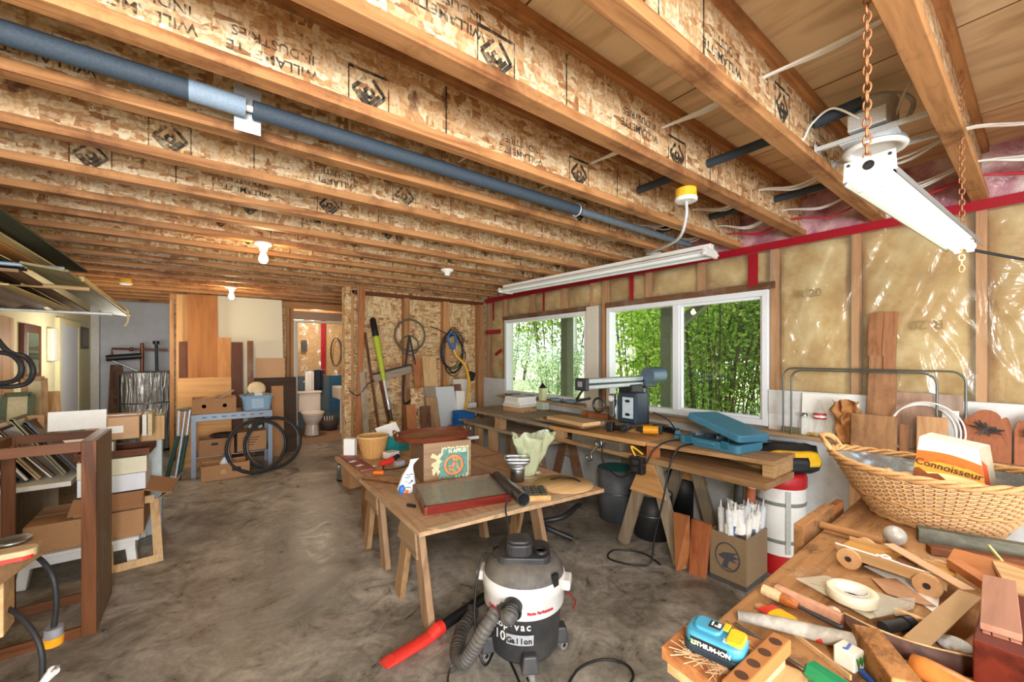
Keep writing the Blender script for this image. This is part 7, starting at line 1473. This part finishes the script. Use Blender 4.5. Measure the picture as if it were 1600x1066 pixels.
# bathroom seen through the door
struct(MB().bb(-.3, XR, YB - .02, YB, .9, 2.54), 'wall_bath', mat('#c4a06a', .7, var=.25, scale=5)); struct(MB().sheet(lambda u, v: (-.3 + 3.6*u, YB - .05 + .03*mnoise.noise((u*18, v*8, 6)), .9 + 1.4*v), 120, 30), 'wall_bath_film', FILM)
TEALB = mat('#2f4f5c', .6, var=.06)
struct(MB().bb(-.3, XR, YB - .06, YB - .03, .0, 1.02), 'wall_bath_lower', mat('#52636a', .6, var=.05)); MB().bb(2.02, 2.6, YB - .09, YB - .062, .3, 1.02).obj('hardboard_sheet', mat('#1f5a80', .5), label='blue panel at the right side of the bathroom back wall', cat='panel')
struct(MB().bb(-.3, XR, YD + .1, YB, 0, .006), 'floor_bath', mat('#9a7c62', .6, var=.08))
p = at_y(505, 540, YB - .07); MB().bb(p.x - .045, p.x + .045, YB - .085, YB - .083, 1.05, 2.15).obj('red_tape_strip', REDT, label='vertical red tape strip on the bathroom back wall', cat='tape', group='red sheathing tape on the wall film')
t_x = at_y(489, 650, 7.95).x; t = thing('toilet', 'white toilet standing inside the bathroom doorway', 'toilet', (t_x, 7.95, .006)); POR = mat('#e8e0d6', .2, var=.02)
MB().bb(-.19, .19, .28, .46, .38, .72).obj('tank', POR, t, bev=.02); MB().bb(-.205, .205, .265, .475, .72, .755).obj('tank_lid', POR, t, bev=.012)
skin(MB(), [[(rx*math.cos(x), oy + ry*math.sin(x), z) for x in [2*math.pi*k/32 for k in range(32)]] for z, rx, ry, oy in ((0, .12, .2, .1), (.03, .115, .19, .1), (.18, .10, .15, .08), (.28, .15, .22, .04), (.37, .18, .25, .02), (.38, .18, .25, .02))]).obj('bowl', POR, t); skin(MB(), [[(rx*math.cos(x), .02 + ry*math.sin(x), z) for x in [2*math.pi*k/32 for k in range(32)]] for z, rx, ry in ((.381, .185, .255), (.395, .19, .26), (.41, .18, .25))]).obj('seat_lid', POR, t)
for px0, px1, pyt, pyb, m_, lab in ((477, 492, 580, 617, PAPER, 'white towel hanging on the bathroom rail'), (491, 505, 578, 609, mat('#1f2733', .8), 'dark navy towel hanging beside the white one')):
    a, b = at_y(px0, pyt, YB - .15), at_y(px1, pyb, YB - .15); MB().sheet(lambda u, v: (a.x + (b.x - a.x)*u, YB - .14 + .02*math.sin(u*9), b.z + (a.z - b.z)*v), 16, 8).obj('towel', m_, label=lab, cat='towel', solid=.012)
MB().cyl((at_y(474, 580, YB - .14).x, YB - .14, at_y(474, 579, YB - .14).z), (at_y(508, 580, YB - .14).x, YB - .14, at_y(508, 578, YB - .14).z), .009, n=10).obj('towel_rail', STEEL, label='thin rail carrying the two towels in the bathroom', cat='rail')
a = at_y(524, 610, 8.0); t = thing('wash_basin', 'white laundry basin at the right edge of the bathroom doorway', 'basin', (a.x + .25, 8.0, 0)); MB().bb(-.25, .25, -.25, .25, .62, .85).obj('basin', POR, t, bev=.02); 
for x in (-.2, .2): MB().cyl((x, -.2, 0), (x, -.2, .62), .02).obj('leg', WHITE, t)
a = at_y(514, 660, 8.3); t = thing('wire_basket', 'dark basket with odds and ends on the bathroom floor', 'basket', (a.x, 8.3, .006)); MB().lathe([(0, 0), (.14, 0), (.17, .2), (.16, .2), (.13, .01), (0, .01)], 24).obj('basket_body', mat('#4a3f38', .6, var=.3, scale=30), t); 
for i in range(4): MB().tube([(.03*i - .05, 0, .02), (.05*i - .08, .02, .26)], .01, 6).obj('brush_handle', WHITE, t)
p = at_y(475, 540, YB - .07); MB().bb(p.x - .04, p.x + .05, YB - .10, YB - .08, 1.5, 1.72).obj('dark_picture', mat('#3c3a3a', .5), label='small dark framed picture on the bathroom back wall', cat='picture')
mb = MB(); c = at_y(525, 550, YB - .12)
for k in range(3): mb.tube(ring((c.x, YB - .12 - .012*k, c.z), .09 + .01*k, 30, (1, 0, 0), (0, 0, 1), .28), .008, 6, closed=True)
mb.obj('cable_coil', mat('#4a3c34', .6), label='coil of brown cord hanging in the bathroom', cat='cable')
lamp('bath_fill_light', 'POINT', (1.6, 7.9, 2.1), 22, (1, .85, .65), .05)  # added point lamp to light the bathroom, no fitting modelled
MB().bb(dx1 + .075, dx1 + .135, YD + .02, YD + .03, 1.02, 1.12).obj('wall_outlet', WHITE, label='white outlet plate on the stud right of the bathroom door', cat='outlet', bev=.002) if False else MB().bb(at_y(544, 596, YD - .02).x, at_y(551, 596, YD - .02).x, YD - .02, YD - .012, at_y(547, 603, YD - .02).z, at_y(547, 592, YD - .02).z).obj('wall_outlet', WHITE, label='white outlet plate on the stud right of the bathroom door', cat='outlet', bev=.002)

# ------------------------------------------------------------ STRAND BOARD WALL: hung and leaning things
FY = 4.93
def fy(px, py, y=FY): return at_y(px, py, y)
def fboard(lab, px0, px1, pyt, m, skew=0, y=4.72, lean=.24, name='wood_board', thk=.018, cat='board'):
    a, b = fy(px0, 640, y).x, fy(px1, 640, y).x; zt = at_y((px0 + px1)/2 + skew, pyt, y + lean).z; s = skew/100
    return MB().plate([(a, y, 0), (b, y, 0), (b + s, y + lean, zt), (a + s, y + lean, zt)], thk, (0, -1, 0)).obj(name, m, label=lab, cat=cat, bev=.001)
fboard('tall reddish board leaning at the left end of the strand board wall', 553, 562, 447, CEDAR['Z'], 12, 4.75, .2); fboard('second tall plank leaning at the end of the strand board wall', 566, 573, 447, FIR['Z'], 0, 4.8, .2); fboard('grey narrow plank leaning near the pole pruner', 573, 582, 540, GREYWOOD['Z'], -2, 4.62, .3)
fboard('dark thin trim leaning behind the pole pruner', 600, 604, 520, DARKW['Z'], -16, 4.7, .25, thk=.012); fboard('brown thin trim leaning right of the pole pruner', 623, 628, 590, DARKW['Z'], -14, 4.6, .3, thk=.012)
for rank, (px0, px1, pyt, m_, lab, sk) in enumerate(((716, 742, 592, mat('#d4cdbf', .7, var=.08), 'off white board leaning behind the snow shovel', 0), (655, 673, 560, CEDAR['Z'], 'reddish board behind the pale smooth board', 0), (672, 694, 557, PINE['Z'], 'pale smooth board leaning below the cable coil', -2), (722, 732, 600, BROWNW['Z'], 'narrow brown strip leaning behind the yellow shaft', -4), (690, 722, 604, mat('#cfd3d4', .7, var=.05), 'white panel leaning right of the wall row', -5), (668, 690, 604, GREYWOOD['Z'], 'grey board leaning in the middle of the wall row', -2), (648, 668, 606, OSBW, 'mottled strand board offcut leaning in the wall row', 0), (678, 696, 620, FIR['Z'], 'slanted tan board in the wall row', -6), (640, 655, 632, CEDAR['Z'], 'short orange board at the left end of the wall row', 0), (662, 678, 634, BROWNW['Z'], 'short brown board in front of the wall row', 0))):
    y = 4.80 - .027*rank
    for _ in range(3): zt_ = at_y((px0 + px1)/2 + sk, pyt, y + (.2 if _ == 0 else .15*zt_)).z
    fboard(lab, px0, px1, pyt, m_, sk, y, .15*zt_)
# pole pruner
t = thing('pole_pruner', 'pole trimmer with a lime green body leaning on the strand board wall', 'pole trimmer', (1.9, 4.6, 0))
A, B = Vector((2.04, 4.42, .0)), Vector(fy(582, 497, 4.9)); A = Vector((at_z(616, 690, 0).x if False else fy(628, 700, 4.5).x, 4.5, .0))
P_ = lambda f: A.lerp(B, f)
MB().tube([P_(0), P_(.42)], .02, 12).obj('lower_pole', BLACK, t, world=True); MB().tube([P_(.42), P_(.62)], .015, 12).obj('pale_pole', mat('#c9ccd4', .4), t, world=True); MB().tube([P_(.60), P_(.66), P_(.86), P_(.88)], [.022, .03, .042, .04], 14).obj('green_body', mat('#a9b52e', .5), t, world=True); MB().tube([P_(.87), P_(.99), P_(1.0)], [.04, .035, .02], 12).obj('black_cap', BLACK, t, world=True)
for f in (.32, .45): MB().tube([P_(f), P_(f + .03)], .026, 12).obj('yellow_collar' if f < .4 else 'clamp', YEL if f < .4 else STEEL, t, world=True)
# rings, strap, coil
c = fy(641, 524, 5.02); MB().tube(ring((c.x, 5.02, c.z), .205, 48), .013, 8, closed=True).obj('hanging_ring', mat('#5f574c', .6), label='large dark hoop hanging on the strand board wall', cat='hoop'); c = fy(640, 540, 4.99); MB().tube(ring((c.x, 4.99, c.z), .125, 40), .009, 8, closed=True).obj('hanging_ring', mat('#5f574c', .6), label='smaller dark hoop hanging inside the large one', cat='hoop')
MB().tube(catmull([fy(640, 525, 4.96), fy(634, 570, 4.96), fy(630, 622, 4.96), fy(636, 630, 4.96), fy(652, 612, 4.96), fy(655, 598, 4.96), fy(647, 560, 4.96), fy(640, 525, 4.96)], 8), .015, 8, flat=.6).obj('rubber_strap', RUBBER, label='black rubber loop hanging in a long V below the hoops', cat='strap')
a, b = fy(583, 592, 4.85), fy(642, 577, 4.85); MB().bar(a, b, .09, .03, (0, 0, 1)).obj('wood_level', GREYWOOD['X'], label='grey plank fixed slantwise across the strand board wall studs', cat='plank', bev=.003); MB().bar(a + Vector((0, -.01, .055)), b + Vector((0, -.01, .055)), .02, .03, (0, 0, 1)).obj('rubber_edge', BLACK, label='black rubber edging lying on the slanted grey plank', cat='edging')
mb = MB(); c = fy(707, 545, 4.97); rr = random.Random(5)
for k in range(6): mb.tube(catmull([(c.x + (.16 + .02*rr.uniform(-1, 1))*math.cos(x) + .02*rr.uniform(-1, 1), 4.985 - .008*k, c.z + (.27 + .03*rr.uniform(-1, 1))*math.sin(x) - .02*k) for x in [2*math.pi*j/9 for j in range(9)]], 6, True), .0065, 6, closed=True)
mb.tube(catmull([fy(672, 510, 4.98), fy(685, 515, 4.98), fy(698, 522, 4.96)], 6), .006, 6); mb.obj('cable_coil', BLACK, label='loose coil of black cable hanging on the right of the strand board wall', cat='cable')
# snow shovel
t = thing('snow_shovel', 'snow shovel with a blue scoop, bent yellow shaft and blue grip', 'shovel', (2.75, 4.6, 0)); BLU = mat('#1560a8', .4, var=.06)
sp = [fy(709, 546, 4.86), fy(713, 556, 4.85), fy(727, 572, 4.80), (fy(733, 598, 4.74)), fy(731, 620, 4.70), fy(727, 642, 4.66)]
MB().tube(catmull(sp, 8), .019, 12).obj('yellow_shaft', mat('#e0a52c', .45), t, world=True)
c = fy(706, 532, 4.87); MB().tube(catmull([fy(709, 547, 4.86), fy(702, 536, 4.87), fy(700, 525, 4.87), fy(706, 521, 4.87), fy(712, 526, 4.87), fy(711, 537, 4.86)], 6, True), .016, 10, closed=True).obj('blue_grip', BLU, t, world=True)
bl = [fy(704, 641, 4.66), fy(738, 641, 4.66), fy(740, 672, 4.56), fy(702, 672, 4.56)]
MB().sheet(lambda u, v: tuple(Vector(bl[3]).lerp(Vector(bl[2]), u).lerp(Vector(bl[0]).lerp(Vector(bl[1]), u), v) + Vector((0, -.06*(2*u-1)**2 - .05*math.sin(v*3.14)*0, 0))), 16, 8).obj('blue_scoop', BLU, t, world=True, solid=.008)
lb = fy(720, 690, 4.50); MB().box((lb.x, 4.50, .27), (.26, .22, .54), (0, 0, 4)).obj('plastic_tote', mat('#7d8a90', .5), label='grey plastic tote under the blue shovel scoop', cat='tote', bev=.01)
p = fy(740, 588, 4.9); MB().box((p.x, 4.96, p.z), (.10, .06, .12), (0, 20, 20)).obj('black_bracket', BLACK, label='black bracket lying on the top edge of the off white board', cat='bracket', bev=.01)
# low things in front
a = fy(557, 672, 4.55); MB().box((a.x, 4.6, .18), (.2, .2, .36), (0, 0, 8)).obj('cardboard_box', KRAFT, label='kraft box standing at the end of the strand board wall', cat='box', bev=.002)
t = thing('black_frame_stand', 'low black frame stand in front of the strand board wall', 'stand', (fy(592, 660, 4.3).x, 4.3, 0)); MB().bb(-.17, .17, -.02, .02, .38, .45).obj('top_bar', BLACK, t, bev=.004)
for x in (-.15, .15): MB().bb(x - .02, x + .02, -.02, .02, 0, .38).obj('leg', BLACK, t)
cord('thin black cord trailing past the strand board wall end', [fy(545, 610, 4.8), fy(560, 618, 4.8), fy(575, 600, 4.8), fy(585, 595, 4.8)], .006)

t = bpy.data.objects['metal_shelf_table']; MB().bb(X0, X1, Y0 + .01, Y1, .222, .230).obj('lower_shelf_plate', GM, t, world=True)
MB().cyl((X0, Y0 - .02, .29), (X1 - .1, Y0 - .02, .29), .008, n=8).obj('red_bar', REDP, label='thin red bar lying across the front of the lower metal shelf', cat='bar') if False else None
t = open_box('kraft_box', 'low printed kraft box on the floor below the metal table', (.2, 5.88, 0), (.46, .3, .17), 3, KRAFT); MB().bb(-.05, 0, -.1512, -.1502, .06, .11).obj('paper_label', KRAFT_PALE, t); MB().prism(rounded(.09, .05, .02), 0, .001).move(Matrix.Translation((.1, -.151, .1)) @ Matrix.Rotation(R(90), 4, 'X')).obj('printed_badge', BLACKINK, t)
t = thing('white_bottle', 'white plastic bottle with a blue cap standing in the low kraft box', 'bottle', (.2, 5.86, .007)); MB().lathe([(0, 0), (.05, 0), (.05, .16), (.02, .21), (.02, .23)], 20).obj('bottle_body', WHITE, t); MB().lathe([(.024, .22), (.024, .25), (0, .252)], 16).obj('cap', mat('#2f6ea8', .4), t)
# ------------------------------------------------------------ letters become meshes
bpy.context.view_layer.update()
dg = bpy.context.evaluated_depsgraph_get()
for o in [o for o in SC.objects if o.type == 'FONT']:
    me = bpy.data.meshes.new_from_object(o.evaluated_get(dg)); me.name = o.name
    m = bpy.data.objects.new('tmp', me); COL.objects.link(m); m.parent = o.parent; m.matrix_local = o.matrix_local.copy()
    for k_ in ('label', 'category', 'group', 'kind'):
        if k_ in o: m[k_] = o[k_]
    nm = o.name; bpy.data.objects.remove(o); m.name = nm
